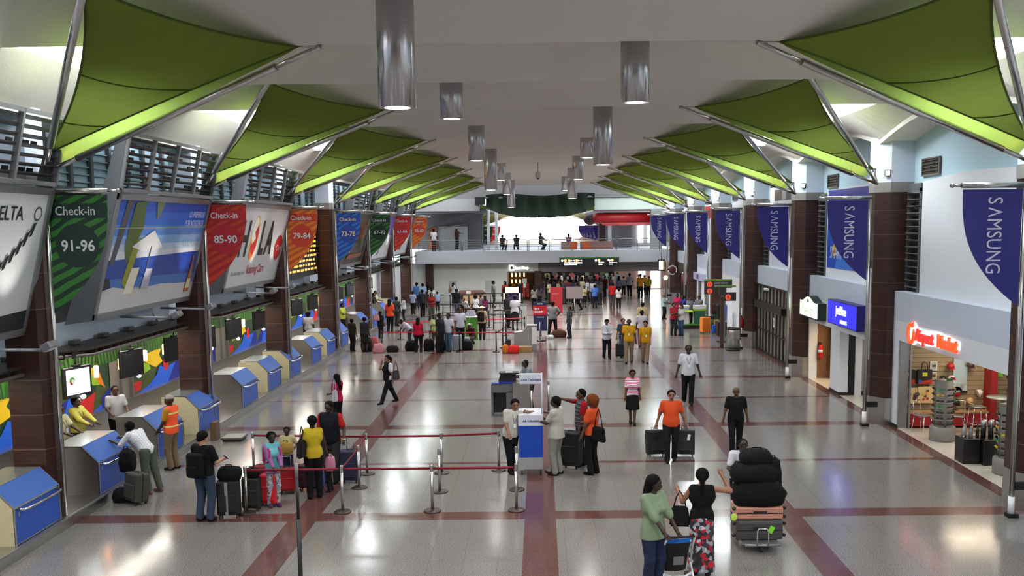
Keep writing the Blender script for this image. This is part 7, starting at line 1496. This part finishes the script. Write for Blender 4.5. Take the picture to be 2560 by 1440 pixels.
# black posts of the far queue
BP = [(-7.5, 45.6, 'first'), (-5.2, 45.4, 'second'), (-3.8, 45.1, 'third'), (-2.1, 44.95, 'fourth'), (-1.85, 46.4, 'fifth'), (-1.75, 48.2, 'sixth'), (-7.3, 50.4, 'seventh'), (-4.6, 50.6, 'eighth'), (-1.9, 51.6, 'ninth'), (-.9, 52.0, 'tenth'), (-5.6, 55.5, 'eleventh'), (-3.0, 56, 'twelfth')]
q = [stanchion('black belt post of the far queue, %s along the red belts' % n, x, y, blackm, blackm, group='black belt posts') for x, y, n in BP]
for a, b, m in ((0, 1, beltR), (1, 2, beltR), (2, 3, beltR), (3, 4, beltb), (4, 5, beltb), (6, 7, beltR), (7, 8, beltR), (8, 9, beltR), (10, 11, beltb), (5, 8, beltb), (6, 10, beltb)): belt(q[a], BP[b][0], BP[b][1], m)
belt(q[3], -1.2, 44.7, beltR)
# black tube rail maze further back
for i, (x, y, w_, lab) in enumerate(((-5.6, 60, 2.6, 'black two-bar rail left of the middle queue'), (-2.2, 60.5, 2.2, 'black two-bar rail right of the middle queue'), (-7.0, 68, 4, 'black rail before the far left grey board'), (-3.0, 69, 3.4, 'black rail before the far white wall, right'), (-1.9, 55.0, 1.6, 'short black rail left of the white kiosk frame'))):
    t = thing('queue_rail', lab, 'rail', (x, y, 0), 0, 'black queue rails')
    g = MB(); g.tube([(-w_/2, 0, 1.05), (w_/2, 0, 1.05)], .03, 6); g.tube([(-w_/2, 0, .35), (w_/2, 0, .35)], .025, 6); g.build('rail_bar', blackm, t)
    for a in (-1, -.33, .33, 1): g = MB(); g.tube([(a*w_/2, 0, 0), (a*w_/2, 0, 1.05)], .03, 6); g.build('rail_post', blackm, t)
# foreground black pole
t = thing('black_pole', 'tall thin black pole with a grey tip standing in the foreground', 'pole', (-3.6, 14.0, 0)); g = MB(); g.tube([(0, 0, .02), (0, 0, 1.55)], .034, 12); g.build('lower_tube', dark, t); g = MB(); g.tube([(0, 0, 1.55), (0, 0, 2.16)], .024, 12); g.build('upper_tube', dark, t); g = MB(); g.tube([(0, 0, 2.16), (0, 0, 2.38)], .026, 12); g.build('grey_tip', M('tip_grey', (110, 106, 104), .4), t); g = MB(); g.lathe([(.2, 0), (.2, .02), (0, .03)], 24); g.build('base', dark, t)
# ---- white and blue kiosk
kb = M('kiosk_blue', (18, 66, 170), .4); kw = M('kiosk_white', (206, 208, 220), .4); kg = M('kiosk_grey', (150, 150, 152), .5)
t = thing('airline_kiosk', 'white and blue airline kiosk on castors with a sign on a post', 'kiosk', (-.27, 22.4, 0))
g = MB(); g.b2((-.28, 0, .14), (.28, .6, 1.2)); g.prism([(-.29, -.01, 1.17), (-.29, .62, 1.17), (-.29, .62, 1.47), (-.29, .3, 1.44), (-.29, -.01, 1.42)], (.58, 0, 0)); g.build('kiosk_body', kw, t)
fr = Frame((-.28, 0, 0), (1, 0, 0), (0, 0, 1)); art('front_panel', fr, [(kb, rect(0, .42, .56, 1.17)), (kg, rect(0, .14, .56, .42))], t, .012)
nv = M('letter_navy', (20, 40, 110)); text('lettering', 'AIR CARAIBES', fr, .09, 1.26, .062, nv, t, d=.014, ext=0, bold=.03)
g = MB(); g.tube([(.26, .1, 1.4), (.26, .1, 2.4)], .018, 8); g.tube([(-.2, .1, 2.34), (.26, .1, 2.34)], .014, 8); g.build('sign_post', kw, t)
g = MB(); g.box((.0, .1, 2.26), (.52, .05, .26), bev=.02); s1 = g.build('sign_box', kw, t); fr2 = Frame((-.26, .075, 2.13), (1, 0, 0), (0, 0, 1)); text('lettering', 'AIR CARAIBES', fr2, .08, .08, .07, nv, s1, d=.002, ext=0, bold=.03); art('logo', fr2, [(M('logo_teal2', (40, 140, 130)), [(.03, .08), (.075, .16), (.06, .08)])], s1, .003)
for a in (-1, 1):
    for b in (0, 1): g = MB(); g.T = Matrix.Translation((a*.22, .08+b*.44, .05)) @ Matrix.Rotation(PI/2, 4, 'Y'); g.lathe([(0, -.015), (.05, -.015), (.05, .015), (0, .015)], 14); g.build('castor', dark, t); g = MB(); g.box((a*.22, .08+b*.44, .11), (.05, .05, .08)); g.build('castor_fork', chrome, t)
# dark podium behind it
t = thing('podium_desk', 'steel and dark podium desk with a blue shelf behind the white kiosk', 'desk', (-1.0, 29.6, 0))
g = MB(); g.b2((-.56, .0, .72), (.1, .55, .98)); g.b2((-.56, .0, 0), (-.5, .55, .75)); g.b2((-.1, 0, .0), (.1, .55, .75)); g.build('left_cabinet', M('podium_grey', (104, 104, 108), .4, metal=.3), t)
g = MB(); g.b2((-.5, .3, .05), (-.1, .52, .7)); g.build('dark_niche', dark, t)
g = MB(); g.b2((.1, -.06, 0), (.62, .6, 1.02)); g.build('steel_panel', steel, t)
g = MB(); g.prism([(-.54, .02, .985), (.1, .02, .985), (.1, .3, 1.0), (-.54, .3, 1.0)], (0, 0, .02)); g.build('blue_shelf', M('shelf_blue', (30, 40, 130), .3), t)
g = MB(); g.prism([(-.36, .3, .99), (.2, .3, .99), (.2, .3, 1.26), (-.28, .3, 1.26)], (0, .25, 0)); g.b2((-.32, .22, 1.26), (.3, .62, 1.3)); g.build('dark_top', M('podium_black', (30, 30, 34), .35), t)
g = MB(); g.b2((-.12, .3, 1.3), (.08, .5, 1.305)); g.build('paper', white, t)
stanchion('thick grey post in front of the steel podium panel', -.32, 28.9, steel, sb, 1.05); stanchion('belt post on the brown floor band right of the podium', .2, 30.2, steel, sb, 1.0, head_=None)
# grey podium of the far queue + green podium + signs
t = thing('grey_podium', 'grey panelled counter with a stepped top beside the red bags', 'counter', (-.78, 45.3, 0)); g = MB(); g.prism([(-.5, 0, 0), (.55, 0, 0), (.55, 0, 1.16), (.1, 0, 1.14), (-.1, 0, .9), (-.5, 0, .84)], (0, .6, 0)); g.build('counter_body', M('podium_pale', (140, 140, 142), .4, metal=.3), t); g = MB(); g.b2((.32, -.02, .3), (.56, .0, 1.1)); g.build('white_strip', greyw, t); g = MB(); g.b2((.1, -.02, 1.14), (.57, .62, 1.18)); g.build('top_edge', alu, t)
t = thing('green_podium', 'bright green podium with a white top and a grey screen', 'podium', (-3.62, 50.2, 0)); g = MB(); g.b2((-.33, 0, 0), (.33, .5, 1.12)); g.build('podium_body', M('podium_green', (74, 142, 44), .5), t); g = MB(); g.b2((-.38, -.04, 1.12), (.38, .54, 1.16)); g.build('podium_top', greyw, t); g = MB(); g.box((-.02, .2, 1.33), (.4, .05, .3), bev=.01); g.build('screen', M('screen_grey', (136, 140, 150), .4), t); art('emblem', Frame((-.3, -.002, .3), (1, 0, 0), (0, 0, 1)), [(M('emblem_dark', (40, 92, 40)), circ(.3, .45, .16)), (M('podium_green', (74, 142, 44)), circ(.32, .47, .1))], t)
t = thing('priority_stand', 'tall navy and red priority sign stand with white lettering', 'sign', (-.06, 49.2, 0)); g = MB(); g.b2((-.34, 0, .22), (.34, .08, 1.95)); g.build('stand_panel', M('stand_navy', (30, 34, 80), .5), t)
fr = Frame((-.34, 0, 0), (1, 0, 0), (0, 0, 1)); art('print', fr, [(M('stand_red', (200, 24, 44)), rect(-.01, 1.32, .69, 1.78)), (M('stand_darkred', (140, 20, 50)), rect(0, 1.28, .68, 1.34)), (greyw, rect(.0, .22, .28, .5)), (greyw, rect(.4, .22, .68, .5))], t); text('lettering', 'DELTA', fr, .2, 1.84, .09, white, t, ext=0, bold=.02); text('lettering', 'SKY', fr, .05, 1.56, .14, white, t, ext=0, bold=.03); text('lettering', 'PRIORITY', fr, .05, 1.42, .13, white, t, ext=0, bold=.03, xs=.85); text('lettering', 'CHECK-IN', fr, .16, 1.17, .08, white, t, ext=0)
g = MB(); g.tube([(-.02, -.06, .03), (-.02, -.06, .95)], .02, 8); g.build('front_post', alu, t); g = MB(); g.lathe([(.3, 0), (.3, .03), (0, .04)], 20, (0, .04, 0)); g.build('base', blackm, t); g = MB(); g.b2((-.3, .01, 0), (-.24, .07, .25)); g.b2((.24, .01, 0), (.3, .07, .25)); g.build('leg', alu, t)
t = thing('red_stand', 'dark red airline board behind the man in grey', 'sign', (1.0, 64, 0)); g = MB(); g.b2((-.4, 0, .05), (.4, .08, 1.75)); g.build('stand_panel', M('stand_crimson', (140, 18, 30), .5), t); text('lettering', 'IBERIA', Frame((-.36, 0, 0), (1, 0, 0), (0, 0, 1)), .1, 1.3, .14, M('stand_pink', (190, 110, 110)), t, ext=0)
t = thing('grey_board', 'grey notice board on a post right of the dark red board', 'sign', (2.2, 64.6, 0)); g = MB(); g.b2((-.55, 0, .95), (.55, .06, 1.75)); g.build('board', M('board_mauve', (116, 104, 104), .5), t); g = MB(); g.tube([(0, .03, 0), (0, .03, .95)], .03, 6); g.build('post', alu, t); g = MB(); g.lathe([(.25, 0), (.25, .02), (0, .03)], 16, (0, .03, 0)); g.build('base', blackm, t)
for x, lab in ((-6.7, 'grey board on legs before the far white wall, left'), (-3.95, 'grey board on legs before the far white wall, right')):
    t = thing('notice_board', lab, 'board', (x, 74.5, 0), 0, 'grey boards before the far wall'); g = MB(); g.b2((-.3, 0, .8), (.3, .04, 1.66)); g.build('board', M('board_grey', (150, 148, 148), .5), t)
    for a in (-.2, .2): g = MB(); g.tube([(a, .02, 0), (a, .02, .8)], .02, 6); g.build('leg', alu, t)
t = thing('kiosk_frame', 'white portal-shaped kiosk frame with a purple screen in front of the far shop', 'kiosk', (-1.85, 62, 0)); g = MB(); g.b2((-.55, 0, 0), (-.44, .4, 1.9)); g.b2((.44, 0, 0), (.55, .4, 1.9)); g.b2((-.55, 0, 1.55), (.55, .4, 1.9)); g.build('frame', greyw, t); g = MB(); g.b2((-.44, .15, .5), (.44, .2, 1.55)); g.build('screen', M('screen_purple', (52, 30, 80), .4), t)
t = thing('partition', 'grey partition panel beside the white kiosk frame', 'partition', (-1.25, 57.0, 0)); g = MB(); g.b2((-.35, 0, .0), (.4, .06, 1.2)); g.build('panel', M('partition_grey', (140, 140, 140), .5), t); g = MB(); g.b2((-.4, -.03, 1.2), (.45, .09, 1.25)); g.build('cap_rail', alu, t)
t = thing('far_desk', 'brown wooden desk far back before the white wall', 'desk', (-5.1, 71, 0)); g = MB(); g.b2((-.9, 0, .0), (.9, .6, .9)); g.build('desk_body', M('desk_tan', (170, 140, 110), .5), t); g = MB(); g.prism([(-1.0, -.1, .9), (1.1, -.1, .9), (.8, .7, 1.05), (-.8, .7, 1.05)], (0, 0, .08)); g.build('desk_top', M('desk_brown', (84, 48, 36), .5), t)
t = thing('exit_totem', 'thin dark desk stand with papers in the crowd at the middle queue', 'stand', (-4.9, 66, 0)); g = MB(); g.tube([(0, 0, 0), (0, 0, 1.3)], .03, 6); g.build('post', blackm, t); g = MB(); g.box((0, 0, 1.35), (.3, .05, .2)); g.build('paper_tray', greyw, t)
# green grass display stand with seats (right)
t = thing('green_display_stand', 'low display stand with a strip of green turf beside the orange suitcase', 'stand', (8.3, 54.0, 0)); g = MB(); g.b2((-.9, 0, 0), (1.1, 1.6, .2)); g.build('plinth', dark, t); g = MB(); g.b2((-.92, -.02, .2), (1.12, 1.62, .26)); g.build('turf_top', M('turf_green', (64, 112, 36), .95, bump=.4, scale=40), t)
g = MB(); g.b2((-.62, .1, .26), (-.5, .2, 1.25)); g.b2((-.62, .1, 1.2), (-.1, .5, 1.3)); g.b2((-.55, .2, .26), (-.1, .4, 1.2)); g.build('white_counter', greyw, t)
g = MB(); g.b2((.15, .1, 1.0), (.85, .5, 1.12)); g.build('green_tray', M('tray_lime', (150, 176, 60), .5), t); g = MB(); g.b2((.15, .1, 1.12), (.85, .5, 1.3)); g.build('white_box', greyw, t); g = MB(); g.b2((.2, .15, .26), (.8, .45, 1.0)); g.build('counter_leg', M('stand_teal', (30, 96, 70), .5), t)
g = MB(); g.prism([(-.5, -.1, .95), (.1, -.1, .95), (.05, .2, 1.02), (-.4, .2, 1.02)], (0, 0, .03)); g.build('lime_leaflet_shelf', M('tray_lime', (150, 176, 60), .5), t)
suitcase('orange hard-shell suitcase standing beside the green display stand', 8.72, 51.9, 20, .5, .34, .8, (224, 120, 30), hard=True)
suitcase('small blue children\'s case beside the orange suitcase', 9.15, 51.5, 0, .3, .22, .42, (30, 90, 190)); suitcase('olive yellow case against the black display', 9.42, 52.4, 0, .3, .22, .6, (150, 120, 20))
t = thing('display_column', 'black display column holding a bright blue stroller seat', 'display', (9.35, 50.8, 0)); g = MB(); g.b2((-.22, -.34, 0), (.24, .3, .72)); g.build('column', dark, t); g = MB(); g.b2((.26, -.02, 0), (.32, .3, 1.35)); g.build('white_edge', greyw, t)
t = thing('child_stroller', 'bright blue and black stroller seat on the black display column', 'stroller', (9.3, 50.62, .75)); V, F = surfnet([dict(a=(.1, 0, .15), b=(.14, 0, .75), ra=.2, rb=.2, sy=.6)], .03); mesh_obj('seat_shell', V, F, M('stroller_blue', (22, 96, 206), .5), t); V, F = surfnet([dict(a=(-.05, -.1, .2), b=(-.12, -.1, .8), ra=.13, rb=.15, sy=.6)], .03); mesh_obj('black_liner', V, F, dark, t)
# ---- luggage
suitcase('large black suitcase with a grey strap beside the man in jeans', -6.35, 19.3, 5, .44, .28, .7, (20, 20, 22)); s = suitcase('second black suitcase behind the belt post at the front', -6.02, 19.75, 0, .36, .26, .64, (24, 24, 26))
t = thing('luggage_strap', 'grey strap standing out on the large black suitcase', 'strap', (-6.35, 19.14, .05)); g = MB(); g.b2((-.03, -.008, .0), (.03, .0, .7)); g.build('strap_band', M('strap_grey', (130, 132, 134)), t)
softbag('black soft bag on top of the large black suitcase', -6.32, 19.33, (18, 18, 20), .46, .3, .28, z=.765); softbag('small black bag with a cap lying on the second black suitcase', -6.0, 19.75, (24, 22, 24), .3, .22, .2, z=.705)
suitcase('bright red suitcase beside the girl in turquoise', -5.74, 20.1, -10, .36, .26, .62, (196, 24, 34)); suitcase('dark red suitcase between the black and bright red ones', -5.98, 20.45, 5, .34, .26, .72, (120, 18, 26))
suitcase('red trolley case in front of the boy in pale yellow', -5.62, 21.05, 10, .34, .24, .5, (170, 22, 36), handle=.3); suitcase('dark maroon case beside the woman in yellow', -5.25, 21.3, 0, .34, .24, .52, (60, 24, 36)); softbag('blue and white shopping bag hanging between the boy and the woman in yellow', -5.05, 21.5, (70, 110, 190), .28, .2, .44, z=.585 if False else 0, name='shopping_bag')
suitcase('tall dark navy suitcase held by the man with red shoulders', -4.42, 21.95, -5, .46, .3, .68, (32, 34, 62), handle=.32)
suitcase('dark grey soft suitcase leaning behind the man in plaid', -8.68, 20.35, -40, .5, .32, .6, (58, 56, 52), tilt=-6); softbag('black bag slumped on the floor by the desk where the plaid man leans', -9.0, 20.5, (28, 26, 28), .42, .3, .3)
t = PEOPLE['man in a plaid shirt and grey trousers leaning on a check-in desk'][0]; o = softbag('black backpack hanging under the arm of the plaid man', -8.98, 20.75, (20, 20, 26), .3, .3, .5, z=.6, name='backpack')
suitcase('tall black suitcase behind the heavy man in off-white', .68, 23.1, -25, .5, .34, .82, (22, 22, 24))
suitcase('black suitcase on the left of the man in the orange polo', 2.86, 24.15, 8, .5, .3, .6, (22, 22, 24), handle=.12, tilt=-8); suitcase('black suitcase with a white tag right of the man in orange polo', 3.56, 24.1, -8, .5, .3, .6, (24, 24, 26), handle=.2, tagc=(222, 222, 222), tilt=-8)
suitcase('small black cabin case pulled by the man in grey', 3.42, 42.6, 0, .36, .24, .56, (24, 24, 28), handle=.4)
softbag('brown duffel bag at the feet of the man with hands on hips', .9, 50.6, (84, 54, 40), .75, .35, .4); softbag('crumpled white plastic bag beside the brown duffel', .45, 50.0, (206, 206, 208), .34, .22, .2, name='plastic_bag')
softbag('bright red plastic bag with white letters beside the grey counter', -1.28, 44.4, (226, 44, 40), .5, .32, .38, name='plastic_bag'); softbag('orange and yellow printed bag left of the red plastic bag', -1.66, 44.45, (216, 120, 40), .3, .26, .4, name='plastic_bag')
t = thing('cardboard_box', 'brown cardboard box against the grey counter', 'box', (-.75, 44.9, 0)); g = MB(); g.b2((-.3, -.25, 0), (.3, .2, .26), bev=.01); g.build('carton', M('cardboard', (150, 112, 74), .8), t); g = MB(); g.b2((-.3, -.03, .26), (.3, .02, .263)); g.build('tape', M('tape_tan', (180, 150, 110), .4), t)
suitcase('small black suitcase upright behind the red plastic bag', -1.55, 44.95, 0, .26, .2, .5, (26, 26, 28))
suitcase('silver hard-shell suitcase beside the navy jacket in the queue', -3.98, 45.75, 5, .46, .3, .66, (130, 134, 142), hard=True); t = softbag('red and white patterned bag on the floor at the front of the queue', -7.55, 45.05, (206, 140, 146), .5, .3, .46, name='shopping_bag')
for i, (x, y, w_, h_, c, lab) in enumerate(((-6.95, 45.3, .55, .3, (30, 28, 30), 'black holdall right of the patterned bag'), (-8.2, 45.6, .5, .7, (26, 28, 26), 'big black bag left of the patterned bag'), (-6.1, 45.7, .6, .5, (22, 22, 24), 'black bag left of the woman in crimson'), (-5.3, 45.8, .5, .55, (28, 24, 26), 'black bag right of the woman in crimson'), (-4.75, 45.8, .5, .5, (24, 24, 28), 'dark bag before the navy jacket'), (-3.5, 45.9, .5, .45, (20, 20, 22), 'black bag right of the silver suitcase'), (-8.0, 46.5, .4, .6, (196, 96, 100), 'pink striped bag standing behind the patterned one'))):
    softbag(lab, x, y, c, w_, .34, h_)
t = thing('wire_crate', 'grey crate with a steel frame before the squatting person', 'crate', (-3.75, 47.2, 0)); g = MB(); g.b2((-.3, -.22, .06), (.22, .22, .42), bev=.01); g.build('crate_body', M('crate_grey', (120, 124, 128), .5), t); g = MB(); g.tube([(-.36, -.24, 0), (-.32, -.24, .5), (.26, -.24, .5), (.34, -.24, 0)], .015, 6); g.build('frame', alu, t)
# ---- loaded baggage cart
t = thing('baggage_cart', 'steel baggage cart under the stacked suitcases', 'cart', (3.85, 17.1, 0))
g = MB(); g.b2((-.32, -.3, .14), (.32, .55, .18)); g.tube([(-.3, -.38, .16), (.3, -.38, .16)], .025, 8); g.build('platform', alu, t)
g = MB(); g.tube([(-.1, -.42, .16), (-.1, -.42, .42), (-.07, -.42, .47), (.07, -.42, .47), (.1, -.42, .42), (.1, -.42, .16)], .012, 6); g.build('front_hoop', chrome, t)
g = MB(); g.tube([(-.28, .55, .16), (-.28, .85, 1.08), (.28, .85, 1.08), (.28, .55, .16)], .02, 8); g.build('push_handle', chrome, t)
for a, b in ((-.28, .45), (.28, .45), (0, -.28)): g = MB(); g.T = Matrix.Translation((a, b, .07)) @ Matrix.Rotation(PI/2, 4, 'Y'); g.lathe([(0, -.02), (.07, -.02), (.07, .02), (0, .02)], 16); g.build('wheel', dark, t)
def flatcase(label, z, h, w, c, tagc=None, y=17.2, ribs=True):
    o = thing('suitcase', label, 'suitcase', (3.85, y, z)); m = M('case_%02x%02x%02x' % tuple(c), c, .35)
    g = MB(); g.box((0, 0, h/2), (w, .55, h), bev=.05, seg=3); g.build('shell', m, o)
    g = MB(); 
    for q_ in (.2, .35, .65, .8): g.b2((-w*.46, -.285, h*q_-.006), (w*.46, -.27, h*q_+.006))
    g.build('rib', m, o); g = MB(); g.b2((-w*.49, -.28, h*.5-.008), (w*.49, -.27, h*.5+.008)); g.build('seam_line', dark, o)
    g = MB(); g.b2((-.12, -.3, h*.55), (.12, -.285, h*.68)); g.build('carry_handle', dark, o)
    for a in (-1, 1):
        for zz in (.2, .8): g = MB(); g.ell((a*(w/2+.03), -.2, h*zz), (.035, .03, .035), 10, 6); g.build('wheel', dark, o)
    if tagc: g = MB(); g.box((.2, -.29, h*.55), (.09, .01, .13), rot=(0, .5, 0)); g.build('green_tag', M('tag_lime', (120, 220, 50)), o)
    return o
flatcase('dark grey wrapped suitcase lying flat at the bottom of the cart', .185, .36, .84, (72, 68, 68), (1, )); flatcase('rose-gold ribbed suitcase lying flat on the dark grey one', .55, .25, .84, (196, 142, 122))
tg = thing('luggage_label', 'lime green label hanging at the left of the rose-gold suitcase', 'label', (3.38, 16.9, .62)); g = MB(); g.ell((0, 0, 0), (.06, .012, .07), 12, 8); g.build('label_card', M('label_lime', (190, 226, 90)), tg)
softbag('large black duffel bag on the rose-gold suitcase', 3.85, 17.15, (18, 18, 20), .92, .55, .46, z=.8); softbag('second black bag heaped on the duffel bag', 3.78, 17.2, (22, 21, 23), .8, .5, .36, z=1.2); softbag('black backpack at the very top of the loaded cart', 3.83, 17.25, (19, 19, 21), .56, .4, .28, z=1.5, name='backpack'); softbag('black bag bulging at the right side of the loaded cart', 4.12, 17.3, (21, 20, 22), .34, .4, .5, z=1.1)
# ---- stroller
t = thing('stroller', 'black baby stroller with a bright blue rim and a silver frame seen from behind', 'stroller', (2.12, 15.2, 0), R_(8))
def shell(u, v):
    a = (u-.5)*2.1; z = .26+.56*v; r = .19+.05*v; return (r*math.sin(a)*1.05, -r*math.cos(a)*.5+.1-.12*v, z)
g = MB(); g.sheet(shell, 16, 12); g.build('seat_back', M('stroller_black', (20, 20, 22), .6), t)
g = MB(); g.sheet(lambda u, v: tuple(Vector(shell(u, .88+.14*v))+Vector((0, -.01, .01))), 16, 2); g.build('blue_rim', M('rim_blue', (20, 104, 196), .5), t)
g = MB(); g.box((0, -.14, .48), (.17, .03, .13), rot=(.2, 0, 0)); g.build('net_pocket', M('pocket_grey', (110, 108, 106), .6), t)
for a in (-1, 1):
    g = MB(); g.tube([(a*.22, -.3, .92), (a*.24, -.1, .7), (a*.24, .0, .42), (a*.3, .28, .06)], .018, 8); g.build('side_tube', M('tube_white', (206, 206, 210), .3, metal=.3), t)
    g = MB(); g.tube([(a*.24, .05, .45), (a*.24, -.28, .08)], .016, 8); g.build('rear_leg', M('tube_white', (206, 206, 210), .3, metal=.3), t)
    for y_ in (-.28, .3): g = MB(); g.T = Matrix.Translation((a*.27, y_, .07)) @ Matrix.Rotation(PI/2, 4, 'Y'); g.lathe([(0, -.02), (.07, -.02), (.07, .02), (0, .02)], 16); g.build('wheel', dark, t)
g = MB(); g.tube([(-.22, -.3, .92), (.22, -.3, .92)], .02, 8); g.build('handle_bar', dark, t); g = MB(); g.tube([(-.24, -.1, .26), (-.1, -.16, .22), (.1, -.16, .22), (.24, -.1, .26)], .024, 8); g.build('lower_bar', M('tube_white', (206, 206, 210), .3, metal=.3), t)
